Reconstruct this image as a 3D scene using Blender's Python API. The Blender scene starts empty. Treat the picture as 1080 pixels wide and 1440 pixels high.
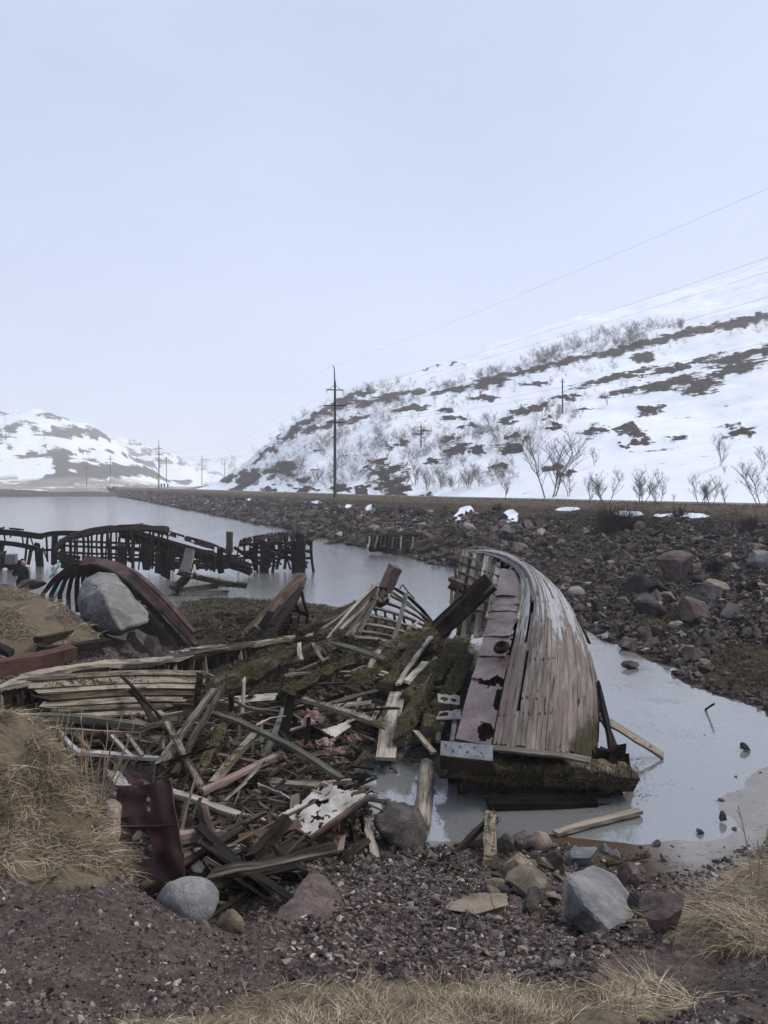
import bpy, bmesh, math, random
import numpy as np
from mathutils import Vector, Matrix, Quaternion
from mathutils.geometry import convex_hull_2d
R = math.radians
SC = bpy.context.scene
COL = SC.collection
RNG = np.random.default_rng(7)
random.seed(7)

# ------------------------------------------------------------------ camera
EYE = 5.0            # metres above the water
F = 1080.0           # focal length in photo pixels
HZ = 681.0           # horizon row in the photo
cd = bpy.data.cameras.new('camera'); cam = bpy.data.objects.new('camera', cd); COL.objects.link(cam)
cam.location = (0, 0, EYE); cam.rotation_euler = (R(90), 0, 0)
cd.sensor_fit = 'HORIZONTAL'; cd.sensor_width = 36; cd.lens = 36
cd.shift_y = -(720 - HZ) / 1080.0
cd.clip_start = 0.05; cd.clip_end = 20000
SC.camera = cam

# ------------------------------------------------------------------ sky
SUN_EL, SUN_AZ = R(52), R(75)      # azimuth measured from +Y towards +X
world = bpy.data.worlds.new('World'); SC.world = world; world.use_nodes = True
nt = world.node_tree; nt.nodes.clear()
wo = nt.nodes.new('ShaderNodeOutputWorld'); bg = nt.nodes.new('ShaderNodeBackground')
sky = nt.nodes.new('ShaderNodeTexSky'); sky.sky_type = 'NISHITA'; sky.sun_disc = False
sky.sun_elevation = SUN_EL; sky.sun_rotation = SUN_AZ; sky.dust_density = 6; sky.air_density = 1.2
tc = nt.nodes.new('ShaderNodeTexCoord')
mp = nt.nodes.new('ShaderNodeMapping'); mp.inputs['Scale'].default_value = (1, 1, 2.2)
nz = nt.nodes.new('ShaderNodeTexNoise'); nz.inputs['Scale'].default_value = 1.6; nz.inputs['Detail'].default_value = 5
rmp = nt.nodes.new('ShaderNodeValToRGB')
rmp.color_ramp.elements[0].position = 0.3; rmp.color_ramp.elements[0].color = (5.1, 5.95, 8.0, 1)
rmp.color_ramp.elements[1].position = 0.72; rmp.color_ramp.elements[1].color = (6.05, 6.95, 9.05, 1)
mx = nt.nodes.new('ShaderNodeMix'); mx.data_type = 'RGBA'; mx.inputs[0].default_value = 0.9
nt.links.new(tc.outputs['Generated'], mp.inputs[0]); nt.links.new(mp.outputs[0], nz.inputs[0])
nt.links.new(nz.outputs[0], rmp.inputs[0]); nt.links.new(sky.outputs[0], mx.inputs[6]); nt.links.new(rmp.outputs[0], mx.inputs[7])
sx_ = nt.nodes.new('ShaderNodeSeparateXYZ'); nt.links.new(tc.outputs['Generated'], sx_.inputs[0])
mr = nt.nodes.new('ShaderNodeMapRange'); mr.interpolation_type = 'SMOOTHSTEP'; mr.inputs[1].default_value = 0.0; mr.inputs[2].default_value = 0.5; mr.inputs[3].default_value = 1.14; mr.inputs[4].default_value = 0.96
nt.links.new(sx_.outputs[2], mr.inputs[0])      # overcast a little brighter towards the horizon, all round
vm = nt.nodes.new('ShaderNodeVectorMath'); vm.operation = 'SCALE'; nt.links.new(mx.outputs[2], vm.inputs[0]); nt.links.new(mr.outputs[0], vm.inputs['Scale'])
nt.links.new(vm.outputs[0], bg.inputs[0]); bg.inputs[1].default_value = 0.0625
nt.links.new(bg.outputs[0], wo.inputs[0])

# ------------------------------------------------------------------ sun behind the overcast
sl = bpy.data.lights.new('sun', 'SUN'); sun = bpy.data.objects.new('sun', sl); COL.objects.link(sun)
sl.energy = 1.5; sl.angle = R(20); sl.color = (1, 0.94, 0.86)
sd = Vector((math.sin(SUN_AZ) * math.cos(SUN_EL), math.cos(SUN_AZ) * math.cos(SUN_EL), math.sin(SUN_EL)))
sun.rotation_euler = sd.to_track_quat('Z', 'Y').to_euler(); sun.location = (0, 0, 60)

# ------------------------------------------------------------------ exposure, sampling
vs = SC.view_settings; vs.view_transform = 'Standard'; vs.look = 'None'; vs.gamma = 1; vs.exposure = 0.86
SC.cycles.max_bounces = 6; SC.cycles.diffuse_bounces = 3; SC.cycles.glossy_bounces = 3
SC.cycles.transparent_max_bounces = 8; SC.cycles.volume_bounces = 2; SC.cycles.use_denoising = True
SC.cycles.caustics_reflective = False; SC.cycles.caustics_refractive = False

# ================================================================== helpers
def W(px, py, z=0.0):
    "photo pixel -> world point on the level plane z"
    y = F * (EYE - z) / (py - HZ)
    return Vector(((px - 540) / F * y, y, z))
def A(px, py, y):
    "photo pixel -> world point at the distance y"
    return Vector(((px - 540) / F * y, y, EYE - (py - HZ) / F * y))
def sstep(a, b, x):
    t = np.clip((x - a) / (b - a), 0, 1); return t * t * (3 - 2 * t)

_perm = np.random.default_rng(3).permutation(512)
_perm = np.concatenate([_perm, _perm])
def vnoise(x, y, seed=0):
    x = np.asarray(x, float) + seed * 17.31; y = np.asarray(y, float) + seed * 9.77
    xi = np.floor(x).astype(int); yi = np.floor(y).astype(int); xf = x - xi; yf = y - yi
    u = xf * xf * xf * (xf * (xf * 6 - 15) + 10); v = yf * yf * yf * (yf * (yf * 6 - 15) + 10)
    def g(ix, iy):
        h = _perm[(_perm[ix & 511] + iy) & 511] * (2 * np.pi / 512.0)
        return np.cos(h) * (x - ix) + np.sin(h) * (y - iy)
    a = g(xi, yi); b = g(xi + 1, yi); c = g(xi, yi + 1); d = g(xi + 1, yi + 1)
    return (a + (b - a) * u + (c - a) * v + (a - b - c + d) * u * v) * 1.5
def fbm(x, y, oct=4, seed=0, gain=0.5):
    s = 0; a = 1.0; f = 1.0
    for i in range(oct):
        s = s + a * vnoise(x * f, y * f, seed + i); a *= gain; f *= 2.03
    return s

def set_props(o, label=None, cat=None, group=None, kind=None):
    if label: o['label'] = label
    if cat: o['category'] = cat
    if group: o['group'] = group
    if kind: o['kind'] = kind
    return o
def mesh_np(name, verts, tris, mat=None, smooth=False, uv=None, quads=None):
    "fast mesh from numpy arrays (triangles and / or quads)"
    me = bpy.data.meshes.new(name)
    verts = np.asarray(verts, np.float32)
    nt_ = 0 if tris is None else len(tris); nq = 0 if quads is None else len(quads)
    me.vertices.add(len(verts)); me.vertices.foreach_set('co', verts.ravel())
    loops = []
    if nt_: loops.append(np.asarray(tris, np.int32).ravel())
    if nq: loops.append(np.asarray(quads, np.int32).ravel())
    loops = np.concatenate(loops)
    me.loops.add(len(loops)); me.loops.foreach_set('vertex_index', loops)
    starts = np.concatenate([np.arange(nt_) * 3, nt_ * 3 + np.arange(nq) * 4]).astype(np.int32)
    me.polygons.add(nt_ + nq); me.polygons.foreach_set('loop_start', starts)
    if uv is not None:
        l = me.uv_layers.new(name='UVMap'); l.data.foreach_set('uv', np.asarray(uv, np.float32)[loops].ravel())
    me.update(calc_edges=True)
    me.polygons.foreach_set('use_smooth', np.full(nt_ + nq, smooth, bool))
    if mat: me.materials.append(mat)
    return me
def link(name, me, parent=None, loc=None, rot=None, label=None, cat=None, group=None, kind=None):
    o = bpy.data.objects.new(name, me); COL.objects.link(o)
    if parent: o.parent = parent
    if loc is not None: o.location = loc
    if rot is not None: o.rotation_euler = rot
    return set_props(o, label, cat, group, kind)
def empty(name, loc, label, cat, group=None, rot=None):
    o = bpy.data.objects.new(name, None); COL.objects.link(o); o.location = loc
    o.empty_display_size = 0.2
    if rot is not None: o.rotation_euler = rot
    return set_props(o, label, cat, group)
def attr(me, name, arr):
    a = me.attributes.new(name, 'FLOAT', 'POINT'); a.data.foreach_set('value', np.asarray(arr, np.float32))

# ------------------------------------------------------------------ node materials
class NT:
    def __init__(s, name):
        s.m = bpy.data.materials.new(name); s.m.use_nodes = True; s.t = s.m.node_tree; s.t.nodes.clear()
        s.out = s.t.nodes.new('ShaderNodeOutputMaterial')
    def n(s, typ, ins=None, **kw):
        nd = s.t.nodes.new('ShaderNode' + typ)
        for k, v in kw.items(): setattr(nd, k, v)
        for k, v in (ins or {}).items(): s.set(nd.inputs[k], v)
        return nd
    def set(s, sock, v):
        if hasattr(v, 'bl_idname') and hasattr(v, 'outputs'): v = v.outputs[0]
        if isinstance(v, bpy.types.NodeSocket): s.t.links.new(v, sock)
        else:
            if isinstance(v, (tuple, list)) and len(v) == 3 and sock.type == 'RGBA': v = (*v, 1)
            if isinstance(v, (int, float)) and sock.type == 'RGBA': v = (v, v, v, 1)
            sock.default_value = v
    def noise(s, vec, scale, detail=4, rough=0.55, dist=0.0):
        return s.n('TexNoise', {'Vector': vec, 'Scale': scale, 'Detail': detail, 'Roughness': rough, 'Distortion': dist}).outputs[0]
    def vor(s, vec, scale, feature='F1', out=0, rnd=1.0):
        return s.n('TexVoronoi', {'Vector': vec, 'Scale': scale, 'Randomness': rnd}, feature=feature).outputs[out]
    def ramp(s, fac, stops, interp='LINEAR'):
        r = s.n('ValToRGB', {0: fac}); r.color_ramp.interpolation = interp
        el = r.color_ramp.elements
        while len(el) < len(stops): el.new(0.5)
        for e, (p, c) in zip(el, stops):
            e.position = p; e.color = (c, c, c, 1) if isinstance(c, (int, float)) else (*c, 1)
        return r.outputs[0]
    def mix(s, fac, a, b, mode='MIX'):
        m = s.n('Mix', data_type='RGBA', blend_type=mode); s.set(m.inputs[0], fac); s.set(m.inputs[6], a); s.set(m.inputs[7], b)
        return m.outputs[2]
    def math(s, op, a, b=0.0, c=0.0, clamp=False):
        m = s.n('Math', {0: a, 1: b, 2: c}, operation=op); m.use_clamp = clamp; return m.outputs[0]
    def sm(s, x, lo, hi):
        return s.n('MapRange', {0: x, 1: lo, 2: hi}, interpolation_type='SMOOTHSTEP').outputs[0]
    def scale(s, vec, sc):
        return s.n('Mapping', {0: vec, 3: sc}).outputs[0]
    def attr(s, name): return s.n('Attribute', attribute_name=name).outputs[2]
    def bump(s, h, strength, dist, normal=None):
        b = s.n('Bump', {'Height': h, 'Strength': strength, 'Distance': dist})
        if normal is not None: s.set(b.inputs['Normal'], normal)
        return b.outputs[0]
    def bsdf(s, color, rough, normal=None, spec=0.4, metal=0.0):
        b = s.n('BsdfPrincipled', {'Base Color': color, 'Roughness': rough, 'Specular IOR Level': spec, 'Metallic': metal})
        if normal is not None: s.set(b.inputs['Normal'], normal)
        s.t.links.new(b.outputs[0], s.out.inputs[0]); return b
    def pos(s): return s.n('NewGeometry').outputs['Position']
    def nrm(s): return s.n('NewGeometry').outputs['Normal']
    def sep(s, v): return s.n('SeparateXYZ', {0: v}).outputs
# ================================================================== terrain
P0 = np.array([22.5, 45.0]); DV = np.array([-0.403, 0.915]); NV = np.array([-0.915, -0.403])
def road_st(x, y):
    dx = x - P0[0]; dy = y - P0[1]
    return dx * NV[0] + dy * NV[1], dx * DV[0] + dy * DV[1]       # s: towards the water, t: along the road
ROADW = 7.0
def road_z(t): return np.interp(t, [-60, 0, 70, 300, 700], [3.7, 3.66, 3.36, 3.3, 3.3])
def shore_s(t): return np.interp(t, [-60, -24, -18, -10, 7, 49, 200, 600], [32, 25.0, 24.0, 21.2, 16.7, 14.6, 12.5, 11])

CP = []
def cpA(*l):
    for px, py, y in l: CP.append(((px - 540) / F, math.log(y), A(px, py, y).z))
def cpW(*l):
    for px, py, z in l:
        p = W(px, py, z); CP.append(((px - 540) / F, math.log(p.y), z))
def cpZ(*l):
    for px, y, z in l: CP.append(((px - 540) / F, math.log(y), z))
for px in (-500, -250, 0, 270, 540, 810, 1080, 1330, 1600): cpZ((px, 1.3, 3.42), (px, 1.9, 3.4))
cpA((0, 1440, 2.35), (270, 1440, 2.35), (540, 1440, 2.38), (810, 1440, 2.4), (1080, 1440, 2.45), (1330, 1440, 2.45), (-250, 1440, 2.3))
cpA((450, 1405, 2.75), (600, 1378, 2.95), (750, 1384, 2.9), (870, 1362, 3.15), (330, 1425, 2.6))
cpA((600, 1352, 4.7), (600, 1300, 6.0), (600, 1260, 7.4), (560, 1225, 8.6), (680, 1290, 6.4), (770, 1310, 6.1), (850, 1330, 6.5),
    (450, 1300, 5.6), (420, 1275, 6.3), (400, 1345, 4.4), (500, 1262, 7.2), (760, 1360, 4.6), (480, 1350, 4.6), (440, 1240, 7.6), (700, 1230, 8.4))
cpA((0, 1250, 4.0), (150, 1250, 4.2), (0, 1340, 3.1), (200, 1340, 3.2), (330, 1340, 3.8), (230, 1275, 4.5), (300, 1310, 4.6), (-200, 1250, 4.0),
    (340, 1295, 5.4))
cpA((0, 1008, 5.7), (60, 1024, 5.6), (98, 1062, 5.4), (124, 1120, 5.1), (128, 1200, 4.7), (-150, 980, 5.9), (50, 1130, 4.8), (-350, 980, 5.9))
cpZ((0, 7.4, 1.3), (80, 7.2, 1.1), (160, 6.4, .9), (230, 6.0, 1.15), (200, 5.5, 1.45), (280, 6.5, .85), (340, 7.2, .75), (0, 9.5, .7), (-200, 7.6, 1.6), (-200, 10, 1.2), (150, 9, .5), (300, 8.4, .55), (-400, 9, 1.8))
cpA((0, 824, 19), (60, 838, 18), (128, 884, 17.5), (0, 935, 15), (100, 925, 16), (150, 900, 18.7), (-200, 836, 18), (-400, 830, 18), (-200, 930, 15), (60, 885, 16.5))
cpZ((0, 23, 1.3), (-200, 24, 1.2), (30, 30, .35), (110, 25, .5), (100, 30, -.1), (-300, 34, .2), (210, 21, .5), (0, 36, -.8), (-300, 45, -1), (-10, 12.2, .6), (-300, 12, 1.0), (200, 14, .2), (100, 13.5, .2), (60, 15, .3), (250, 16.5, .25), (180, 17, .3), (30, 13, .35))
cpA((300, 1180, 9.5), (400, 1165, 10.0), (300, 1065, 13), (450, 1005, 15.5), (250, 922, 20), (350, 902, 22), (500, 955, 18), (450, 885, 24.5),
    (560, 905, 22), (600, 975, 16.8), (420, 1100, 11.7), (400, 850, 30))
cpW((560, 1110, -.2), (610, 1090, -.25), (640, 1150, -.2), (530, 1080, -.1), (640, 1070, -.2), (505, 1110, -.02), (590, 1160, -.12), (560, 1066, .02))
cpW((480, 1208, .3), (540, 1192, .12), (640, 1196, .10), (750, 1150, -.06), (740, 1190, .08), (810, 1205, .10), (880, 1225, .03), (960, 1262, .2), (700, 1100, -.2), (800, 1100, -.2), (870, 1160, -.08))
cpW((1000, 1170, -.012), (950, 1050, -.06), (1070, 1090, .004), (900, 1000, -.1), (1030, 1020, -.03), (900, 1110, -.06), (870, 930, -.2), (960, 1130, -.022), (930, 1190, .006), (1050, 1180, .02), (1180, 1100, .08), (1300, 1150, .3))
cpA((1080, 1218, 5.6), (1012, 1248, 5.2), (935, 1318, 4.5), (900, 1350, 4.2), (1000, 1345, 4.2), (960, 1395, 3.2), (1080, 1340, 4.0), (1180, 1195, 5.8), (1350, 1195, 5.8))
cpZ((1080, 7.6, .7), (1000, 7.2, .8), (1200, 8.0, .9), (930, 6.4, 1.1), (1060, 9.3, .18), (1400, 9, 1.4))
cpW((600, 830, -.9), (500, 850, -.4), (540, 800, -1.2), (640, 860, -.4), (700, 850, -.5), (100, 792, -1), (300, 800, -.8), (440, 800, -1.1), (700, 900, -.25), (420, 840, -.3))
cpA((300, 842, 33.2), (350, 870, 26))
CP = np.array(CP)
_d = np.hypot(CP[:, None, 0] - CP[None, :, 0], CP[:, None, 1] - CP[None, :, 1])
_K = np.vstack([np.hstack([_d + np.eye(len(CP)) * 1e-3, np.ones((len(CP), 1))]), np.hstack([np.ones((1, len(CP))), [[0]]])])
_w = np.linalg.solve(_K, np.append(CP[:, 2], 0))
def near_z(x, y):
    yy = np.clip(y, 1.3, 60); a = np.clip(x / yy, -.95, .95); ly = np.log(yy)
    z = np.full(a.shape, _w[-1])
    for i in range(len(CP)): z += _w[i] * np.hypot(a - CP[i, 0], ly - CP[i, 1])
    return z

RID = np.array([(-160, 640, 500), (230, 688, 420), (290, 688, 300), (330, 668, 265), (370, 628, 262), (440, 577, 262), (520, 545, 270), (600, 520, 280), (700, 485, 290), (780, 456, 300), (900, 424, 300), (1000, 398, 300), (1080, 370, 300), (1300, 330, 290), (1800, 300, 260), (3000, 330, 220)], float)
def hill_z(x, y):
    yy = np.maximum(y, 1.0); a = x / yy; px = 540 + a * F
    rp = np.interp(px, RID[:, 0], RID[:, 1]); dr = np.interp(px, RID[:, 0], RID[:, 2])
    db = (22.5 + .44 * 45 + 9.5) / np.maximum(a + .44, .02)         # just behind the road
    db = np.minimum(db, dr - 5)
    zr = EYE + (HZ - rp) / F * dr
    f = np.clip((yy - db) / (dr - db), 0, 1.6)
    f2 = np.where(f < 1, .55 * f + .45 * f ** 1.35, 1 + (f - 1) * .15)
    return 2.6 + (zr - 2.6) * f2, f
FAR = [  # ridges far behind: (silhouette px,py), distance, foot distance
    (np.array([(-600, 580), (-200, 572), (0, 580), (60, 582), (95, 588), (120, 602), (160, 628), (200, 652), (235, 676), (300, 690), (2000, 700)], float), 900, 520),
    (np.array([(-300, 690), (60, 660), (130, 626), (170, 621), (200, 626), (240, 640), (262, 655), (300, 672), (360, 690), (2000, 700)], float), 1400, 950),
    (np.array([(-300, 690), (150, 670), (210, 645), (250, 648), (300, 650), (360, 648), (460, 650), (700, 655), (2000, 655)], float), 2300, 1500)]
def far_z(x, y):
    yy = np.maximum(y, 1.0); px = 540 + x / yy * F; z = np.full(x.shape, -50.0)
    for sil, dr, d0 in FAR:
        zr = EYE + (HZ - np.interp(px, sil[:, 0], sil[:, 1])) / F * dr
        f = (yy - d0) / (dr - d0)
        f2 = np.where(f < 1, sstep(0, 1, f) * .5 + np.clip(f, -1, 1) * .5, 1 - (f - 1) * .12)
        zz = 1.5 + (zr - 1.5) * f2 + fbm(x / 60, y / 60, 4, 5) * .012 * dr * np.clip(f, 0, 1)
        z = np.maximum(z, np.where(f > 0, zz, -50))
    return z

def ground_z(x, y, detail=True):
    x = np.asarray(x, float); y = np.asarray(y, float)
    shp = x.shape; x = np.atleast_1d(x).ravel(); y = np.atleast_1d(y).ravel()
    s, t = road_st(x, y)
    # the bay floor and everything near
    nz_ = near_z(x, y); w = sstep(34, 48, y)
    z = nz_ * (1 - w) + (-2.5) * w
    # road embankment and rubble beach
    ss = shore_s(t); rz = road_z(t)
    wob = fbm(x / 4.0, y / 4.0, 3, 2) * .5
    s2 = s + wob * np.clip(s / 3, 0, 1)
    up = np.interp(np.clip(s2 / ss, -1, 3), [0, .03, .12, .3, .55, .8, 1.0, 1.08, 1.4, 3], [1, .985, .8, .55, .3, .13, 0, -.06, -.35, -1])
    bank = np.where(s > 0, up * rz, rz)
    bank = np.where((s < -1.2) & (s > -1.2 - ROADW), rz + .02, bank)
    bank = np.where(s < -1.2 - ROADW, rz - .5 * sstep(0, 2, -s - 1.2 - ROADW), bank)
    kb = sstep(14, 20, y) if False else 1.0
    z = np.where(s < ss * 1.6, np.maximum(z, bank), z)
    # hillside and far hills
    hz, f = hill_z(x, y)
    hz = hz + fbm(x / 22, y / 22, 4, 11) * np.clip(f * 5, 0, 1) * 1.3
    z = np.where((s < -2 - ROADW) & (y > 20), np.maximum(z, hz), z)
    shore = sstep(300, 330, y - .15 * x + fbm(x / 30, y / 30, 3, 4) * 8)                    # far shore of the bay
    flat = -2.5 + shore * (4.2 + np.clip((y - 330) / 250, 0, 1) * 3 + fbm(x / 40, y / 40, 3, 8) * 1.2)
    z = np.where((y > 250) & (s > 8), np.maximum(z, flat), z)
    z = np.where((y > 420) & (s > -12), np.minimum(z, 3.5), z)
    z = np.maximum(z, np.where(y > 400, far_z(x, y), -50))
    if detail:
        nearw = 1 - sstep(30, 60, y)
        under = sstep(-.5, .12, z)
        flatr = sstep(0.25, 0.5, z)                                                         # keep the tide flat smooth
        onroad = ((s < -.6) & (s > -1.4 - ROADW)).astype(float)
        z = z + (1 - onroad) * (fbm(x / 1.1, y / 1.1, 4, 21) * .10 * np.maximum(flatr, .06) * under * nearw + fbm(x / .25, y / .25, 3, 31) * .03 * np.maximum(flatr, .12) * (1 - sstep(6, 14, y)))
        z = z + fbm(x / 1.7, y / 1.7, 4, 25) * .02 * (1 - flatr) * under * (1 - sstep(16, 26, y))
        rub = sstep(.5, 2, s) * (1 - sstep(.85, 1.05, s / ss))
        z = z + rub * fbm(x / 1.3, y / 1.3, 4, 41) * .16 * (1 + y / 120)
    return z.reshape(shp)
def gz(x, y): return float(ground_z(np.array([x]), np.array([y]))[0])
def G(px, py, lo=1.5, hi=400):
    "photo pixel -> first point of the ground under that line of sight"
    ys = np.exp(np.linspace(math.log(lo), math.log(hi), 500)); xs = (px - 540) / F * ys
    zr = EYE - (py - HZ) / F * ys; zg = ground_z(xs, ys)
    k = np.argmax(zr <= zg)
    if zr[k] > zg[k]: k = len(ys) - 1
    y = ys[k]; return Vector((xs[k], y, zg[k]))

# --- polar grid: fine inside the view, coarse outside
aa = np.concatenate([np.linspace(-84, -34, 60)[:-1], np.linspace(-34, 34, 500), np.linspace(34, 84, 60)[1:]])
rr = np.concatenate([np.exp(np.linspace(math.log(.6), math.log(48), 300))[:-1], np.exp(np.linspace(math.log(48), math.log(330), 250))[:-1], np.exp(np.linspace(math.log(330), math.log(6000), 90))])
an = np.radians(aa)
GX = rr[:, None] * np.sin(an)[None, :]; GY = rr[:, None] * np.cos(an)[None, :]
GY_s = GY
GZ = ground_z(GX, GY)
GS, GT = road_st(GX, GY)
GPX = 540 + F * GX / np.maximum(GY, .3); GPY = HZ + F * (EYE - GZ) / np.maximum(GY, .3)
def blob(lst, soft=1.0, warp=0.0):
    m = np.zeros(GX.shape)
    wx = fbm(GPX / 16, GPY / 8, 3, 120) * 11 * warp; wy = fbm(GPX / 16, GPY / 8, 3, 130) * 4.5 * warp
    for cx, cy, rx, ry, *ang in lst:
        an_ = math.radians(ang[0]) if ang else 0
        dx = GPX - cx + wx; dy = GPY - cy + wy
        u = dx * math.cos(an_) - dy * math.sin(an_); v = dx * math.sin(an_) + dy * math.cos(an_)
        d = np.hypot(u / rx, v / ry); m = np.maximum(m, np.clip(1.5 - d * 1.0 * soft, 0, 1))
    return m
near = GY < 45
grass = np.where(GY < 8, blob([(60, 1120, 130, 120), (-100, 1100, 200, 150), (90, 1220, 80, 30), (600, 1425, 300, 42), (300, 1450, 150, 20), (850, 1415, 120, 25), (1040, 1280, 130, 60), (1150, 1250, 150, 90)]), 0)
grass = np.maximum(grass, np.where((GY >= 8) & (GY < 26) & (GPX < 250), blob([(50, 900, 90, 30), (20, 850, 70, 24), (-150, 880, 150, 60)]), 0))
grass = np.maximum(grass, np.where((GS > -1.4) & (GS < 3.2), sstep(2.2, .6, GS), 0))
# dark outcrops and heather on the hillside, as the photograph has them (photo px, py, half length, half height, tilt)
PATCH = [(985, 545, 26, 11, 12), (1035, 520, 45, 10, 14), (940, 540, 45, 9, 14), (890, 548, 40, 7, 12), (1050, 500, 60, 8, 15), (870, 530, 60, 6, 14), (960, 515, 60, 5, 16),
 (1040, 455, 60, 8, 12), (960, 470, 60, 7, 16), (890, 488, 55, 7, 15), (800, 508, 50, 6, 12), (740, 522, 50, 6, 12), (690, 536, 30, 8, 16), (640, 548, 40, 4, 12), (905, 503, 14, 8, 10), (1050, 448, 30, 3, 20),
 (915, 577, 17, 7, 12), (833, 607, 16, 7, 14), (880, 602, 16, 7, 12), (893, 610, 14, 6, 14), (903, 620, 11, 6, 20), (955, 617, 12, 6, 5), (1030, 600, 9, 4, 8), (1040, 610, 20, 5, 8), (875, 626, 6, 3),
 (718, 632, 18, 8, 10), (745, 577, 28, 6, 14), (712, 592, 12, 4), (672, 633, 8, 9, 30), (640, 634, 18, 8, 18), (610, 650, 10, 4), (632, 618, 10, 5, 10), (628, 578, 9, 4), (700, 656, 12, 4, 10), (780, 601, 10, 5), (775, 660, 18, 5, 10), (795, 668, 12, 3, 10), (720, 612, 10, 3, 20),
 (545, 665, 24, 9, 16), (555, 680, 22, 7, 20), (535, 650, 10, 5), (520, 662, 8, 3), (505, 692, 14, 5, 45), (558, 690, 20, 8, 10), (600, 700, 10, 5), (395, 660, 24, 9, 12), (370, 640, 22, 5, 35), (350, 672, 20, 10, 30), (335, 688, 14, 7, 20), (320, 672, 12, 5, 30), (410, 668, 8, 4), (425, 676, 10, 4), (430, 690, 12, 4), (440, 585, 20, 5, 40), (470, 575, 30, 4, 25), (415, 605, 25, 5, 40), (490, 560, 40, 5, 20), (520, 566, 30, 5, 10), (455, 600, 30, 4, 15), (560, 556, 40, 5, 10), (500, 590, 20, 4, 20), (380, 690, 16, 4), (480, 688, 16, 4), (640, 588, 20, 3), (580, 575, 25, 3, 10), (750, 540, 20, 3), (680, 560, 20, 3), (800, 560, 16, 3), (590, 610, 14, 3, 15), (560, 625, 16, 3, 15), (740, 618, 6, 3), (765, 590, 8, 3), (820, 578, 12, 3), (660, 600, 10, 3, 20),
 (800, 438, 40, 1.6, 14), (850, 425, 40, 1.2, 14), (930, 408, 20, 1, 10), (605, 517, 12, 2, 8), (640, 512, 6, 1)]
hillm = (GS < -9) & (GY > 25) & (GY < 330)
rock = np.where(hillm, blob([(p[0], p[1], p[2], p[3] * (.72 if p[2] > 35 else 1), *p[4:]) for p in PATCH], 1.0, 1.0), 0)
sdir = fbm(GT / 26, GZ / 1.6, 4, 50)
scat = sstep(.78, 1.1, sdir + fbm(GX / 5, GY / 5, 3, 51) * .5) * np.where(hillm, np.clip((760 - GPX) / 300, .05, 1), 0)
rock = np.maximum(rock, scat * .8)
farm = GY >= 330
rock = np.where(farm, sstep(-.15, .5, fbm(GX / 45, GZ / 14, 5, 60) + .35 * fbm(GX / 14, GY / 14, 3, 61)), rock)
flatland = np.where(farm & (GZ < 9) & (GY < 620), 1.0, 0.0)
GZ = GZ + np.where(hillm, rock * .35 * np.clip(fbm(GX / 1.5, GY / 1.5, 3, 70) + .6, 0, 1.5), 0)
SHS = shore_s(GT)
rub = np.where((GS > 1.0) & (GY > 9), sstep(1.0, 4.5, GS + fbm(GX / 3, GY / 3, 2, 81)) * (1 - sstep(1.2, 1.35, GS / SHS)), 0)
dirt = np.where(GY < 7.5, blob([(120, 1350, 260, 110), (300, 1380, 100, 80), (960, 1380, 130, 50), (1040, 1400, 100, 40)]), 0)
snowb = np.where((GS > 0) & (GY > 30), blob([(652, 724, 17, 10, 40), (716, 728, 14, 12, 45), (490, 712, 6, 3), (520, 715, 7, 6, 30), (350, 704, 6, 3), (885, 722, 22, 4), (960, 725, 40, 4), (800, 716, 20, 3), (445, 706, 8, 2)]), 0)
moss = np.where((GY > 8) & (GY < 60), blob([(1055, 945, 75, 42), (940, 878, 50, 16), (900, 930, 30, 9), (760, 815, 100, 12, 25), (560, 775, 100, 14), (450, 870, 110, 45), (560, 930, 110, 80), (330, 860, 90, 30), (300, 840, 70, 16), (420, 940, 120, 40)]), 0)
moss = np.maximum(moss, np.where((GS > 0) & (GY > 12), sstep(.86, .96, GS / SHS) * (1 - sstep(1.02, 1.12, GS / SHS)) * .55, 0))

mud_shade = np.where((GY > 7.5) & (GY < 30), blob([(330, 1100, 150, 100), (300, 1210, 110, 60), (470, 1000, 130, 60), (560, 960, 110, 80), (150, 1010, 170, 45), (380, 900, 160, 40), (300, 960, 150, 40)]), 0)  # dark wet mud in the heap, standing in for shade between planks
def sheet(name, mask, mat, attrs):
    "the cells of the polar ground whose centre lies in the mask become one sheet"
    idx = np.arange(GX.size).reshape(GX.shape)
    q = np.stack([idx[:-1, :-1], idx[:-1, 1:], idx[1:, 1:], idx[1:, :-1]], -1)[mask[:-1, :-1]]
    used = np.unique(q); remap = np.full(GX.size, -1); remap[used] = np.arange(len(used))
    v = np.stack([GX.ravel()[used], GY.ravel()[used], GZ.ravel()[used]], -1)
    me = mesh_np(name, v, None, mat, True, quads=remap[q][:, ::-1])
    for k, arr in attrs.items(): attr(me, k, arr.ravel()[used])
    return link(name, me, kind='structure')
def moisture(N):
    "darker, glossier close to the water line"
    z = N.sep(N.pos())[2]
    return N.math('SUBTRACT', 1.0, N.sm(N.math('ADD', z, N.math('MULTIPLY', N.noise(N.pos(), 1.5), .3)), .15, .75))

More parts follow.
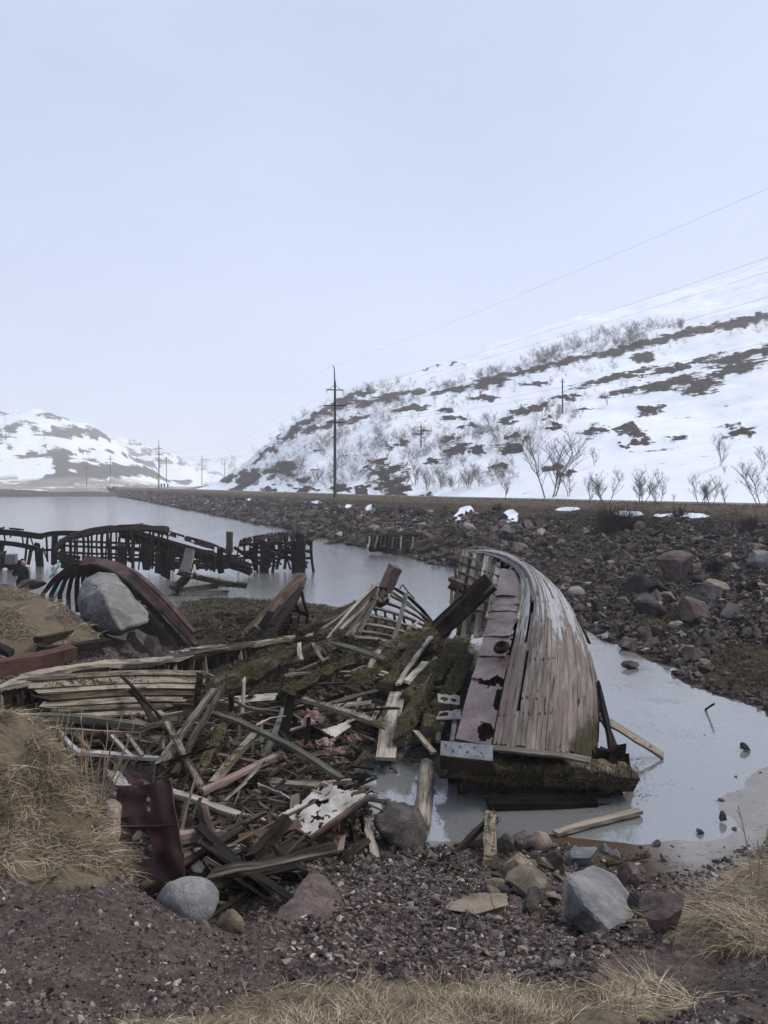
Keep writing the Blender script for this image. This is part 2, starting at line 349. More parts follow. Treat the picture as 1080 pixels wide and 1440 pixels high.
def mat_ground():
    N = NT('shore_ground'); p = N.pos()
    n1 = N.noise(p, 1.3, 5); n2 = N.noise(p, 9, 6, .65); n3 = N.noise(p, 45, 4, .6)
    soil = N.mix(n1, (.042, .032, .029), (.09, .07, .062)); soil = N.mix(N.sm(n2, .45, .7), soil, (.125, .097, .085))
    soil = N.mix(N.sm(n3, .62, .74), soil, (.23, .195, .18)); soil = N.mix(N.sm(n3, .42, .28), soil, (.022, .017, .017))
    v = N.n('TexVoronoi', {'Vector': p, 'Scale': 24.0}); vc = v.outputs[1]
    hue = N.ramp(N.sep(vc)[0], [(0, (.05, .037, .034)), (.35, (.10, .072, .066)), (.6, (.115, .098, .092)), (.85, (.17, .13, .115)), (1, (.26, .22, .195))])
    gravel = N.mix(N.sm(v.outputs[0], .35, .75), hue, (.02, .016, .017))
    c = N.mix(N.attr('dirt'), gravel, soil)
    straw = N.mix(n2, (.085, .066, .045), (.18, .143, .097))
    gm = N.sm(N.math('ADD', N.attr('grass'), N.math('MULTIPLY', N.math('SUBTRACT', n2, .5), .9)), .35, .65)
    c = N.mix(gm, c, straw)
    weed = N.mix(N.noise(p, 14, 4), (.016, .013, .008), (.07, .056, .03))
    mm = N.sm(N.math('ADD', N.attr('moss'), N.math('MULTIPLY', N.math('SUBTRACT', N.noise(p, 3, 5), .5), 1.1)), .35, .7)
    c = N.mix(mm, c, weed)
    c = N.mix(N.math('MULTIPLY', N.sm(N.math('ADD', N.attr('mud_shade'), N.math('MULTIPLY', N.math('SUBTRACT', n2, .5), .8)), .3, .6), .88), c, N.mix(n2, (.010, .008, .006), (.042, .033, .024)))
    sn = N.sm(N.math('ADD', N.attr('snow'), N.math('MULTIPLY', N.math('SUBTRACT', N.noise(p, 1.6, 4), .5), .8)), .45, .55)
    c = N.mix(sn, c, (.72, .75, .8))
    # tide flat: pale grey wet silt
    z = N.sep(p)[2]; low = N.math('SUBTRACT', 1.0, N.sm(N.math('ADD', z, N.math('MULTIPLY', n1, .08)), .05, .22))
    silt = N.mix(N.noise(p, 2.2, 6), (.24, .232, .222), (.44, .425, .405)); silt = N.mix(N.sm(N.noise(N.scale(p, (1, 3, 1)), 7, 6, .7), .55, .7), silt, (.11, .10, .09))
    deep = N.sm(z, -.12, -.7); silt = N.mix(deep, silt, (.03, .034, .03))  # deeper silt darkened, standing in for light the water absorbs
    brown = N.sm(N.math('ABSOLUTE', N.math('ADD', N.sep(p)[0], -2.3)), 1.9, 1.0)
    silt = N.mix(N.math('MULTIPLY', brown, N.sm(N.sep(p)[1], 14.5, 12.0)), silt, (.085, .05, .028))
    c = N.mix(N.math('MULTIPLY', low, N.math('SUBTRACT', 1.0, mm)), c, silt)
    wet = moisture(N); c = N.mix(N.math('MULTIPLY', wet, .35), c, (.02, .018, .016))
    rough = N.math('SUBTRACT', .92, N.math('MULTIPLY', wet, .5))
    hgt = N.math('ADD', N.math('MULTIPLY', n2, .6), N.math('MULTIPLY', N.math('SUBTRACT', 1.0, v.outputs[0]), .5))
    hgt = N.math('ADD', hgt, N.math('MULTIPLY', n3, .3))
    hs = N.math('SUBTRACT', 1.0, N.math('MULTIPLY', low, .8))
    b = N.n('Bump', {'Height': N.math('MULTIPLY', hgt, hs), 'Strength': .9, 'Distance': .035}).outputs[0]
    N.bsdf(c, rough, b, .06); return N.m
def mat_bank():
    N = NT('embankment_ground'); p = N.pos()
    n1 = N.noise(p, .5, 5); n2 = N.noise(p, 3.5, 6, .7); n3 = N.noise(p, 14, 4)
    earth = N.mix(n2, (.03, .024, .018), (.105, .085, .064)); earth = N.mix(N.sm(n3, .6, .75), earth, (.17, .145, .115))
    v = N.n('TexVoronoi', {'Vector': N.scale(p, (1, 1, 1.6)), 'Scale': 3.2}); 
    hue = N.ramp(N.sep(v.outputs[1])[0], [(0, (.022, .017, .015)), (.4, (.052, .04, .034)), (.7, (.075, .06, .051)), (.9, (.13, .108, .093)), (1, (.2, .17, .15))])
    stone = N.mix(N.sm(v.outputs[0], .3, .62), hue, (.018, .015, .015))
    c = N.mix(N.sm(N.math('ADD', N.attr('rub'), N.math('MULTIPLY', N.math('SUBTRACT', n2, .5), .8)), .3, .6), earth, stone)
    straw = N.mix(n2, (.085, .066, .045), (.19, .15, .105))
    c = N.mix(N.sm(N.math('ADD', N.attr('grass'), N.math('MULTIPLY', N.math('SUBTRACT', n2, .5), .9)), .4, .75), c, straw)
    weed = N.mix(N.noise(p, 8, 4), (.02, .017, .012), (.07, .056, .036))
    mm = N.sm(N.math('ADD', N.attr('moss'), N.math('MULTIPLY', N.math('SUBTRACT', N.noise(p, 1.5, 5), .5), 1.2)), .45, .8)
    c = N.mix(mm, c, weed)
    sn = N.sm(N.math('ADD', N.attr('snow'), N.math('MULTIPLY', N.math('SUBTRACT', N.noise(p, 1.0, 4), .5), .9)), .48, .58)
    c = N.mix(sn, c, (.72, .75, .8))
    z = N.sep(p)[2]; deep = N.sm(z, .05, -.25); c = N.mix(deep, c, (.06, .055, .048))
    hgt = N.math('ADD', N.math('MULTIPLY', n2, .5), N.math('MULTIPLY', N.math('SUBTRACT', 1.0, v.outputs[0]), .6))
    hgt = N.math('MULTIPLY', hgt, N.math('SUBTRACT', 1.0, sn))
    N.bsdf(c, .9, N.bump(hgt, 1.0, .22), .05); return N.m
def mat_hill(far=False):
    N = NT('snowy_far_hills' if far else 'snowy_hillside'); p = N.pos(); k = .3 if far else 1.0
    st = N.scale(p, (.28 * k, .28 * k, (.8 if far else 2.4) * k))
    n1 = N.noise(st, .9, 7, .68); n2 = N.noise(p, 3.0 * k, 6, .7)
    m = N.math('ADD', N.attr('rock'), N.math('MULTIPLY', N.math('SUBTRACT', n1, .5), 2.6))
    m = N.math('ADD', m, N.math('MULTIPLY', N.math('SUBTRACT', n2, .5), 1.0))
    mk = N.sm(m, .42, .5)
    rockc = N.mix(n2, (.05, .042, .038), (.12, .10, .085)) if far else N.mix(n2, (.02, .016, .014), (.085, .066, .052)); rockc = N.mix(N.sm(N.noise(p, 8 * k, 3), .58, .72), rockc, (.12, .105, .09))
    snow = N.mix(N.noise(p, .15 * k, 4), (.72, .745, .78), (.80, .82, .85))
    fl = N.attr('flat'); heath = N.mix(n2, (.20, .17, .13), (.32, .28, .22))
    c = N.mix(mk, snow, rockc)
    if far: c = N.mix(N.math('MULTIPLY', fl, N.sm(n1, .62, .5)), c, heath)
    h = N.math('ADD', N.math('MULTIPLY', mk, .5), N.math('MULTIPLY', N.math('MULTIPLY', n2, mk), .6))
    h = N.math('ADD', h, N.math('MULTIPLY', N.noise(N.scale(p, (1, 1, 2)), .8 * k, 6, .6), .25))
    N.bsdf(c, .8, N.bump(h, .7, .5 / k), .2); return N.m
def mat_road():
    N = NT('wet_asphalt'); p = N.pos(); n = N.noise(p, .4, 4)
    N.bsdf(N.mix(n, (.045, .043, .042), (.075, .07, .066)), N.ramp(n, [(.3, .35), (.7, .7)]), N.bump(N.noise(p, 60, 2), .3, .01)); return N.m

ONROAD = (GS < -1.2) & (GS > -1.2 - ROADW) & (GY < 420)
BANK = (GS >= -1.2) & (GS < SHS * 1.08) & (GY > 9)
BANK = BANK & (GY < 420) & ((GY > 60) | (GZ > -.3)) & ~((GY < 17) & (GPX < 960))
HILL = (GS <= -1.2 - ROADW) & (GY < 330) & (GY > 9)
FARH = (GY >= 330) & ~ONROAD & ~(GS > 0) | ((GY >= 330) & (GS > 0) & (GZ > -2.4) & ~BANK)
BANK = BANK & ~FARH
BED = ~ONROAD & ~BANK & ~HILL & ~FARH
SEABED = BED & (GY > 48)
at = dict(mud_shade=mud_shade, grass=grass, dirt=dirt, moss=moss, snow=snowb, rub=rub, rock=rock, flat=flatland)
sheet('ground', BED & ~SEABED, mat_ground(), at)
sheet('seabed', SEABED, bpy.data.materials['shore_ground'], at)
sheet('embankment', BANK, mat_bank(), at)
sheet('road', ONROAD, mat_road(), {})
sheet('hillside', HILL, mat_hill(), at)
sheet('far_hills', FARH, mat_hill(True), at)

# ------------------------------------------------------------------ water
def mat_water():
    N = NT('bay_water'); p = N.pos()
    y = N.sep(p)[1]
    open_ = N.sm(y, 16, 40)
    n1 = N.noise(N.scale(p, (1, .55, 1)), 2.6, 4, .6); n2 = N.noise(N.scale(p, (1, .6, 1)), .35, 3); n3 = N.noise(p, 9, 3)
    h = N.math('ADD', N.math('MULTIPLY', n1, .5), N.math('MULTIPLY', n3, .35))
    amp = N.math('ADD', .12, N.math('MULTIPLY', open_, N.math('ADD', .25, N.math('MULTIPLY', n2, .5))))
    nb = N.n('Bump', {'Height': h, 'Strength': amp, 'Distance': .07}).outputs[0]
    # drifting slivers of wet silt film on the tide flat leave the surface as it is; only the waves roughen it
    fr = N.n('Fresnel', {'IOR': 2.7, 'Normal': nb}).outputs[0]
    gl = N.n('BsdfGlossy', {'Color': (.97, .98, 1), 'Roughness': .04, 'Normal': nb})
    tr0 = N.n('BsdfTransparent', {'Color': (.80, .84, .80)}); mil = N.n('BsdfDiffuse', {'Color': (.58, .585, .57)})
    tr = N.n('MixShader', {0: .28, 1: tr0, 2: mil})            # silty water, whitened further to stand in for bright sky reflection
    ms = N.n('MixShader', {0: fr, 1: tr, 2: gl}); N.t.links.new(ms.outputs[0], N.out.inputs[0]); return N.m
xs = np.linspace(-700, 60, 40); ys = np.concatenate([np.linspace(7.5, 60, 20), np.linspace(70, 420, 20)])
vx, vy = np.meshgrid(xs, ys); n_, m_ = vx.shape
i = np.arange(vx.size).reshape(vx.shape); q = np.stack([i[:-1, :-1], i[:-1, 1:], i[1:, 1:], i[1:, :-1]], -1).reshape(-1, 4)
qc = q.mean(1).astype(int); cx_ = vx.ravel()[q].mean(1); cy_ = vy.ravel()[q].mean(1)
q = q[road_st(cx_, cy_)[0] > -8]
link('water', mesh_np('water', np.stack([vx.ravel(), vy.ravel(), np.zeros(vx.size)], -1), None, mat_water(), True, quads=q), kind='structure')
# ================================================================== materials for things
def mat_wood(name, dark, light, moss=0.0, rough=.75, streak=1.0, wet=0.0, paint=None):
    N = NT(name)
    uvn = N.n('UVMap').outputs[0]; oi = N.n('ObjectInfo'); rnd = oi.outputs['Random']
    off = N.n('CombineXYZ', {0: N.math('MULTIPLY', rnd, 37.0), 1: N.math('MULTIPLY', rnd, 13.0)})
    uv = N.n('VectorMath', {0: uvn, 1: off}, operation='ADD').outputs[0]
    g1 = N.noise(N.scale(uv, (1.6, 26, 1)), 1.0, 6, .7, .3)            # long grain
    g2 = N.noise(N.scale(uv, (.7, 7, 1)), 1.0, 4, .6, .4)
    g3 = N.noise(N.scale(uv, (5, 60, 1)), 1.0, 3, .6)
    g = N.math('ADD', N.math('MULTIPLY', g1, .55), N.math('MULTIPLY', g2, .45))
    g = N.math('ADD', g, N.math('MULTIPLY', N.math('SUBTRACT', rnd, .5), .22))
    c = N.mix(N.sm(g, .36, .66), dark, light)
    crack = N.sm(g1, .38, .30)
    c = N.mix(N.math('MULTIPLY', crack, .85), c, (.008, .007, .006))
    stain = N.noise(N.pos(), 2.2, 4); c = N.mix(N.math('MULTIPLY', N.sm(stain, .5, .72), .55), c, tuple(x * .45 for x in dark))
    if paint:
        pm = N.sm(N.math('ADD', N.noise(N.scale(uv, (2.2, 9, 1)), 1.0, 6, .7), N.math('MULTIPLY', g3, .25)), .62, .69)
        c = N.mix(pm, c, paint)
    nail = N.vor(N.scale(uv, (3.2, 9, 1)), 1.0); c = N.mix(N.math('MULTIPLY', N.sm(nail, .10, .06), .8), c, (.01, .008, .007))
    h = N.math('ADD', N.math('MULTIPLY', g1, .7), N.math('MULTIPLY', g3, .3))
    h = N.math('SUBTRACT', h, N.math('MULTIPLY', crack, .8))
    r = N.math('ADD', rough - wet * .3, N.math('MULTIPLY', N.math('SUBTRACT', g2, .5), .3))
    if moss > 0:
        p = N.pos(); nz_ = N.sep(N.nrm())[2]
        mn = N.math('ADD', N.noise(p, 2.0, 5, .65), N.math('MULTIPLY', N.noise(p, 13, 4), .35))
        mn = N.math('ADD', mn, N.math('MULTIPLY', nz_, .12))
        mm = N.sm(mn, .98 - .42 * moss, 1.08 - .42 * moss)
        mc = N.mix(N.noise(p, 25, 4, .7), (.016, .013, .007), (.105, .086, .036))
        c = N.mix(mm, c, mc); r = N.mix(mm, r, .95)
        h = N.math('ADD', h, N.math('MULTIPLY', N.math('MULTIPLY', mm, N.noise(p, 35, 4, .7)), 2.2))
    N.bsdf(c, r, N.bump(h, .8, .012), .06); return N.m
def mat_rust(name, base, edge, rough=.5, spec=.5, spots=.5, metal=0.0):
    N = NT(name); p = N.pos(); rnd = N.n('ObjectInfo').outputs['Random']
    n1 = N.noise(p, 1.6, 6, .6); n2 = N.noise(p, 11, 5, .65); n3 = N.noise(p, 50, 3)
    c = N.mix(N.sm(n1, .38, .66), base, edge)
    c = N.mix(N.math('MULTIPLY', N.sm(n2, .56, .68), spots), c, (.10, .045, .022))
    c = N.mix(N.math('MULTIPLY', N.sm(n2, .42, .32), .6), c, (.012, .009, .009))
    c = N.mix(N.math('MULTIPLY', rnd, .25), c, tuple(x * .5 for x in base))
    r = N.math('ADD', rough, N.math('MULTIPLY', N.math('SUBTRACT', n2, .5), .5))
    h = N.math('ADD', n2, N.math('MULTIPLY', n3, .4))
    N.bsdf(c, r, N.bump(h, .45, .012), spec, metal); return N.m
def mat_rockm(name, c0, c1, c2, scale=1.0, lichen=.3, wet=0.0, crack=1.0):
    N = NT(name); oi = N.n('ObjectInfo'); p = N.n('VectorMath', {0: N.n('TexCoord').outputs['Object'], 1: oi.outputs['Location']}, operation='ADD').outputs[0]
    rnd = oi.outputs['Random']
    n1 = N.noise(p, 2.2 * scale, 6, .62); n2 = N.noise(p, 16 * scale, 5, .7); n3 = N.noise(p, 70 * scale, 3)
    c = N.mix(N.sm(n1, .35, .65), c0, c1); c = N.mix(N.sm(n2, .55, .75), c, c2)
    c = N.mix(N.math('MULTIPLY', N.sm(n3, .6, .7), .5), c, (.3, .28, .26)); c = N.mix(N.sm(n2, .38, .28), c, tuple(x * .35 for x in c0))
    if lichen: c = N.mix(N.math('MULTIPLY', N.sm(N.noise(p, 5 * scale, 5, .7), .6, .68), lichen), c, (.26, .27, .24))
    dp = N.n('VectorMath', {0: p, 1: N.n('VectorMath', {0: N.n('TexNoise', {'Vector': p, 'Scale': 3.0 * scale}).outputs[1], 'Scale': .25 / scale}, operation='SCALE').outputs[0]}, operation='ADD').outputs[0]
    ck = N.sm(N.vor(dp, 1.7 * scale, 'DISTANCE_TO_EDGE'), .03, .0); ck = N.math('MULTIPLY', ck, N.math('MULTIPLY', crack, N.sm(n1, .45, .6))); c = N.mix(N.math('MULTIPLY', ck, .45), c, tuple(x * .25 for x in c0))
    c = N.mix(N.math('MULTIPLY', rnd, .45), c, tuple(x * .5 for x in c0))
    h = N.math('ADD', N.math('MULTIPLY', n1, .8), N.math('ADD', N.math('MULTIPLY', n2, .4), N.math('MULTIPLY', n3, .12)))
    h = N.math('SUBTRACT', h, N.math('MULTIPLY', ck, .5))
    N.bsdf(c, .8 - wet * .4, N.bump(h, .8, .06 / scale), .12); return N.m
def mat_flat(name, c, rough=.8, spec=.3):
    N = NT(name); p = N.n('TexCoord').outputs['Object']; n = N.noise(p, 6, 4)
    N.bsdf(N.mix(n, tuple(x * .7 for x in c), c), rough, N.bump(N.noise(p, 20, 3), .3, .01), spec); return N.m

M = dict(
    grey=mat_wood('weathered_grey_wood', (.036, .028, .021), (.32, .27, .212), .2),
    pale=mat_wood('pale_weathered_wood', (.115, .098, .078), (.50, .445, .37), .14),
    brown=mat_wood('wet_brown_wood', (.022, .015, .010), (.125, .088, .062), .2, .6, wet=.3),
    red=mat_wood('red_brown_wood', (.018, .011, .009), (.095, .052, .041), .08, .7),
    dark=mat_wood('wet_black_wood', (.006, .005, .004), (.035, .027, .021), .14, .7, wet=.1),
    mossy=mat_wood('mossy_wood', (.022, .017, .011), (.13, .105, .075), .62, .8),
    halfmoss=mat_wood('half_mossy_wood', (.045, .036, .026), (.29, .245, .19), .46, .8),
    green=mat_wood('greenish_painted_wood', (.06, .058, .046), (.20, .195, .16), .22),
    pink=mat_wood('pinkish_painted_wood', (.10, .066, .054), (.34, .25, .21), .06),
    rust=mat_rust('purple_brown_steel', (.085, .058, .052), (.165, .118, .106), .32, .55, .15),
    rustdark=mat_rust('dark_rusty_steel', (.012, .009, .008), (.042, .026, .022), .65, .09, .5),
    rustbrown=mat_rust('brown_rusty_steel', (.05, .03, .027), (.12, .07, .056), .6, .14, .6),
    rustplum=mat_rust('plum_rusty_steel', (.024, .014, .017), (.07, .036, .036), .6, .12, .35),
    pinkpaint=mat_rust('flaking_pink_paint', (.15, .085, .07), (.29, .20, .175), .7, .2, .8),
    green_steel=mat_rust('dull_green_steel', (.05, .05, .04), (.12, .118, .098), .6, .25, .4),
    steel=mat_rust('grey_wet_steel', (.15, .15, .152), (.28, .28, .285), .36, .5, .45, .25),
    whitesteel=mat_rust('flaking_white_steel', (.24, .22, .195), (.46, .435, .395), .6, .3, .6),
    rock_grey=mat_rockm('grey_boulder_stone', (.13, .13, .135), (.27, .265, .26), (.38, .37, .35), 1.0, .35, crack=0.0),
    rock_boulder=mat_rockm('pale_lichen_boulder', (.15, .145, .135), (.32, .31, .285), (.42, .41, .38), .45, .4),
    rock_dark=mat_rockm('dark_stone', (.05, .042, .038), (.125, .108, .10), (.21, .185, .17), 2.0, .2),
    rock_red=mat_rockm('purple_red_stone', (.085, .06, .056), (.18, .132, .12), (.28, .225, .20), 2.0, .15),
    rock_tan=mat_rockm('tan_stone', (.14, .105, .075), (.29, .235, .18), (.40, .345, .28), 2.0, .1),
    rock_pale=mat_rockm('pale_stone', (.22, .20, .18), (.36, .34, .31), (.45, .43, .40), 2.0, .1),
    cloth=mat_flat('black_cloth', (.012, .013, .018), .8), skin=mat_flat('skin', (.42, .26, .2), .6), trousers=mat_flat('dark_blue_cloth', (.02, .022, .035), .85),
    bark=mat_flat('grey_brown_bark', (.12, .098, .088), .9), twig=mat_flat('brown_twig', (.19, .155, .14), .9), pole=mat_flat('dark_tarred_pole', (.035, .03, .028), .8),
    wire=mat_flat('dull_wire', (.2, .2, .21), .6), insulator=mat_flat('grey_insulator', (.3, .31, .33), .3),
    concrete=mat_flat('wet_concrete', (.17, .165, .155), .8), cyan=mat_flat('pale_cyan_plastic', (.35, .62, .70), .6), yellow=mat_flat('yellow_sign_paint', (.75, .6, .05), .5),
)

# ------------------------------------------------------------------ shape makers
def timber_mesh(L, w, h, seed=0, segs=5, bend=0.0, bendz=0.0, taper=1.0, rag=.5, twist=0.0, jit=.06, round_=False, mat=None):
    "a worn board along +X with uneven edges and broken ends; UV u along the grain, v round the board"
    r = np.random.default_rng(seed)
    if round_: k = 8; ang = np.arange(k) / k * 2 * np.pi; cs = np.stack([np.cos(ang) * w / 2, np.sin(ang) * h / 2], -1)
    else: k = 4; cs = np.array([(-w / 2, -h / 2), (w / 2, -h / 2), (w / 2, h / 2), (-w / 2, h / 2)])
    per = np.concatenate([[0], np.cumsum(np.hypot(*(np.roll(cs, -1, 0) - cs).T))])
    ring = []; uv = []
    for i in range(segs + 1):
        t = i / segs; s = 1 + (taper - 1) * t
        c = cs * s * (1 + r.normal(0, jit, (k, 2)))
        c = c + r.normal(0, .012 * min(w, .3), 2)
        a = twist * t; c = c @ np.array([[math.cos(a), math.sin(a)], [-math.sin(a), math.cos(a)]])
        x = np.full(k, L * t)
        if i == 0: x = x - np.abs(r.normal(0, rag * w * .5, k))
        if i == segs: x = x + np.abs(r.normal(0, rag * w * .5, k))
        b = bend * (4 * t * (1 - t)); bz = bendz * (4 * t * (1 - t))
        P = np.stack([x, c[:, 0] + b, c[:, 1] + bz], -1)
        ring.append(np.vstack([P, P[:1]])); uv.append(np.stack([np.append(x, x[0]), per], -1))
    V = np.vstack(ring); UV = np.vstack(uv); n = k + 1; q = []
    for i in range(segs):
        for j in range(k): a = i * n + j; q.append((a, a + 1, a + n + 1, a + n))
    t_ = []
    e = segs * n
    for j in range(1, k - 1): t_.append((0, j + 1, j)); t_.append((e, e + j, e + j + 1))
    # fix orientation: rings run counter-clockwise seen from +X
    return mesh_np('timber', V, np.array(t_), mat, round_, UV, np.array(q)[:, ::-1] if False else np.array(q))
def frame_rot(p0, p1, roll=0.0):
    d = (Vector(p1) - Vector(p0)).normalized()
    up = Vector((0, 0, 1)) if abs(d.z) < .95 else Vector((0, 1, 0))
    y = up.cross(d).normalized(); z = d.cross(y).normalized()
    m = Matrix((d, y, z)).transposed().to_4x4()
    return (m @ Matrix.Rotation(roll, 4, 'X')).to_euler()
_sd = [100]
def timber(name, p0, p1, w, h, mat='grey', roll=0.0, parent=None, label=None, cat=None, group=None, kind=None, **kw):
    _sd[0] += 1
    p0 = Vector(p0); p1 = Vector(p1); L_ = (p1 - p0).length; q_ = np.random.default_rng(_sd[0])
    kw.setdefault('bend', q_.normal(0, .012) * L_); kw.setdefault('bendz', q_.normal(0, .010) * L_); kw.setdefault('twist', q_.normal(0, .12)); kw.setdefault('rag', .6); kw.setdefault('jit', .08)
    me = timber_mesh((p1 - p0).length, w, h, _sd[0], mat=M[mat], **kw)
    o = link(name, me, parent, None, None, label, cat, group, kind)
    loc = p0 - (parent.location if parent else Vector())
    o.location = loc; o.rotation_euler = frame_rot(p0, p1, roll)
    return o
def strip_mesh(pts, w, th, up=None, seed=0, jit=.04, mat=None, rag=.3, nrm=None):
    "a board that follows a list of points; w across (in the sheet), th along the normal"
    r = np.random.default_rng(seed); P = np.array([tuple(p) for p in pts]); n = len(P)
    T = np.gradient(P, axis=0); T /= np.linalg.norm(T, axis=1)[:, None] + 1e-9
    if nrm is None:
        u = np.array(up if up is not None else (0, 0, 1.0)); Nn = u[None, :] - (T @ u)[:, None] * T
    else: Nn = np.array(nrm, float); Nn = Nn - (Nn * T).sum(1)[:, None] * T
    Nn /= np.linalg.norm(Nn, axis=1)[:, None] + 1e-9
    B = np.cross(Nn, T)
    ww = np.broadcast_to(np.asarray(w, float), (n,)) * (1 + r.normal(0, jit, n)); th_ = np.broadcast_to(np.asarray(th, float), (n,))
    ln = np.concatenate([[0], np.cumsum(np.linalg.norm(np.diff(P, axis=0), axis=1))])
    c = [(-.5, -.5), (.5, -.5), (.5, .5), (-.5, .5), (-.5, -.5)]
    V = []; UV = []
    for j, (a, b) in enumerate(c):
        e = np.zeros(n)
        rj = np.random.default_rng(seed * 7 + (j % 4)); e[0] = -abs(rj.normal(0, rag)) * ww[0]; e[-1] = abs(rj.normal(0, rag)) * ww[-1]
        nz_ = rj.normal(0, jit * .5, n)[:, None]
        V.append(P + T * e[:, None] + B * (ww * a)[:, None] * (1 + nz_) + Nn * (th_ * b)[:, None])
        UV.append(np.stack([ln, np.full(n, [0, .5, .75, 1.25, 1.5][j] * float(ww.mean()) * 1.4)], -1))
    V = np.stack(V, 1).reshape(-1, 3); UV = np.stack(UV, 1).reshape(-1, 2)
    q = [(i * 5 + j, i * 5 + j + 1, i * 5 + 5 + j + 1, i * 5 + 5 + j) for i in range(n - 1) for j in range(4)]
    e = (n - 1) * 5; t_ = [(0, 2, 1), (0, 3, 2), (e, e + 1, e + 2), (e, e + 2, e + 3)]
    return mesh_np('strip', V, np.array(t_), mat, False, UV, np.array(q))
def strip(name, pts, w, th, mat, parent=None, label=None, cat=None, group=None, kind=None, **kw):
    _sd[0] += 1
    org = parent.location if parent else Vector(pts[0])
    pp = [Vector(p) - org for p in pts]
    o = link(name, strip_mesh(pp, w, th, seed=_sd[0], mat=M[mat], **kw), parent, None if parent else org, None, label, cat, group, kind)
    return o
def tube_mesh(pts, rad, k=6, mat=None):
    P = np.array([tuple(p) for p in pts], float); n = len(P); rad = np.broadcast_to(np.asarray(rad, float), (n,))
    T = np.gradient(P, axis=0); T /= np.linalg.norm(T, axis=1)[:, None] + 1e-9
    ref = np.array((0, 0, 1.0)) if abs(T[:, 2]).mean() < .8 else np.array((0, 1.0, 0))
    X = np.cross(T, ref); X /= np.linalg.norm(X, axis=1)[:, None] + 1e-9; Y = np.cross(X, T)
    a = np.arange(k) / k * 2 * np.pi
    V = (P[:, None] + rad[:, None, None] * (np.cos(a)[None, :, None] * X[:, None] + np.sin(a)[None, :, None] * Y[:, None])).reshape(-1, 3)
    q = [(i * k + j, i * k + (j + 1) % k, (i + 1) * k + (j + 1) % k, (i + 1) * k + j) for i in range(n - 1) for j in range(k)]
    t_ = [(0, j, j + 1) for j in range(1, k - 1)] + [((n - 1) * k, (n - 1) * k + j + 1, (n - 1) * k + j) for j in range(1, k - 1)]
    return V, np.array(t_), np.array(q)
def tube(name, pts, rad, mat, parent=None, k=6, **kw):
    org = parent.location if parent else Vector(pts[0])
    V, t_, q = tube_mesh([Vector(p) - org for p in pts], rad, k)
    L = np.concatenate([[0], np.cumsum([ (Vector(pts[i+1]) - Vector(pts[i])).length for i in range(len(pts) - 1)])])
    uv = np.stack([np.repeat(L, k), np.tile(np.arange(k) * .05, len(pts))], -1)
    return link(name, mesh_np(name, V, t_, M[mat], True, uv, q), parent, None if parent else org, None, **kw)
def cr(ctrl, ts):
    "Catmull-Rom through rows of an array at parameters ts in 0..1"
    c = np.asarray(ctrl, float); n = len(c); t = np.clip(np.asarray(ts, float), 0, 1) * (n - 1); i = np.minimum(t.astype(int), n - 2); f = (t - i)
    f = f.reshape(f.shape + (1,) * (c.ndim - 1))
    p1 = c[i]; p2 = c[i + 1]
    p0 = np.where((i > 0).reshape(f.shape), c[np.maximum(i - 1, 0)], 2 * p1 - p2); p3 = np.where((i < n - 2).reshape(f.shape), c[np.minimum(i + 2, n - 1)], 2 * p2 - p1)
    return .5 * (2 * p1 + (p2 - p0) * f + (2 * p0 - 5 * p1 + 4 * p2 - p3) * f ** 2 + (3 * p1 - 3 * p2 + p3 - p0) * f ** 3)
def surf(ctrl):
    c = np.asarray(ctrl, float)
    def f(u, v):
        u, v = np.broadcast_arrays(np.asarray(u, float), np.asarray(v, float)); shp = u.shape; u = u.ravel(); v = v.ravel()
        rows = np.stack([cr(c[:, j], u) for j in range(c.shape[1])], 0)     # (cols, n, 3)
        out = np.array([cr(rows[:, k], np.array([v[k]]))[0] for k in range(len(u))])
        return out.reshape(shp + (3,))
    return f
def plate_mesh(fn, nu, nv, th, keep=None, mat=None, smooth=True):
    "a sheet of steel over a surface patch; cells where keep(u,v) is False are holes, so edges and holes have real thickness"
    u = np.linspace(0, 1, nu + 1); v = np.linspace(0, 1, nv + 1); U, Vv = np.meshgrid(u, v, indexing='ij')
    P = fn(U, Vv); du = np.gradient(P, axis=0); dv = np.gradient(P, axis=1); Nn = np.cross(du, dv); Nn /= np.linalg.norm(Nn, axis=-1)[..., None] + 1e-9
    Q = P - Nn * th
    K = np.ones((nu, nv), bool) if keep is None else keep((U[:-1, :-1] + U[1:, 1:]) / 2, (Vv[:-1, :-1] + Vv[1:, 1:]) / 2)
    idx = np.arange(P.shape[0] * P.shape[1]).reshape(P.shape[:2]); n = idx.size; q = []
    for i in range(nu):
        for j in range(nv):
            if not K[i, j]: continue
            a, b, c, d = idx[i, j], idx[i + 1, j], idx[i + 1, j + 1], idx[i, j + 1]
            q.append((a, b, c, d)); q.append((a + n, d + n, c + n, b + n))
            if i == 0 or not K[i - 1, j]: q.append((a, d, d + n, a + n))
            if i == nu - 1 or not K[i + 1, j]: q.append((b, b + n, c + n, c))
            if j == 0 or not K[i, j - 1]: q.append((a, a + n, b + n, b))
            if j == nv - 1 or not K[i, j + 1]: q.append((c, c + n, d + n, d))
    VV = np.vstack([P.reshape(-1, 3), Q.reshape(-1, 3)])
    q = np.array(q); used = np.unique(q); rm = np.full(len(VV), -1); rm[used] = np.arange(len(used))
    return mesh_np('plate', VV[used], None, mat, False, quads=rm[q])
def plate(name, fn, nu, nv, th, mat, parent=None, keep=None, label=None, cat=None, group=None):
    org = np.array(parent.location if parent else fn(np.array([.5]), np.array([.5]))[0])
    me = plate_mesh(lambda u, v: fn(u, v) - org, nu, nv, th, keep, M[mat])
    return link(name, me, parent, None if parent else tuple(org), None, label, cat, group)
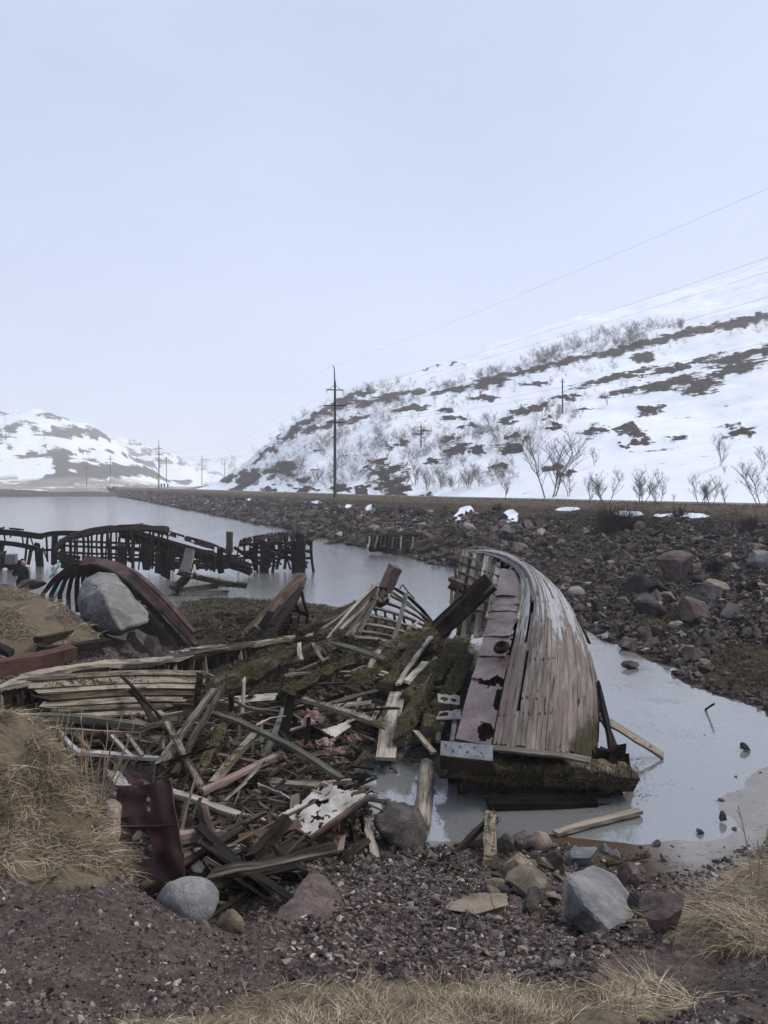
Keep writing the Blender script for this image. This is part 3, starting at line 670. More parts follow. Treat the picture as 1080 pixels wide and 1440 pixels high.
def bilin(a, b, c, d, sag=0.0, rough=0.0, seed=0):
    a, b, c, d = [np.array(tuple(x)) for x in (a, b, c, d)]; nn = np.cross(b - a, d - a); nn /= np.linalg.norm(nn) + 1e-9
    def f(u, v):
        u_ = u[..., None]; v_ = v[..., None]
        P = a * (1 - u_) * (1 - v_) + b * u_ * (1 - v_) + c * u_ * v_ + d * (1 - u_) * v_
        return P + nn * (sag * 4 * u_ * (1 - u_) + rough * vnoise(u * 4, v * 4, seed)[..., None])
    return f
def ragged(seed, edge=.08, holes=.0, sc=6.0):
    def k(u, v):
        n = vnoise(u * sc, v * sc, seed) * .5 + vnoise(u * sc * 2.3, v * sc * 2.3, seed + 1) * .3
        e = np.minimum(np.minimum(u, 1 - u), np.minimum(v, 1 - v))
        return (e + n * edge * 1.5 > edge * .5 - .001) & (n < .75 - holes)
    return k
# ================================================================== the big wooden hull
def build_hull():
    rows = [
     [(693, 1047, 12.40), (728, 1050, 12.15), (765, 1055, 12.10), (803, 1061, 12.25), (839, 1064, 12.8), (834, 1049, 14.6)],
     [(703, 990, 13.40), (735, 989, 13.05), (771, 987, 12.95), (808, 984, 13.15), (842, 980, 13.9), (830, 1000, 15.9)],
     [(717, 926, 14.60), (745, 922, 14.25), (775, 920, 14.15), (806, 922, 14.4), (833, 931, 15.2), (822, 980, 17.2)],
     [(730, 869, 15.90), (752, 865, 15.55), (773, 864, 15.5), (795, 868, 15.8), (815, 880, 16.6), (806, 935, 18.4)],
     [(737, 828, 17.20), (750, 822, 16.95), (763, 821, 16.95), (777, 826, 17.3), (789, 837, 17.9), (785, 890, 19.4)],
     [(727, 799, 18.20), (733, 794, 18.00), (741, 793, 18.05), (748, 798, 18.4), (755, 806, 18.8), (752, 850, 20.0)],
     [(690, 780, 19.20), (694, 776, 19.20), (699, 774, 19.3), (704, 775, 19.5), (709, 780, 19.8), (706, 815, 20.6)],
     [(655, 778, 19.80), (656, 775, 19.85), (657, 774, 19.9), (658, 775, 20.0), (660, 778, 20.2), (660, 800, 20.8)]]
    C = np.array([[tuple(A(*p)) for p in r] for r in rows])
    S = surf(C)
    base = Vector(C[0, 2]); base.z = 0
    root = empty('boat_hull', base, 'large planked boat hull lying heeled over, steel strip along its edge', 'boat wreck')
    o = np.array(base)
    def nrm(u, v):
        e = .01; a = S(np.clip(u + e, 0, 1), v) - S(np.clip(u - e, 0, 1), v); b = S(u, np.clip(v + e, 0, 1)) - S(u, np.clip(v - e, 0, 1))
        n = np.cross(b, a); return n / (np.linalg.norm(n, axis=-1)[..., None] + 1e-9)
    sgn = 1 if nrm(np.array([.4]), np.array([.3]))[0][1] < 0 else -1
    N = NT('hull_planking')                                     # worn paint: grey-white forward, bare brown wood aft
    uv = N.n('UVMap').outputs[0]; rnd = N.n('ObjectInfo').outputs['Random']
    off = N.n('CombineXYZ', {0: N.math('MULTIPLY', rnd, 41.0), 1: N.math('MULTIPLY', rnd, 23.0)}); q = N.n('VectorMath', {0: uv, 1: off}, operation='ADD').outputs[0]
    g1 = N.noise(N.scale(q, (1.1, 40, 1)), 1, 6, .7, .4); g2 = N.noise(N.scale(q, (.8, 9, 1)), 1, 5, .65); p = N.pos(); n0 = N.noise(p, 1.2, 5)
    wood = N.mix(N.sm(g2, .3, .7), (.075, .06, .05), (.25, .205, .172)); wood = N.mix(N.sm(N.math('ADD', n0, N.math('MULTIPLY', N.math('SUBTRACT', rnd, .5), .4)), .42, .66), wood, (.155, .115, .10))
    along = N.sep(uv)[0]
    pm = N.math('ADD', N.sm(along, .6, 6.2), N.math('MULTIPLY', N.math('SUBTRACT', N.noise(N.scale(q, (.8, 6, 1)), 1, 6, .68), .5), 2.6))
    pm = N.math('ADD', pm, N.math('MULTIPLY', N.math('SUBTRACT', rnd, .5), .35))
    c = N.mix(N.sm(pm, .42, .68), wood, N.mix(g2, (.20, .20, .205), (.45, .45, .455)))
    crack = N.sm(g1, .42, .35); c = N.mix(crack, c, (.012, .01, .01))
    blk = N.noise(N.scale(q, (2.6, 22, 1)), 1, 4, .6); c = N.mix(N.math('MULTIPLY', N.sm(blk, .66, .71), N.sm(along, 1.5, 5.5)), c, (.012, .011, .011))
    nail = N.vor(N.scale(uv, (2.6, 14, 1)), 1); c = N.mix(N.sm(nail, .13, .08), c, (.01, .008, .008))
    px, py, pz = N.sep(p)
    ms = N.math('ADD', N.sm(pz, 1.3, .75), N.math('MULTIPLY', N.math('SUBTRACT', N.noise(p, 3, 6, .7), .5), 2.4)); ms = N.math('ADD', ms, N.sm(px, 2.4, 3.3)); ms = N.math('SUBTRACT', ms, 1.2)
    mm = N.sm(ms, .2, .75); c = N.mix(mm, c, N.mix(N.noise(p, 30, 3), (.015, .014, .007), (.075, .066, .027)))
    N.bsdf(c, N.ramp(g2, [(.3, .5), (.7, .75)]), N.bump(N.math('ADD', N.math('SUBTRACT', g1, crack), N.math('MULTIPLY', mm, N.noise(p, 40, 3))), .9, .012), .12)
    M['hullplank'] = N.m
    NP = 27; rr_ = np.random.default_rng(5)
    def put(v0, v1, u0, u1, mat, name, th, inset, seg):
        us = np.linspace(u0, u1, seg); vm = np.full(seg, (v0 + v1) / 2)
        Cn = S(us, vm); nn = nrm(us, vm) * sgn; wd = np.linalg.norm(S(us, np.full(seg, v1)) - S(us, np.full(seg, v0)), axis=-1)
        lift = rr_.normal(0, .006) + (rr_.normal(0, .004, seg) if th < .06 else 0)
        Cn = Cn - nn * (inset + th / 2) + nn * np.reshape(lift, (-1, 1) if np.ndim(lift) else ())
        return strip(name, [Vector(x) for x in Cn], wd * .92, th, mat, root, nrm=nn, jit=.025, rag=.12)
    breaks = {3: [(0, .33), (.52, 1)], 4: [(0, .12), (.30, .44), (.50, 1)], 2: [(0, .62), (.625, 1)], 9: [(0, .45), (.455, 1)], 12: [(0, .58), (.60, 1)], 13: [(0, .50), (.56, 1)], 15: [(0, .7), (.71, 1)], 18: [(0, .62), (.66, .98)], 20: [(.02, .5), (.52, .95)], 22: [(.05, .9)], 7: [(0, .3), (.305, 1)], 16: [(.01, .4), (.405, 1)], 10: [(0, .68), (.69, 1)]}
    for k in range(NP):
        v0, v1 = k / NP, (k + 1) / NP
        for u0, u1 in breaks.get(k, [(0, 1)]):
            u0 = max(u0 + (rr_.uniform(-.004, .006) if u0 == 0 else rr_.uniform(-.01, .01)), 0); u1 = min(u1, 1 - rr_.uniform(0, .02))
            put(v0, v1, u0, u1, 'hullplank', 'plank', .045, 0.0, max(6, int(26 * (u1 - u0))))
    for k in range(9): put(k / 9 + .003, (k + 1) / 9 - .003, .01, .99, 'dark', 'inner_plank', .04, .20, 12)        # black ceiling planking, added behind so the plank gaps look dark
    for u in np.linspace(.04, .9, 12):                                                          # ribs between the two skins
        vs_ = np.linspace(.01, .98, 9); us = np.full(9, u); Cn = S(us, vs_); nn = nrm(us, vs_) * sgn
        strip('rib', [Vector(x) for x in Cn - nn * .125], .13, .13, 'dark', root, nrm=nn)
    # gunwale strake with broken stubs along the edge of the steel
    us = np.linspace(.42, .93, 22); Cn = S(us, np.full(22, .0)); nn = nrm(us, np.full(22, .02)) * sgn
    strip('gunwale', [Vector(x) for x in Cn + nn * .02 + np.array((-.02, -.03, 0))], .04, .05, 'grey', root, nrm=nn, jit=.5)
    # steel strip: overlapping plates
    Sl = np.array([tuple(A(*p)) for p in [(641, 1040, 12.6), (655, 985, 13.65), (672, 925, 14.9), (686, 868, 16.2), (697, 828, 17.4), (703, 795, 18.45)]])
    Sr = C[:6, 0] + np.array((-.03, -.05, .0))
    pys = np.array([HZ + F * (EYE - p[2]) / p[1] for p in Sl])
    def tpar(py): return float(np.interp(-py, -pys, np.linspace(0, 1, 6)))
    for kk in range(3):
        f0 = np.array([cr(Sl, np.linspace(0, 1, 12)) * (1 - f) + cr(Sr, np.linspace(0, 1, 12)) * f for f in ((kk + .5) / 3,)])[0] + np.array((.05, .10, -.16)); strip('deck_edge', [Vector(x) for x in f0], np.linspace(.24, .16, 12), .05, 'dark', root, up=(-.35, -.5, .8))  # black backing strips added so tears in the steel show dark
    cuts = [1043, 958, 923, 896, 870, 859, 849, 837, 796]
    for k in range(8):
        t0, t1 = tpar(cuts[k]), tpar(cuts[k + 1] + (-3 if k < 7 else 0))
        def fn(u, v, t0=t0, t1=t1, k=k):
            t = t0 + (t1 - t0) * u; L = cr(Sl, t.ravel()).reshape(t.shape + (3,)); Rr = cr(Sr, t.ravel()).reshape(t.shape + (3,))
            P = L * (1 - v[..., None]) + Rr * v[..., None]
            up = np.array((-.35, -.5, .8)); up /= np.linalg.norm(up)
            lift = .05 * (1 - u) ** 3 * (1 if k else 0) - .012 * k + .022 * vnoise(u * 2.5 + k * 3, v * 2.2, 5) * (1.5 if k > 2 else 1) + .05 * v * (1 - v) * (1 if k > 2 else .4)
            return P + up * lift[..., None]
        if k == 0:
            def keep(u, v): return (((u - .2) / .155) ** 2 + ((v - .78) / .23) ** 2 > 1 + .12 * vnoise(u * 9, v * 9, 3)) & ~((u > .93 + .05 * vnoise(v * 7, v * 0, 8)) & (v > .25)) & ~((v > .86) & (u > .62 + .1 * vnoise(u * 8, v * 8, 2)) & (u < .9))
        elif k == 1:
            def keep(u, v): return ~((u < .22 + .12 * vnoise(v * 6, v * 0, 9)) & (v > .62)) & ~((u < .05 + .06 * vnoise(v * 5, v * 0, 4)))
        else:
            def keep(u, v, k=k): return ~((v > .93 + .05 * vnoise(u * 6, v * 0 + k, 3)))
        o_ = plate('steel_plate', fn, 26 if k < 4 else 12, 20, .008, 'rust', root, keep)
        o_.data.polygons.foreach_set('use_smooth', np.zeros(len(o_.data.polygons), bool))
    # hawse pipe ring on the steel
    ctr = A(706, 912, 14.72); up = Vector((-.35, -.5, .8)).normalized()
    qz = up.to_track_quat('Z', 'Y')
    def ring(R0, r0, z, name, par, mat):
        a = np.linspace(0, 2 * np.pi, 25)
        pts = [par_loc + qz @ Vector((math.cos(t) * R0, math.sin(t) * R0, z)) for t in a]
        V, t_, q_ = tube_mesh(pts, r0, 8); return link(name, mesh_np(name, V, None, M[mat], True, quads=q_), par)
    par_loc = ctr - base + up * .02
    hp = ring(.135, .028, .015, 'hawse_pipe', root, 'rustdark'); ring(.11, .026, .05, 'rim', hp, 'rustdark'); ring(.10, .02, -.02, 'collar', hp, 'rustdark')
    V, t_, q_ = tube_mesh([par_loc + up * .0, par_loc + up * .03], .1, 16); link('bore_shade', mesh_np('bore_shade', V, t_, M['dark'], True, quads=q_), hp)  # black disc standing in for the shade inside the pipe
    # broken frames seen through the ragged hole of the lowest plate
    for k in range(3):
        a = A(668 + k * 11 + rr_.uniform(-3, 3), 1012 + rr_.uniform(0, 14), 12.95); b = A(672 + k * 5, 1038, 12.85); timber('broken_frame', a, b, .03, .03, 'rustdark', 0, root, segs=3)
    # inside of the other bow side, seen past the steel
    T = np.array([tuple(A(*p)) for p in [(651, 776, 20.0), (664, 779, 19.7), (677, 782, 19.4), (690, 786, 19.1), (703, 793, 18.9)]])
    Mi = np.array([tuple(A(*p)) for p in [(645, 812, 19.6), (658, 818, 19.2), (671, 822, 18.8), (685, 826, 18.4), (700, 832, 17.9)]])
    Bt = np.array([tuple(A(*p)) for p in [(640, 868, 19.2), (650, 893, 18.2), (663, 897, 17.6), (678, 890, 17.1), (690, 868, 16.7)]])
    S2 = surf(np.stack([T, Mi, Bt], 0))
    for k in range(10):
        u = np.linspace(0, 1, 9) * rr_.uniform(.93, 1); v = np.full(9, (k + .5) / 10); Cn = S2(u, v); wd = np.linalg.norm(S2(u, np.full(9, (k + 1) / 10)) - S2(u, np.full(9, k / 10)), axis=-1)
        strip('bow_plank', [Vector(x) for x in Cn], wd * .93, .04, 'pale' if k in (1, 3, 4, 6, 7, 9) else 'halfmoss', root, up=(-.2, -1, .3), jit=.04)
    for k in range(6): timber('bow_rib', Vector(S2(np.array([k / 6 + .06]), np.array([.02]))[0]) + Vector((-.05, -.07, 0)), Vector(S2(np.array([k / 6 + .06]), np.array([.98]))[0]) + Vector((0, -.07, 0)), .05, .05, 'brown' if k % 2 else 'grey', 0, root, segs=3)
    # stem and rim of the bow
    rim = [(648, 832, 19.6), (646, 806, 19.7), (649, 784, 19.95), (657, 773, 20), (670, 769, 19.9), (686, 771, 19.6), (704, 778, 19.2), (722, 790, 18.6), (736, 806, 18.0), (742, 826, 17.3)]
    strip('rim', [A(*p) for p in rim], .07, .07, 'grey', root, up=(0, -1, .2), jit=.15)
    for k in range(14):                                                                        # stubs along the rim
        t = k / 13; c = cr(np.array([tuple(A(*p)) for p in rim[4:]]), np.array([t]))[0]; timber('rim_stub', c + np.array((-.12, -.02, -.16)), c + np.array((.02, -.05, .0)), .055, .04, 'pale', 0, root, segs=2)
    # dark steel girder slanting inside the bow
    g0, g1_ = A(690, 818, 17.3), A(616, 886, 17.7)
    gd = timber('girder', g0, g1_, .10, .46, 'rustdark', R(25), root, segs=6, rag=.1, jit=.03)
    dirg = (g1_ - g0).normalized()
    for t in (.2, .42, .62, .82):
        c = g0.lerp(g1_, t) - base + Vector((.0, -.16, .06)); qz = Vector((.25, -.9, .3)).to_track_quat('Z', 'Y'); par_loc = c; ring(.075, .018, 0, 'lightening_hole', root, 'dark')
    for a, b, w_ in (((680, 812, 17.2), (612, 880, 17.6), .05), ((672, 815, 17.6), (608, 880, 17.9), .04), ((662, 832, 18), (622, 872, 18.2), .05), ((694, 823, 17), (682, 834, 17), .09), ((640, 800, 18.6), (646, 850, 18.2), .06), ((636, 812, 18.6), (634, 872, 18.3), .07), ((649, 830, 18.4), (612, 886, 18.4), .06)):
        timber('loose_batten', A(*a), A(*b), w_, .05, 'grey' if w_ > .055 else 'brown', 0, root, segs=4)
    for a in ((636, 815, 18.5), (634, 824, 18.5)): timber('knee', A(*a), A(a[0] + 14, a[1] + 7, 18.4), .12, .12, 'brown', .4, root, segs=3)
    # base: heavy mossy beam, pale plank on it, steel bracket, dark sill below
    timber('base_beam', A(640, 1078, 12.25), A(880, 1092, 12.45), .50, .22, 'mossy', 0, root, segs=16, jit=.16)
    strip('sill_plank', [A(x, y, 12.02) for x, y in ((690, 1052), (730, 1056), (770, 1060), (800, 1064), (826, 1069))], .1, .05, 'pale', root, up=(0, -.5, .85))
    timber('beam_end', A(800, 1084, 12.2), A(884, 1092, 12.35), .42, .27, 'halfmoss', .1, root, segs=8, jit=.13, rag=.12)
    bk = plate('bracket', bilin(A(620, 1042, 12.0), A(693, 1048, 11.95), A(693, 1070, 11.82), A(619, 1062, 11.86), .01, .006, 3), 12, 5, .02, 'steel', root)
    plate('bracket_flange', bilin(A(619, 1063, 11.86), A(694, 1071, 11.82), A(696, 1085, 11.9), A(619, 1080, 11.95), .0, .004, 5), 10, 3, .02, 'brown', root)
    for k in range(7):
        c = A(627 + k * 10, 1048 + k * .8 + (k % 2) * 7, 11.93 - (k % 2) * .045) - base; par_loc = c + Vector((0, -.012, .005)); qz = Vector((0, -.85, .5)).to_track_quat('Z', 'Y')
        V, t_, q_ = tube_mesh([par_loc - qz @ Vector((0, 0, .01)), par_loc + qz @ Vector((0, 0, .006))], .013, 7); link('bolt', mesh_np('bolt', V, t_, M['rustdark'], False, quads=q_), bk)
    # the dark hollow below: sill, posts, and black planks added behind to block light
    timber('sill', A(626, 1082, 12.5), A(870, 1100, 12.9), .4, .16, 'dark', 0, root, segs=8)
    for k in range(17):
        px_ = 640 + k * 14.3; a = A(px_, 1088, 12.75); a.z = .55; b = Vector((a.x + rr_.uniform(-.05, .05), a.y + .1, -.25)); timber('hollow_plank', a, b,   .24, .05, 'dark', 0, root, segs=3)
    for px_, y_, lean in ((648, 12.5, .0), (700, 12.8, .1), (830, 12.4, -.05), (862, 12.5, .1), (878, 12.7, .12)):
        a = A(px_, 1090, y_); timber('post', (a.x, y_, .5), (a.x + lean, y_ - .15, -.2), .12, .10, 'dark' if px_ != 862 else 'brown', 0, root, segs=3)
    for k in range(7): yk = 11.72 + .15 * k; timber('floor_timber', ((652 + k * 1.5 - 540) / F * yk, yk, -.06), ((862 - k - 540) / F * yk, yk + .06, -.06), .17, .10, 'dark', 0, root, segs=7, jit=.12, bend=0, bendz=0)  # black timbers added just under water so the hollow reads dark
    timber('sunken_sill', W(690, 1133, .06), W(838, 1129, .04), .16, .12, 'dark', 0, root, segs=5)
    # black torn end plates on the right-hand side
    for pts in ([(842, 962, 14.0), (850, 1000, 13.5), (858, 1040, 13.1), (862, 1068, 12.8)], [(840, 985, 14.3), (852, 1015, 13.9), (866, 1050, 13.4), (868, 1072, 13.1)], [(838, 1000, 14.8), (856, 1030, 14.3), (872, 1068, 13.9)]):
        strip('torn_strake', [A(*p) for p in pts], [.1, .26, .34, .3][:len(pts)], .05, 'dark', root, up=(.8, -.5, .2), jit=.12, rag=.5)
    for pts in ([(812, 868, 16.4), (820, 885, 16.1), (828, 903, 15.8)],): strip('loose_plank_end', [A(*p) for p in pts], .09, .05, 'brown', root, up=(.7, -.5, .3))
    timber('fallen_plank', A(846, 1010, 14.2), W(930, 1062, .06), .17, .05, 'halfmoss', .5, None, 'long weathered plank sloping from the big hull into the shallow water', 'plank', segs=7, bend=.0, bendz=.02)
    return root
HULL = build_hull()
# ================================================================== central wreckage
rd = np.random.default_rng(11)
def pl(x0, y0, z0, x1, y1, z1, wpx, hm, mat, label, name='plank', cat='plank', group=None, roll=0.0, **kw):
    a, b = W(x0, y0, z0), W(x1, y1, z1); w = wpx * .85 * (a.y + b.y) / 2 / F
    return timber(name, a, b, w, hm, mat, roll, None, label, cat, group, **kw)
HEAP = 'loose planks of the wreckage heap'
pl(235, 1016, 1.15, 293, 1124, .62, 10, .05, 'halfmoss', 'moss-speckled plank leaning diagonally on the left of the heap', segs=7)
pl(300, 970, 1.2, 232, 1072, .85, 11, .06, 'grey', 'left one of two long parallel grey planks beside the leaning mossy plank', segs=7)
pl(311, 972, 1.22, 246, 1088, .8, 10, .06, 'grey', 'right one of two long parallel grey planks beside the leaning mossy plank', segs=7)
pl(285, 990, .9, 222, 1075, .7, 9, .05, 'halfmoss', 'grey plank half hidden under the two long parallel planks', segs=6)
timber('post', W(277, 998, .5), A(281, 948, W(277, 998, .5).y), .12, .10, 'mossy', 0, None, 'short mossy post standing beside the curved planked hull side', 'post')
timber('post', W(324, 1008, .5), A(326, 975, W(324, 1008, .5).y), .09, .08, 'dark', 0, None, 'thin dark stump behind the two parallel grey planks', 'post')
timber('board', W(340, 1004, .5), A(343, 958, W(340, 1004, .5).y), .14, .03, 'pale', R(80), None, 'narrow pale board standing upright behind the heap', 'board', segs=6)
strip('beam', [W(298, 1003, 1.0), W(340, 1016, 1.0), W(375, 1033, 1.0), W(410, 1050, .95), W(440, 1068, .9), W(478, 1094, .75)], .115, .06, 'green', None, 'long bowed grey-green beam crossing the middle of the heap', 'beam')
pl(398, 998, .85, 371, 1064, .75, 9, .05, 'green', 'grey-green board crossed under the long bowed beam')
timber('post', W(397, 1046, .45), A(409, 977, W(397, 1046, .45).y), .15, .12, 'dark', .3, None, 'thick black leaning post beside the pale red sheet scraps', 'post', segs=6)
timber('post', W(427, 1060, .45), A(434, 1010, W(427, 1060, .45).y), .07, .06, 'dark', 0, None, 'thin black stick standing in the pale red scraps', 'post')
pl(288, 1112, .75, 395, 1060, .8, 11, .07, 'pink', 'long pinkish plank in front of the mossy boards', segs=7)
pl(312, 1108, .6, 402, 1076, .65, 10, .06, 'halfmoss', 'mossy plank lying just below the long pinkish plank', segs=6)
pl(303, 1098, .7, 358, 1034, .95, 13, .07, 'halfmoss', 'short thick plank with a mossy broken top end', segs=6)
pl(268, 1108, .6, 322, 1006, .95, 14, .08, 'mossy', 'moss-covered board between the leaning plank and the thick short plank', segs=6)
pl(277, 1092, .55, 318, 1040, .7, 10, .05, 'mossy', 'shorter mossy board under the moss-covered board')
pl(308, 1062, .75, 370, 1075, .7, 8, .05, 'pink', 'red-tinged board lying crosswise under the mossy planks')
tube('branch', [W(330, 985, .9), W(345, 994, .9), (W(362, 998, .92)), W(380, 999, .9), W(394, 1001, .88)], [.03, .032, .028, .024, .018], 'pale', None, label='pale crooked driftwood branch behind the bowed beam', cat='branch')
tube('branch', [W(360, 1020, 1.0), W(380, 1010, 1.02), W(402, 1007, 1.0)], [.02, .018, .012], 'pale', None, label='thin pale stick lying across the crossed boards', cat='branch')
pl(385, 1108, .7, 492, 1098, .6, 8, .05, 'pink', 'narrow brown plank running towards the pool above the rusted tank', segs=7)
strip('plank', [W(238, 1113, .95), W(275, 1124, .95), W(310, 1138, .9), W(345, 1149, .82), W(368, 1153, .75)], .12, .05, 'pale', None, 'curved pale plank springing from behind the rusty plate', 'plank', jit=.08)
strip('plank', [W(250, 1124, .85), W(290, 1137, .82), W(330, 1150, .78), W(362, 1158, .7)], .10, .05, 'grey', None, 'darker curved plank lying just under the curved pale one', 'plank', jit=.08)
pl(328, 1140, .7, 398, 1143, .65, 6, .04, 'pink', 'thin brownish lath beside the rusted tank')
pl(250, 1178, .95, 314, 1176, .8, 15, .12, 'pink', 'short reddish squared log beside the rusty plate', 'log', 'log', segs=5)
pl(252, 1192, .75, 314, 1189, .65, 14, .10, 'grey', 'grey timber directly below the short reddish log', 'beam', 'beam', segs=5)
pl(288, 1206, .75, 392, 1197, .72, 15, .16, 'pale', 'thick pale beam with a sawn end in the lower heap', 'beam', 'beam', segs=7)
pl(300, 1226, .6, 418, 1254, .5, 20, .18, 'brown', 'thick dark beam below the pale sawn beam', 'beam', 'beam', segs=7)
pl(276, 1268, .75, 378, 1282, .62, 11, .07, 'grey', 'lowest grey plank of the heap above the rounded boulder', segs=6)
pl(285, 1255, .6, 440, 1246, .45, 11, .08, 'dark', 'dark wet plank in the shadow above the lowest grey plank', segs=6)
pl(268, 1222, .55, 330, 1216, .5, 16, .1, 'dark', 'wet black timber under the thick pale beam', 'beam', 'beam')
pl(262, 1240, .55, 300, 1232, .5, 14, .1, 'dark', 'black timber stub beside the foot of the rusty plate', 'beam', 'beam')
pl(335, 1270, .5, 352, 1238, .7, 9, .06, 'brown', 'short brown prop under the thick dark beam')
pl(400, 1217, .5, 540, 1238, .32, 9, .06, 'grey', 'long brown-grey plank lying below the rusted tank', segs=8, bend=.02)
pl(395, 1205, .45, 455, 1228, .4, 8, .05, 'brown', 'dark plank crossing behind the long brown-grey plank')
pl(484, 1166, .55, 473, 1226, .3, 10, .05, 'grey', 'grey slat leaning against the tank front')
pl(515, 1160, .35, 528, 1216, .2, 11, .06, 'pale', 'pale pointed board standing at the edge of the pool', taper=1.4)
pl(498, 1205, .25, 494, 1230, .25, 9, .04, 'grey', 'short grey slat beside the pale pointed board')
pl(449, 1220, .35, 472, 1200, .4, 9, .05, 'grey', 'short tilted slat under the tank')
pl(480, 1212, .25, 517, 1182, .35, 11, .06, 'brown', 'brown wet plank leading down into the pool')
pl(526, 1232, .15, 500, 1240, .2, 10, .04, 'grey', 'flat grey scrap on the purple gravel by the long plank')
pl(560, 975, .62, 543, 1067, .25, 30, .06, 'pale', 'broad pale board lying at the head of the pool', 'board', 'board', segs=8, jit=.02, rag=.1)
pl(428, 984, .72, 540, 1021, .6, 11, .08, 'halfmoss', 'mossy plank ending at the broad pale board', segs=7)
for k in range(5): pl(506 + 9 * k, 983 + 4 * k, .55, 496 + 9 * k, 1003 + 4 * k, .5, 7, .04, 'grey' if k % 2 else 'halfmoss', 'one of five short parallel slats beside the broad pale board', 'slat', 'slat', 'short parallel slats', segs=3)
a, b = W(600, 1076, .05), W(592, 1162, .05)
timber('log', a, b, .27, .25, 'grey', 0, None, 'round grey log floating in the small pool', 'log', round_=True, segs=9, rag=.2, jit=.03, bend=.01, bendz=0, twist=0)
pl(690, 1150, .18, 691, 1268, .55, 21, .17, 'halfmoss', 'thick mossy timber standing out of the near shore beside flat stones', 'beam', 'beam', segs=7, jit=.08)
pl(783, 1172, .05, 898, 1141, .06, 15, .06, 'grey', 'long grey plank lying in the brown shallows before the big hull', segs=7, bend=.02, bendz=.0)
pl(641, 1200, .12, 690, 1152, .3, 8, .08, 'dark', 'dark wet stick beside the thick mossy timber', 'stick', 'stick')
pl(640, 1190, .1, 682, 1195, .1, 6, .05, 'dark', 'black flat stick lying by the thick mossy timber', 'stick', 'stick')
pl(855, 1215, .1, 912, 1203, .1, 8, .07, 'mossy', 'small mossy branch lying on the tide flat', 'branch', 'branch', round_=True)
pl(865, 1228, .12, 898, 1216, .1, 6, .04, 'grey', 'short grey stick beside the mossy branch on the flat', 'stick', 'stick')
for k, (x0, y0, x1, y1) in enumerate(((655, 1218, 648, 1240), (664, 1216, 658, 1242), (672, 1214, 668, 1236), (636, 1220, 622, 1238), (648, 1214, 632, 1234))):
    pl(x0, y0, .15, x1, y1, .35, 8, .03, 'grey', 'short grey slat poking out of the gravel by the thick mossy timber', 'slat', 'slat', 'slats in the near gravel', segs=3)
pl(440, 1342, 2.05, 532, 1343, 2.0, 4, .02, 'pale', 'thin pale lath lying on the near gravel', 'lath', 'lath')
pl(1004, 990, .3, 992, 998, .0, 2.5, .03, 'dark', 'thin black stick poking out of the tide flat', 'stick', 'stick')
# mossy longitudinal timbers in the middle
for i, (x0, y0, x1, y1, z0, z1, w, lab) in enumerate((
    (655, 892, 575, 985, .75, .55, 26, 'broad moss-covered timber nearest the steel strip of the big hull'),
    (628, 884, 545, 968, .75, .6, 22, 'moss-covered timber running down towards the broad pale board'),
    (604, 884, 500, 960, .7, .6, 20, 'moss-covered timber left of the one above the pale board'),
    (655, 925, 604, 1030, .65, .45, 24, 'mossy timber lying closest to the big hull foot'),
    (570, 900, 440, 955, .65, .6, 18, 'long mossy timber crossing behind the mossy plank'),
    (600, 968, 562, 1042, .6, .42, 20, 'mossy timber alongside the broad pale board'),
    (640, 1000, 572, 1012, .5, .42, 14, 'short mossy timber lying across near the hull bracket'),
    (520, 918, 400, 978, .65, .62, 16, 'mossy timber behind the black leaning post'),
    (470, 905, 300, 965, .75, .7, 20, 'very long mossy timber inside the curved hull side'))):
    pl(x0, y0, z0, x1, y1, z1, w, .26, 'mossy', lab, 'timber', 'timber', 'mossy timbers of the sunken bottom', roll=rd.uniform(-.3, .3), segs=16, jit=.24)
for x0, y0, x1, y1, z, w, m, lab in ((606, 896, 560, 962, .92, 7, 'pale', 'pale split edge along the mossy timbers'), (598, 932, 573, 958, .9, 12, 'pale', 'white broken board on the mossy timbers'), (612, 925, 590, 968, .8, 9, 'halfmoss', 'half mossy board beside the white broken one'),
    (470, 905, 538, 926, .95, 13, 'green', 'pale grey-green board in front of the ribbed skeleton'), (533, 915, 520, 940, .85, 9, 'grey', 'short grey board below the pale grey-green board'), (495, 945, 515, 937, .8, 5, 'pale', 'short pale lath on the mossy ground'),
    (640, 1008, 636, 1042, .55, 8, 'pale', 'pale slat standing next to the hull bracket'), (622, 1018, 616, 1042, .5, 8, 'grey', 'grey slat left of the pale one by the bracket'), (586, 1030, 610, 1058, .45, 9, 'grey', 'grey board sloping into the pool by the bracket'), (600, 1022, 602, 1046, .42, 9, 'brown', 'brown stub standing at the pool head'),
    (462, 925, 418, 944, .95, 5, 'grey', 'thin grey lath near the dark steel plate'), (455, 930, 440, 905, 1.0, 6, 'grey', 'grey lath leaning on the dark steel plate'), (424, 928, 421, 905, 1.0, 7, 'pale', 'short pale upright board beside the hull side end'), (400, 950, 440, 946, .85, 4, 'grey', 'thin lath lying flat behind the heap')):
    pl(x0, y0, z, x1, y1, z - .1, w, .05, m, lab, 'board', 'board', segs=5)
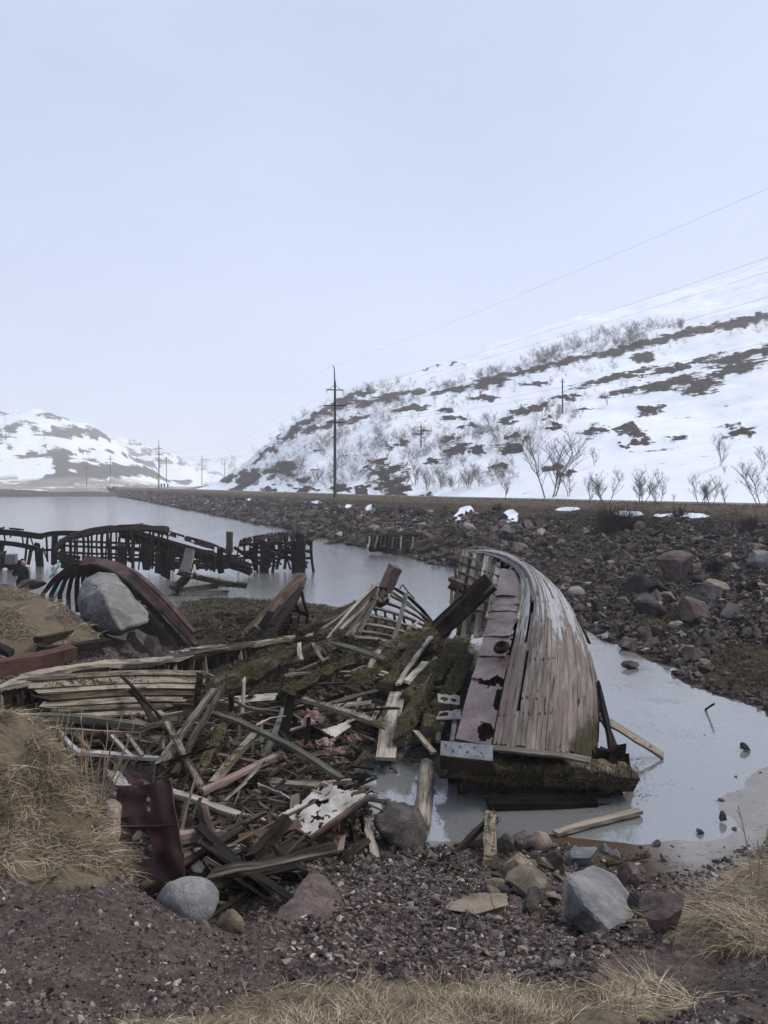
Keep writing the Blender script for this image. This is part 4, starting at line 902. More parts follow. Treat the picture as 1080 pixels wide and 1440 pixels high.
# steel scraps
def quad_plate(name, pts, th, mat, label, cat, nu=14, nv=14, keep=None, sag=0.0, rough=.02, seed=1, group=None):
    return plate(name, bilin(*pts, sag, rough, seed), nu, nv, th, mat, None, keep, label, cat, group)
quad_plate('steel_sheet', (W(452, 1027, .70), W(486, 1016, .66), W(494, 1022, .62), W(470, 1038, .6)), .01, 'whitesteel', 'bright flat pale sheet with a rusty corner', 'steel sheet', keep=ragged(3, .05), rough=.01)
quad_plate('steel_sheet', (W(418, 1012, .65), W(448, 998, .75), W(462, 1010, .7), W(430, 1024, .6)), .01, 'pinkpaint' if 'pinkpaint' in M else 'whitesteel', 'crumpled pale pink sheet behind the thin black stick', 'steel sheet', keep=ragged(5, .12), rough=.09, seed=4)
quad_plate('steel_sheet', (A(430, 897, 21), A(496, 908, 20.5), A(500, 930, 20.2), A(428, 925, 20.6)), .02, 'rustdark', 'dark steel plate standing behind the mossy timbers', 'steel plate', keep=ragged(6, .06))
quad_plate('steel_sheet', (W(615, 977, .9), W(647, 979, .9), W(646, 992, .8), W(616, 988, .85)), .015, 'whitesteel', 'white steel bracket with slotted holes beside the hull', 'steel bracket', 20, 12, keep=lambda u, v: ~((((u - .3) / .18) ** 2 + ((v - .55) / .25) ** 2 < 1) | (((u - .72) / .15) ** 2 + ((v - .55) / .25) ** 2 < 1)))
quad_plate('steel_sheet', (W(618, 1002, .7), W(648, 998, .7), W(648, 1012, .62), W(612, 1012, .65)), .015, 'whitesteel', 'pale steel plate with one round hole beside the hull', 'steel bracket', 20, 12, keep=lambda u, v: (((u - .25) / .2) ** 2 + ((v - .4) / .3) ** 2 > 1))
quad_plate('steel_sheet', (W(364, 1100, .8), W(422, 1126, .8), W(420, 1140, .55), W(364, 1118, .5)), .02, 'whitesteel', 'long folded pale steel edge beside the tank', 'steel strip', keep=ragged(9, .05))
for k, (x, y, w, h) in enumerate(((440, 1040, 30, 12), (470, 1002, 26, 10), (425, 1000, 22, 9), (452, 1052, 34, 12), (410, 1042, 26, 12), (486, 1036, 22, 9))):
    quad_plate('paint_flake', (W(x, y, .6), W(x + w, y - 4, .66), W(x + w + 4, y + h - 3, .6), W(x + 3, y + h, .55)), .01, 'pinkpaint', ['flat pink-red flake left of the bright sheet', 'pink scrap behind the bright pale sheet', 'pink scrap right of the black leaning post', 'lowest pink flake near the bowed beam', 'pink flake touching the black leaning post', 'small pink flake beside the rusty corner'][k], 'paint scrap', 10, 8, keep=ragged(80 + k, .2, .1), rough=.06, seed=60 + k)
# rusted-through tank
def tank():
    base = W(455, 1215, .3)
    t = empty('rusted_tank', base, 'crumbling rusted steel tank with a white flaking perforated top', 'tank')
    def k1(u, v):
        n = vnoise(u * 5, v * 5, 12) + .6 * vnoise(u * 12, v * 12, 13); e = np.minimum(np.minimum(u, 1 - u), np.minimum(v, 1 - v)); return (n < .30) & (e * 3 + n * .3 > -.02)
    plate('top_plate', bilin(W(390, 1150, .85), W(456, 1100, .85), W(515, 1118, .78), W(436, 1178, .82), .02, .05, 7), 44, 44, .012, 'whitesteel', t, k1)
    plate('front_panel', bilin(W(388, 1150, .84), W(436, 1178, .81), A(437, 1222, W(436, 1178, .81).y - .02), A(392, 1180, W(388, 1150, .84).y), .0, .03, 8), 16, 14, .015, 'green_steel' if 'green_steel' in M else 'rustdark', t, ragged(14, .15, .05))
    ya, yb = W(436, 1178, .81).y, W(518, 1122, .76).y
    for k in range(8):
        f0, f1 = k / 8, (k + .82) / 8
        def pt(f, dy): y = ya + (yb - ya) * f; return A(437 + 82 * f, 1179 - 57 * f + dy, y)
        d1 = rd.uniform(20, 44) * (1 - .35 * f0)
        plate('side_panel', bilin(pt(f0, 0), pt(f1, 0), pt(f1, d1), pt(f0, d1 * rd.uniform(.8, 1.1)), .0, .03, 20 + k), 4, 8, .015, 'rustdark' if k % 3 else 'rustbrown', t, ragged(30 + k, .1))
    strip('rim', [W(388, 1150, .86), W(412, 1163, .85), W(436, 1179, .83), W(478, 1149, .81), W(519, 1121, .78)], .05, .04, 'rustbrown', t, jit=.2)
    for k in range(5): timber('frame', W(440 + k * 17, 1184 - k * 10, .7), W(444 + k * 17, 1216 - k * 12, .25), .05, .05, 'rustdark', 0, t, segs=3)
tank()
# tall plum-brown plate beside the left bank
def leftplate():
    y = 6.9; base = Vector(A(215, 1245, y)); t = empty('rusted_plate', base, 'tall plum-brown rusted plate with an arched hole beside the grassy bank', 'steel plate')
    def kp(u, v):
        n = vnoise(u * 6, v * 8, 40) * .04
        arch = (((u - .40) / .15) ** 2 + ((v - .66) / .17) ** 2 < 1 + n * 4) & (v < .80 + n)
        bite = (u < .28 + n) & (v > .62 + n * 2); hole = (((u - .52) / .05) ** 2 + ((v - .22) / .10) ** 2 < 1 + n * 20)
        return ~arch & ~bite & ~hole & (v < .97 + n) & ~((u - .47 < .02 + n) & (u > .46) & (v > .8))
    plate('panel', bilin(A(166, 1106, y + .1), A(240, 1098, y), A(264, 1248, y - .5), A(150, 1232, y - .3), .05, .04, 41), 34, 44, .012, 'rustplum', t, kp)
    plate('folded_top', bilin(A(198, 1098, y + .35), A(228, 1096, y + .3), A(240, 1110, y), A(196, 1118, y + .02), .03, .02, 42), 8, 6, .012, 'rustplum', t, ragged(43, .1))
    strip('seam', [A(166, 1163, y - .14), A(205, 1163, y - .14), A(250, 1160, y - .18)], .03, .02, 'rustplum', t)
leftplate()
quad_plate('steel_sheet', (A(160, 1064, 8.2), A(219, 1074, 8.0), A(216, 1104, 7.7), A(156, 1092, 7.8)), .015, 'rustdark', 'smooth dark bent sheet behind the bare twigs', 'steel sheet', sag=.12, keep=ragged(44, .04))
quad_plate('steel_sheet', (A(146, 1080, 7.4), A(168, 1086, 7.3), A(188, 1108, 7.1), A(158, 1104, 7.1)), .01, 'whitesteel', 'bright torn sheet lying on top of the rusty plate', 'steel sheet', keep=ragged(45, .14))
quad_plate('curved_sheet', (W(344, 1160, .75), W(385, 1152, .8), W(380, 1178, .65), W(340, 1182, .6)), .015, 'green', 'bent grey-green sheet between the reddish log and the tank', 'steel sheet', sag=.12)
quad_plate('curved_sheet', (W(300, 1186, .7), W(352, 1168, .75), W(356, 1186, .55), W(306, 1200, .5)), .015, 'green', 'dull green sheet lying behind the thick pale beam', 'steel sheet', sag=.06)

# ------------------------------------------------------------------ curved hull side on the left
def hull_side():
    rail = [(-30, 975, 12.6), (0, 967, 13), (45, 953, 13.8), (85, 944, 14.6), (140, 936, 15.6), (200, 932, 16.6), (248, 925, 17.7), (296, 916, 18.9), (335, 909, 20), (378, 901, 21.2), (415, 896, 22.2), (436, 893, 22.8)]
    Pr = np.array([tuple(A(*p)) for p in rail]); base = Vector(Pr[4]); base.z = .5
    t = empty('beached_boat', base, 'long curved hull side with a pale rail, dark ribs and planks inside', 'boat wreck')
    ts = np.linspace(0, 1, 40); Rl = cr(Pr, ts)
    for a_, b_, m_, w_ in ((0, 9, 'pale', .2), (8, 17, 'grey', .2), (16, 22, 'pale', .24), (21, 31, 'grey', .2), (30, 40, 'halfmoss', .18)):
        jg = Vector((rd.normal(0, .02), rd.normal(0, .03), rd.normal(0, .02))); strip('rail', [Vector(p) + jg for p in Rl[a_:b_]], w_, .09, m_, t, jit=.22, up=(0, -.45, .9), rag=.8)
        strip('rail_split', [Vector(p) + Vector((0, -.13, -.05)) for p in Rl[a_:b_ - 1]], .05, .07, 'grey' if m_ != 'grey' else 'brown', t, jit=.3, up=(0, -.45, .9), rag=.8)
    strip('under_rail', [Vector(p) + Vector((.05, .08, -.14)) for p in Rl], .10, .14, 'dark', t, jit=.1)
    # outer skin behind the ribs
    for k in range(5):
        strip('skin_plank', [Vector(p) + Vector((.08 - .02 * k, .30 + .02 * k, -.16 - .16 * k)) for p in Rl[::2]], .05, .15, 'dark', t, jit=.1)
    for k in range(64):
        p = cr(Pr, np.array([(k + .5 + rd.uniform(-.2, .2)) / 64]))[0]; L = rd.uniform(.45, .75)
        a = Vector(p) + Vector((.02, -.02, -.08)); b = a + Vector((rd.uniform(-.05, .15), -rd.uniform(.05, .25), -L))
        timber('frame', a, b, rd.uniform(.06, .11), .07, rd.choice(['dark', 'brown', 'grey', 'dark']), 0, t, segs=3)
    # bottom planks, bowed
    def ry(x): return float(np.interp(x, [p[0] for p in rail], [p[2] for p in rail]))
    for k in range(7):
        y0 = 946 + k * 9.3; pts = [(52 + k * 6, y0 + 9 - k * .6), (110, y0 + 4.5), (170, y0 + 1.2), (230, y0), (286 - k * 5, y0 + 1)]
        strip('bottom_plank', [A(x, y, ry(x) - .75 - .10 * k) for x, y in pts], .150, .045, ['grey', 'halfmoss', 'grey', 'brown', 'grey', 'halfmoss', 'grey'][k], t, jit=.12, rag=1.6, up=(rd.normal(0, .06), -.85, .5 + rd.normal(0, .12)))
    strip('bent_beam', [W(x, y, .98) for x, y in ((36, 1002), (60, 988), (95, 976), (135, 968), (190, 957))], .15, .10, 'pale', t, jit=.1)
    strip('bent_beam', [W(x, y, 1.12) for x, y in ((2, 997), (25, 984), (60, 973), (100, 965), (140, 957))], .08, .08, 'dark', t, jit=.1)
    strip('bent_beam', [W(x, y, .9) for x, y in ((60, 1002), (100, 990), (150, 976), (200, 968))], .10, .06, 'grey', t, jit=.1)
    for x0, y0, x1, y1, z in ((5, 972, 36, 985, 1.3), (40, 958, 54, 980, 1.3), (62, 955, 84, 962, 1.35), (85, 948, 98, 958, 1.4), (14, 985, 40, 998, 1.1), (140, 945, 160, 960, 1.2), (120, 950, 136, 962, 1.2)):
        plate('white_scrap', bilin(W(x0, y0, z), W(x1, y0 + 4, z), W(x1, y1, z - .12), W(x0, y1, z - .1), .03, .03, int(x0)), 8, 8, .01, 'whitesteel', t, ragged(int(x0) + 2, .15, .1))
    timber('brace', W(106, 948, 1.3), W(143, 978, .85), .07, .05, 'dark', 0, t); timber('brace', W(170, 950, 1.25), W(225, 1008, .7), .05, .04, 'dark', 0, t); timber('brace', W(185, 970, 1.0), W(215, 1015, .7), .10, .06, 'dark', 0, t)
hull_side()
pl(22, 1009, 1.2, 201, 1023, 1.0, 11, .12, 'green', 'long grey beam lying just beyond the grassy bank', 'beam', 'beam', segs=8)
pl(32, 1022, 1.0, 196, 1033, .85, 9, .08, 'grey', 'second long plank just below the long grey beam', segs=8)
pl(198, 1026, 1.0, 246, 1011, 1.05, 8, .06, 'grey', 'short plank continuing from the end of the long grey beam')
pl(108, 1034, .9, 132, 1062, .7, 6, .05, 'pale', 'thin pale lath slanting below the long beams'); pl(158, 1036, .9, 186, 1066, .7, 6, .05, 'pale', 'thin pale slat slanting right of the dark stump', 'slat', 'slat'); pl(178, 1034, .9, 200, 1062, .75, 6, .05, 'grey', 'thin grey slat farthest right below the long beams', 'slat', 'slat')
pl(105, 1056, .75, 235, 1068, .7, 14, .05, 'whitesteel', 'flat pale board under the slanting slats', 'board', 'board'); pl(142, 1032, 1.0, 160, 1064, .6, 13, .1, 'dark', 'dark stump behind the bare twigs', 'post', 'post')
pl(85, 1030, 1.0, 112, 1060, 1.1, 6, .05, 'whitesteel', 'narrow pale strip at the edge of the grassy bank', 'board', 'board')
pl(-12, 942, 1.75, 100, 917, 1.6, 23, .27, 'red', 'thick red-brown timber beam on the left shore', 'beam', 'beam', segs=9, jit=.06); pl(60, 915, 1.75, 152, 903, 1.45, 17, .16, 'dark', 'charred black timber lying on the red-brown beam end', 'beam', 'beam', segs=7, jit=.1)
pl(55, 900, 1.8, 142, 882, 1.5, 13, .12, 'brown', 'dark brown timber below the far grass patch', 'beam', 'beam', segs=7); pl(-5, 910, 1.9, 14, 918, 1.8, 22, .1, 'dark', 'black board corner at the left edge of the shore', 'board', 'board')
for k in range(7): pl(240 + k * 7, 917 - k * 1.2 + rd.uniform(-1, 1), .95, 288 + k * 5, 911 - k * .6, .85, 5, .03, 'pale', 'pale splintered lath on top of the curved hull rail', 'lath', 'lath', 'splintered laths on the rail', segs=3)

# ------------------------------------------------------------------ scraps that fill the heap
ZONES = [  # polygon in the photo, count, size, materials
    ([(205, 1010), (420, 960), (520, 1000), (500, 1110), (400, 1200), (250, 1260), (215, 1120)], 170, (.45, 1.7), ['grey', 'brown', 'halfmoss', 'dark', 'dark', 'mossy', 'dark', 'grey', 'brown', 'brown', 'halfmoss', 'pale']),
    ([(240, 1190), (400, 1190), (420, 1260), (330, 1290), (270, 1270)], 44, (.6, 1.7), ['dark', 'brown', 'dark', 'grey', 'dark']),
    ([(400, 930), (600, 900), (650, 960), (640, 1040), (560, 1050), (440, 1000)], 60, (.35, 1.2), ['mossy', 'halfmoss', 'grey', 'mossy', 'brown', 'pale']),
    ([(250, 880), (420, 850), (440, 890), (330, 910)], 26, (.4, 1.3), ['dark', 'grey', 'mossy', 'brown']),
    ([(90, 1035), (240, 1030), (230, 1110), (180, 1090)], 18, (.3, 1.0), ['dark', 'grey', 'brown', 'pale'])]
def inpoly(p, poly):
    x, y = p; c = False
    for i in range(len(poly)):
        x0, y0 = poly[i]; x1, y1 = poly[i - 1]
        if (y0 > y) != (y1 > y) and x < (x1 - x0) * (y - y0) / (y1 - y0) + x0: c = not c
    return c
LAB = {'grey': 'weathered grey', 'brown': 'wet brown', 'halfmoss': 'half mossy', 'dark': 'black wet', 'pale': 'pale', 'mossy': 'moss-covered'}
PLACE = ['among the crossed planks of the main heap', 'in the shadowed foot of the heap', 'on the mossy bottom timbers by the big hull', 'on the seaweed around the leaning bundle', 'beyond the grassy bank edge']
pool = {m: [timber_mesh(1.0, w, h, 900 + 7 * i + j, segs=5, rag=1.0, jit=.14, bend=b, bendz=-b * .6, taper=tp, twist=b * 4, mat=M[m]) for j, (w, h, b, tp) in enumerate(((.07, .03, .03, .7), (.10, .04, -.02, 1.1), (.05, .04, .03, .6), (.15, .022, -.02, .8), (.17, .02, .015, 1.0), (.035, .03, -.04, .5), (.12, .10, .02, .9)))] for i, m in enumerate(LAB)}
splint = []
for zi, (poly, n, (l0, l1), mats) in enumerate(ZONES):
    bx = [p[0] for p in poly]; by = [p[1] for p in poly]; k = 0
    while k < n * 8:
        p = (rd.uniform(min(bx), max(bx)), rd.uniform(min(by), max(by)))
        if not inpoly(p, poly): continue
        m = rd.choice(mats); L = rd.uniform(l0, l1)
        yaw = rd.choice([R(65), R(-30), R(20), R(120)]) + rd.normal(0, .45); pit = rd.normal(0, .16)
        if k >= n:                                             # small splinters nobody could count: one object
            g = W(*p, .5); splint.append((g.x, g.y, L * rd.uniform(.2, .6), yaw, pit + rd.normal(0, .25), rd.uniform(.012, .065))); k += 1; continue
        g = G(*p, 6, 40); ty = rd.integers(7)
        lab = ('long ' if L > (l0 + l1) / 2 else 'short ') + LAB[m] + ' ' + ['narrow plank', 'plank', 'lath', 'thin board', 'broad board', 'stick', 'squared stub'][ty] + ' ' + (PLACE[zi] if zi else ('at the left of the main heap' if p[0] < 310 else 'in the middle of the main heap' if p[0] < 400 else 'at the pool side of the main heap'))
        o = link('plank_scrap', pool[m][ty], None, g + Vector((-math.cos(yaw) * L / 2, -math.sin(yaw) * L / 2, rd.uniform(.02, .26) + .12 * abs(pit))), (rd.normal(0, .5), -pit, yaw), lab, 'plank scrap', 'scraps of wood ' + PLACE[zi])
        o.scale = (L, rd.uniform(.6, 1.3), rd.uniform(.7, 1.5)); k += 1
sp = np.array(splint); sp_z = ground_z(sp[:, 0], sp[:, 1]) + rd.uniform(.02, .24, len(sp))
def splinters(name, sel, mat, label):
    V = []; T = []; UV = []; off = 0; bx_ = np.array([(x, y, z) for x in (-.5, .5) for y in (-.5, .5) for z in (-.5, .5)]); F_ = np.array([(0, 1, 3, 2), (4, 6, 7, 5), (0, 4, 5, 1), (2, 3, 7, 6), (0, 2, 6, 4), (1, 5, 7, 3)])
    for k in sel:
        x, y, L, yaw, pit, w = sp[k]; P = bx_ * np.array((L, w, w * .6)) * (1 + rd.normal(0, .12, (8, 3))); c, s_ = math.cos(pit), math.sin(pit); P = P @ np.array([(c, 0, s_), (0, 1, 0), (-s_, 0, c)]); c, s_ = math.cos(yaw), math.sin(yaw); P = P @ np.array([(c, s_, 0), (-s_, c, 0), (0, 0, 1)])
        V.append(P + np.array((x, y, sp_z[k]))); UV.append(np.stack([bx_[:, 0] * L + k * 3.1, bx_[:, 1] * w + bx_[:, 2] * .03 + k], -1)); T.append(F_ + off); off += 8
    link(name, mesh_np(name, np.vstack(V), None, M[mat], False, np.vstack(UV), quads=np.vstack(T)), None, None, None, label, 'splinters', None, 'stuff')
for k, (m, lab) in enumerate((('grey', 'grey wood splinters strewn through the wreckage'), ('dark', 'black wood splinters strewn through the wreckage'), ('brown', 'brown wood splinters strewn through the wreckage'), ('halfmoss', 'mossy wood splinters strewn through the wreckage'))): splinters('splinters', range(k, len(sp), 4), m, lab)
# ================================================================== wrecks farther out
def skeleton_mid():
    base = W(540, 912, .5); t = empty('hull_skeleton', base, 'tent-shaped skeleton of a broken hull with a square post on top', 'boat wreck')
    pb, pt = A(541, 830, 23), A(556, 797, 23)
    ps = timber('top_post', pb, pt, .42, .30, 'pinkpost', .4, t, segs=4, rag=.1)
    for x0, y0, Y0, x1, y1, Y1, w in ((550, 838, 23, 611, 880, 24.8, .09), (540, 847, 22.6, 612, 885, 24.6, .09), (528, 855, 22.2, 612, 889, 24.3, .09), (520, 866, 21.8, 606, 894, 23.8, .10), (512, 878, 21.5, 597, 900, 23.2, .11), (505, 888, 21.2, 585, 906, 22.6, .10), (500, 897, 20.9, 570, 912, 21.8, .09)):
        timber('batten', A(x0, y0, Y0), A(x1, y1, Y1), .09, .06, 'grey', .6, t, segs=5, bendz=.08)
    strip('edge_strake', [A(*p) for p in ((556, 828, 23.4), (575, 840, 24), (594, 858, 24.6), (606, 873, 25), (613, 888, 25))], .13, .05, 'dark', t); strip('edge_strake', [A(*p) for p in ((553, 834, 23.3), (574, 848, 23.9), (592, 864, 24.4), (611, 887, 24.8))], .08, .05, 'brown', t)
    timber('brace', A(571, 836, 22.6), A(549, 913, 21.2), .13, .05, 'green', .3, t, segs=6); timber('brace', A(528, 842, 22.4), A(506, 888, 21.0), .11, .05, 'green', .3, t, segs=5); timber('brace', A(590, 873, 23), A(574, 884, 22.6), .08, .04, 'pale', 0, t)
    for x0, y0, x1, y1, m, w in ((532, 819, 460, 898, 'pale', .12), (530, 826, 470, 890, 'grey', .14), (524, 836, 480, 884, 'pale', .10), (520, 842, 464, 896, 'grey', .16), (512, 842, 452, 884, 'grey', .12), (508, 850, 440, 880, 'brown', .12), (500, 852, 448, 876, 'mossy', .2), (524, 846, 494, 892, 'halfmoss', .16), (528, 838, 488, 894, 'pale', .08)):
        timber('side_plank', A(x0, y0, 22.7), A(x1, y1, 21.2), w, .05, m, rd.uniform(-.2, .4), t, segs=6)
    timber('edge_beam', A(502, 851, 23.2), A(425, 889, 22.0), .26, .2, 'mossy', 0, t, segs=8)
    for k in range(9): timber('knot', A(rd.uniform(520, 545), rd.uniform(828, 846), 22.7), A(rd.uniform(522, 548), rd.uniform(836, 858), 22.5), .2, .12, rd.choice(['grey', 'dark', 'halfmoss']), rd.uniform(0, 1), t, segs=3)
    for k in range(6): timber('inner_frame', A(515 + k * 13, 852 + k * 4, 23.6), A(508 + k * 14, 900 + k * 2, 22.4), .07, .06, 'dark', 0, t, segs=4, bend=.08)
    tube('bent_rod', [A(562, 828, 23), A(566, 822, 23), A(575, 834, 23.2), A(583, 842, 23.4)], .02, 'rustdark', t)
M['pinkpost'] = mat_wood('red_painted_post', (.14, .09, .08), (.34, .25, .23), .05)
skeleton_mid()
def plank_bundle():
    base = W(350, 897, .5); t = empty('plank_bundle', base, 'leaning bundle of dark planks with twisted iron behind the curved rail', 'boat wreck')
    for k in range(8):
        o = k * 5.2 - 8; timber('plank', A(349 + o * .9, 895 + o * .28, 22.4 - k * .05), A(428 - abs(k - 1) * 4 + o * .55, 808 + k * 3.4 + rd.uniform(-3, 5), 24.6 - k * .06), .16, .07, ['brown', 'grey', 'brown', 'brown', 'dark', 'dark', 'dark', 'dark'][k], R(35), t, segs=7, jit=.08, rag=.9)
    timber('foot_block', A(350, 894, 22), A(361, 882, 22), .30, .2, 'grey', 0, t); timber('foot_board', A(368, 882, 22.3), A(380, 862, 22.6), .2, .06, 'dark', .5, t)
    for pts in ([(424, 832, 24), (427, 846, 24), (433, 866, 24), (430, 884, 24), (424, 892, 23.8)], [(414, 848, 24), (422, 862, 24), (432, 864, 24)], [(405, 858, 24), (420, 860, 24), (430, 862, 24)], [(408, 862, 24), (408, 885, 24)], [(420, 866, 24), (418, 886, 24)], [(395, 870, 24), (410, 885, 24), (424, 890, 24)]):
        tube('twisted_iron', [A(*p) for p in pts], rd.uniform(.03, .07), 'rustdark', t, 5)
    for k in range(14): timber('iron_scrap', A(rd.uniform(370, 420), rd.uniform(862, 896), 23.4), A(rd.uniform(370, 424), rd.uniform(868, 900), 23.2), .09, .05, 'dark', rd.uniform(0, 1), t, segs=3)
plank_bundle()
def ribbed_bow():
    band = [(118, 790, 26), (135, 790, 25.8), (155, 795, 25), (180, 808, 24), (205, 828, 23), (230, 853, 22.3), (252, 878, 21.8), (276, 906, 21.4)]
    base = A(240, 880, 22); base.z = .5; t = empty('ribbed_bow', base, 'rusty brown ribbed bow half hidden behind the big grey boulder', 'boat wreck')
    B = np.array([tuple(A(*p)) for p in band]); P = [Vector(p) for p in cr(B, np.linspace(0, 1, 22))]
    strip('band', P, [.34] * 6 + [.44] * 10 + [.34, .30, .26, .22, .18, .12], .10, 'rustbrown', t, up=(.35, -.75, .6), jit=.03)
    strip('band_edge', [p + Vector((.12, -.1, .16)) for p in P[9:21]], .12, .10, 'rustbrown', t, up=(.3, -.5, .8))
    for k in range(5): strip('strake', [p + Vector((-.12 - .05 * k, -.02 - .02 * k, -.30 - .2 * k)) for p in P[7:21]], .16, .06, 'dark' if k != 1 else 'brown', t, up=(.35, -.75, .6), jit=.12)
    for k in range(12):
        x0, y0 = 104 + k * 3.4, 796 - k * .5; x1 = 62 + k * 12.0
        strip('rib', [A(x0, y0, 26), A(x0 * .8 + x1 * .2 - 6 + k * .4, y0 + 8, 26.0), A(x0 * .45 + x1 * .55 - 7 + k * .5, y0 + 22, 26.2), A(x1 - 2, 836, 26.3), A(x1 - 1, 860, 26.4)], .15, .10, 'rustdark', t, up=(.3, -1, .2), jit=.05)
    for k in range(9): timber('tie', P[8 + k] + Vector((-.1, .1, -.35)), P[8 + k] + Vector((-.35, .1, -1.0)), .10, .08, 'dark', 0, t, segs=3)
ribbed_bow()
def ship_skeleton():
    Y = 42.0; base = W(200, 800, 0); t = empty('ship_skeleton', base, 'long black ribbed ship skeleton standing in the bay beyond the boulder', 'shipwreck')
    def rp(x): return np.interp(x, [79, 84, 95, 130, 180, 230, 300, 352], [772, 764, 757, 747.5, 742.5, 744, 764, 792])
    xs = np.linspace(80, 236, 24); strip('rail', [A(x, rp(x), Y - 1.5 * math.sin((x - 80) / 60)) for x in xs], .34, .16, 'rustdark', t, up=(0, -.8, .5), jit=.1)
    strip('rail_cap', [A(x, rp(x) - 2.5, Y + .5) for x in np.linspace(100, 198, 12)], .3, .08, 'rustbrown', t, up=(0, -.7, .7), jit=.2)
    for d in (0, 5, 9): strip('wale', [A(x, 744 + d + (x - 170) * .255 + ((x - 170) / 180) ** 2 * 6, Y - .6 + d * .02) for x in np.linspace(170, 352, 16)], .24, .14, 'rustdark' if d else 'dark', t, up=(0, -.8, .5), jit=.15)
    yb = [(203, 737), (225, 742), (250, 750), (280, 758), (305, 766), (326, 776)]
    up_ = cr(np.array([tuple(A(x, y, Y + 2)) for x, y in yb]), np.linspace(0, 1, 14))
    for k in range(13):
        a, b = Vector(up_[k]), Vector(up_[k + 1]); h = Vector((.02, 0, -.34 - .05 * math.sin(k)))
        if k in (5, 10): h *= .5
        plate('bulwark_plate', bilin(a, b, b + h, a + h, 0, .03, k), 5, 4, .03, 'rustbrown', t, ragged(k + 3, .12, .22))
    for k in range(38):
        x = 84 + k * 6.6 + rd.uniform(-1.4, 1.4); y0 = (rp(x) if x < 236 else 744 + (x - 170) * .255 + ((x - 170) / 180) ** 2 * 6); y1 = np.interp(x, [82, 100, 200, 300, 350], [782, 798, 803, 802, 800]) + rd.uniform(-4, 3)
        yy = Y + rd.choice([-1.2, 0, 1.4]); yy = yy - 1.0
        timber('rib', A(x, y0 + 1, yy), A(x + rd.uniform(-3, 3), y1, yy), rd.uniform(.05, .16), .10, 'rustdark' if k % 3 else 'dark', 0, t, segs=4, bend=rd.uniform(-.08, .08))
    for k in range(9):
        x = 150 + k * 16 + rd.uniform(-3, 3); timber('far_rib', A(x, 752 + (x - 150) * .2, Y + 3.2), A(x + rd.uniform(-5, 5), 792 + rd.uniform(-8, 4), Y + 3.2), rd.uniform(.08, .18), .12, 'dark', 0, t, segs=3)
    for y0, x0, x1, dy in ((760, 84, 250, 6), (767, 82, 300, 8), (776, 84, 330, 10), (783, 120, 340, 8), (770, 150, 345, 16), (788, 180, 320, 4)):
        strip('stringer', [A(x, y0 + dy * (x - x0) / (x1 - x0) + rd.uniform(-1, 1), Y + rd.uniform(-.4, 2)) for x in np.linspace(x0, x1, 12)], .10, .12, 'dark', t, jit=.2)
    for k in range(4):
        strip('bow_plank', [A(x, 779 + k * 5 + (x - 78) * (.16 + .03 * k) + (0 if x > 80 else -2), Y - .8) for x in np.linspace(79 + k * 2.5, 112 + k * 3, 7)], .10, .19, 'dark', t, jit=.1)
    for x, y0, y1, w in ((232, 778, 806, .5), (222, 780, 804, .3), (310, 772, 805, .3), (170, 770, 796, .35), (206, 765, 800, .28)): timber('timber_post', A(x, y0, Y - 1.3), A(x + 1, y1, Y - 1.3), w, .25, 'dark', 0, t, segs=4)
    for k in range(24): timber('wreckage', A(rd.uniform(190, 350), rd.uniform(768, 800), Y - .5 + rd.uniform(-1, 2)), A(rd.uniform(190, 350), rd.uniform(772, 802), Y - .5 + rd.uniform(-1, 2)), rd.uniform(.06, .14), .08, 'dark', rd.uniform(0, 1), t, segs=3)
ship_skeleton()
def stern_remains():
    Y = 44.0; base = W(395, 803, 0); t = empty('stern_remains', base, 'rusty broken stern piece in the water right of the ship skeleton', 'shipwreck')
    yb = [(338, 758), (356, 754), (372, 751), (390, 748.5), (408, 748), (424, 751), (436, 757)]
    up_ = cr(np.array([tuple(A(x, y, Y)) for x, y in yb]), np.linspace(0, 1, 13))
    for k in range(12):
        a, b = Vector(up_[k]), Vector(up_[k + 1]); h = Vector((.0, -.1, -.45 + .15 * math.sin(k * 2)))
        plate('deck_plate', bilin(a, b, b + h, a + h, 0, .05, k + 50), 6, 5, .03, 'rustbrown' if k < 9 else 'rustdark', t, ragged(k + 70, .12, .2))
    for k in range(22):
        x = 338 + k * 4.7 + rd.uniform(-1.5, 1.5); timber('rib', A(x, np.interp(x, [338, 400, 440], [759, 751, 760]), Y), A(x + rd.uniform(-4, 5), rd.uniform(786, 806), Y), rd.uniform(.07, .2), .1, 'rustdark', 0, t, segs=4, bend=rd.uniform(-.2, .2))
    for x, w in ((422, .55), (371, .45), (414, .3)): timber('timber_post', A(x, 764, Y - .4), A(x, 808, Y - .4), w, .3, 'dark', 0, t, segs=4)
    for k in range(26): timber('wreckage', A(rd.uniform(336, 440), rd.uniform(762, 792), Y + rd.uniform(-1, 1)), A(rd.uniform(336, 440), rd.uniform(768, 798), Y + rd.uniform(-1, 1)), rd.uniform(.06, .14), .07, 'rustdark', rd.uniform(0, 1), t, segs=3)
    for y0, dy in ((766, -4), (776, -2), (785, 0)): strip('stringer', [A(x, y0 + dy * (x - 338) / 100 + rd.uniform(-1, 1), Y - .2) for x in np.linspace(338, 438, 9)], .1, .14, 'rustdark', t, jit=.2)
    timber('loose_beam', A(330, 770, Y), A(376, 800, Y - 1), .2, .12, 'dark', 0, t, segs=5)
stern_remains()
timber('post', A(323, 776, 44.6), A(323, 748, 44.6), .34, .3, 'brown', 0, None, 'lone square post standing between skeleton and rusty stern piece', 'post', rag=.1)
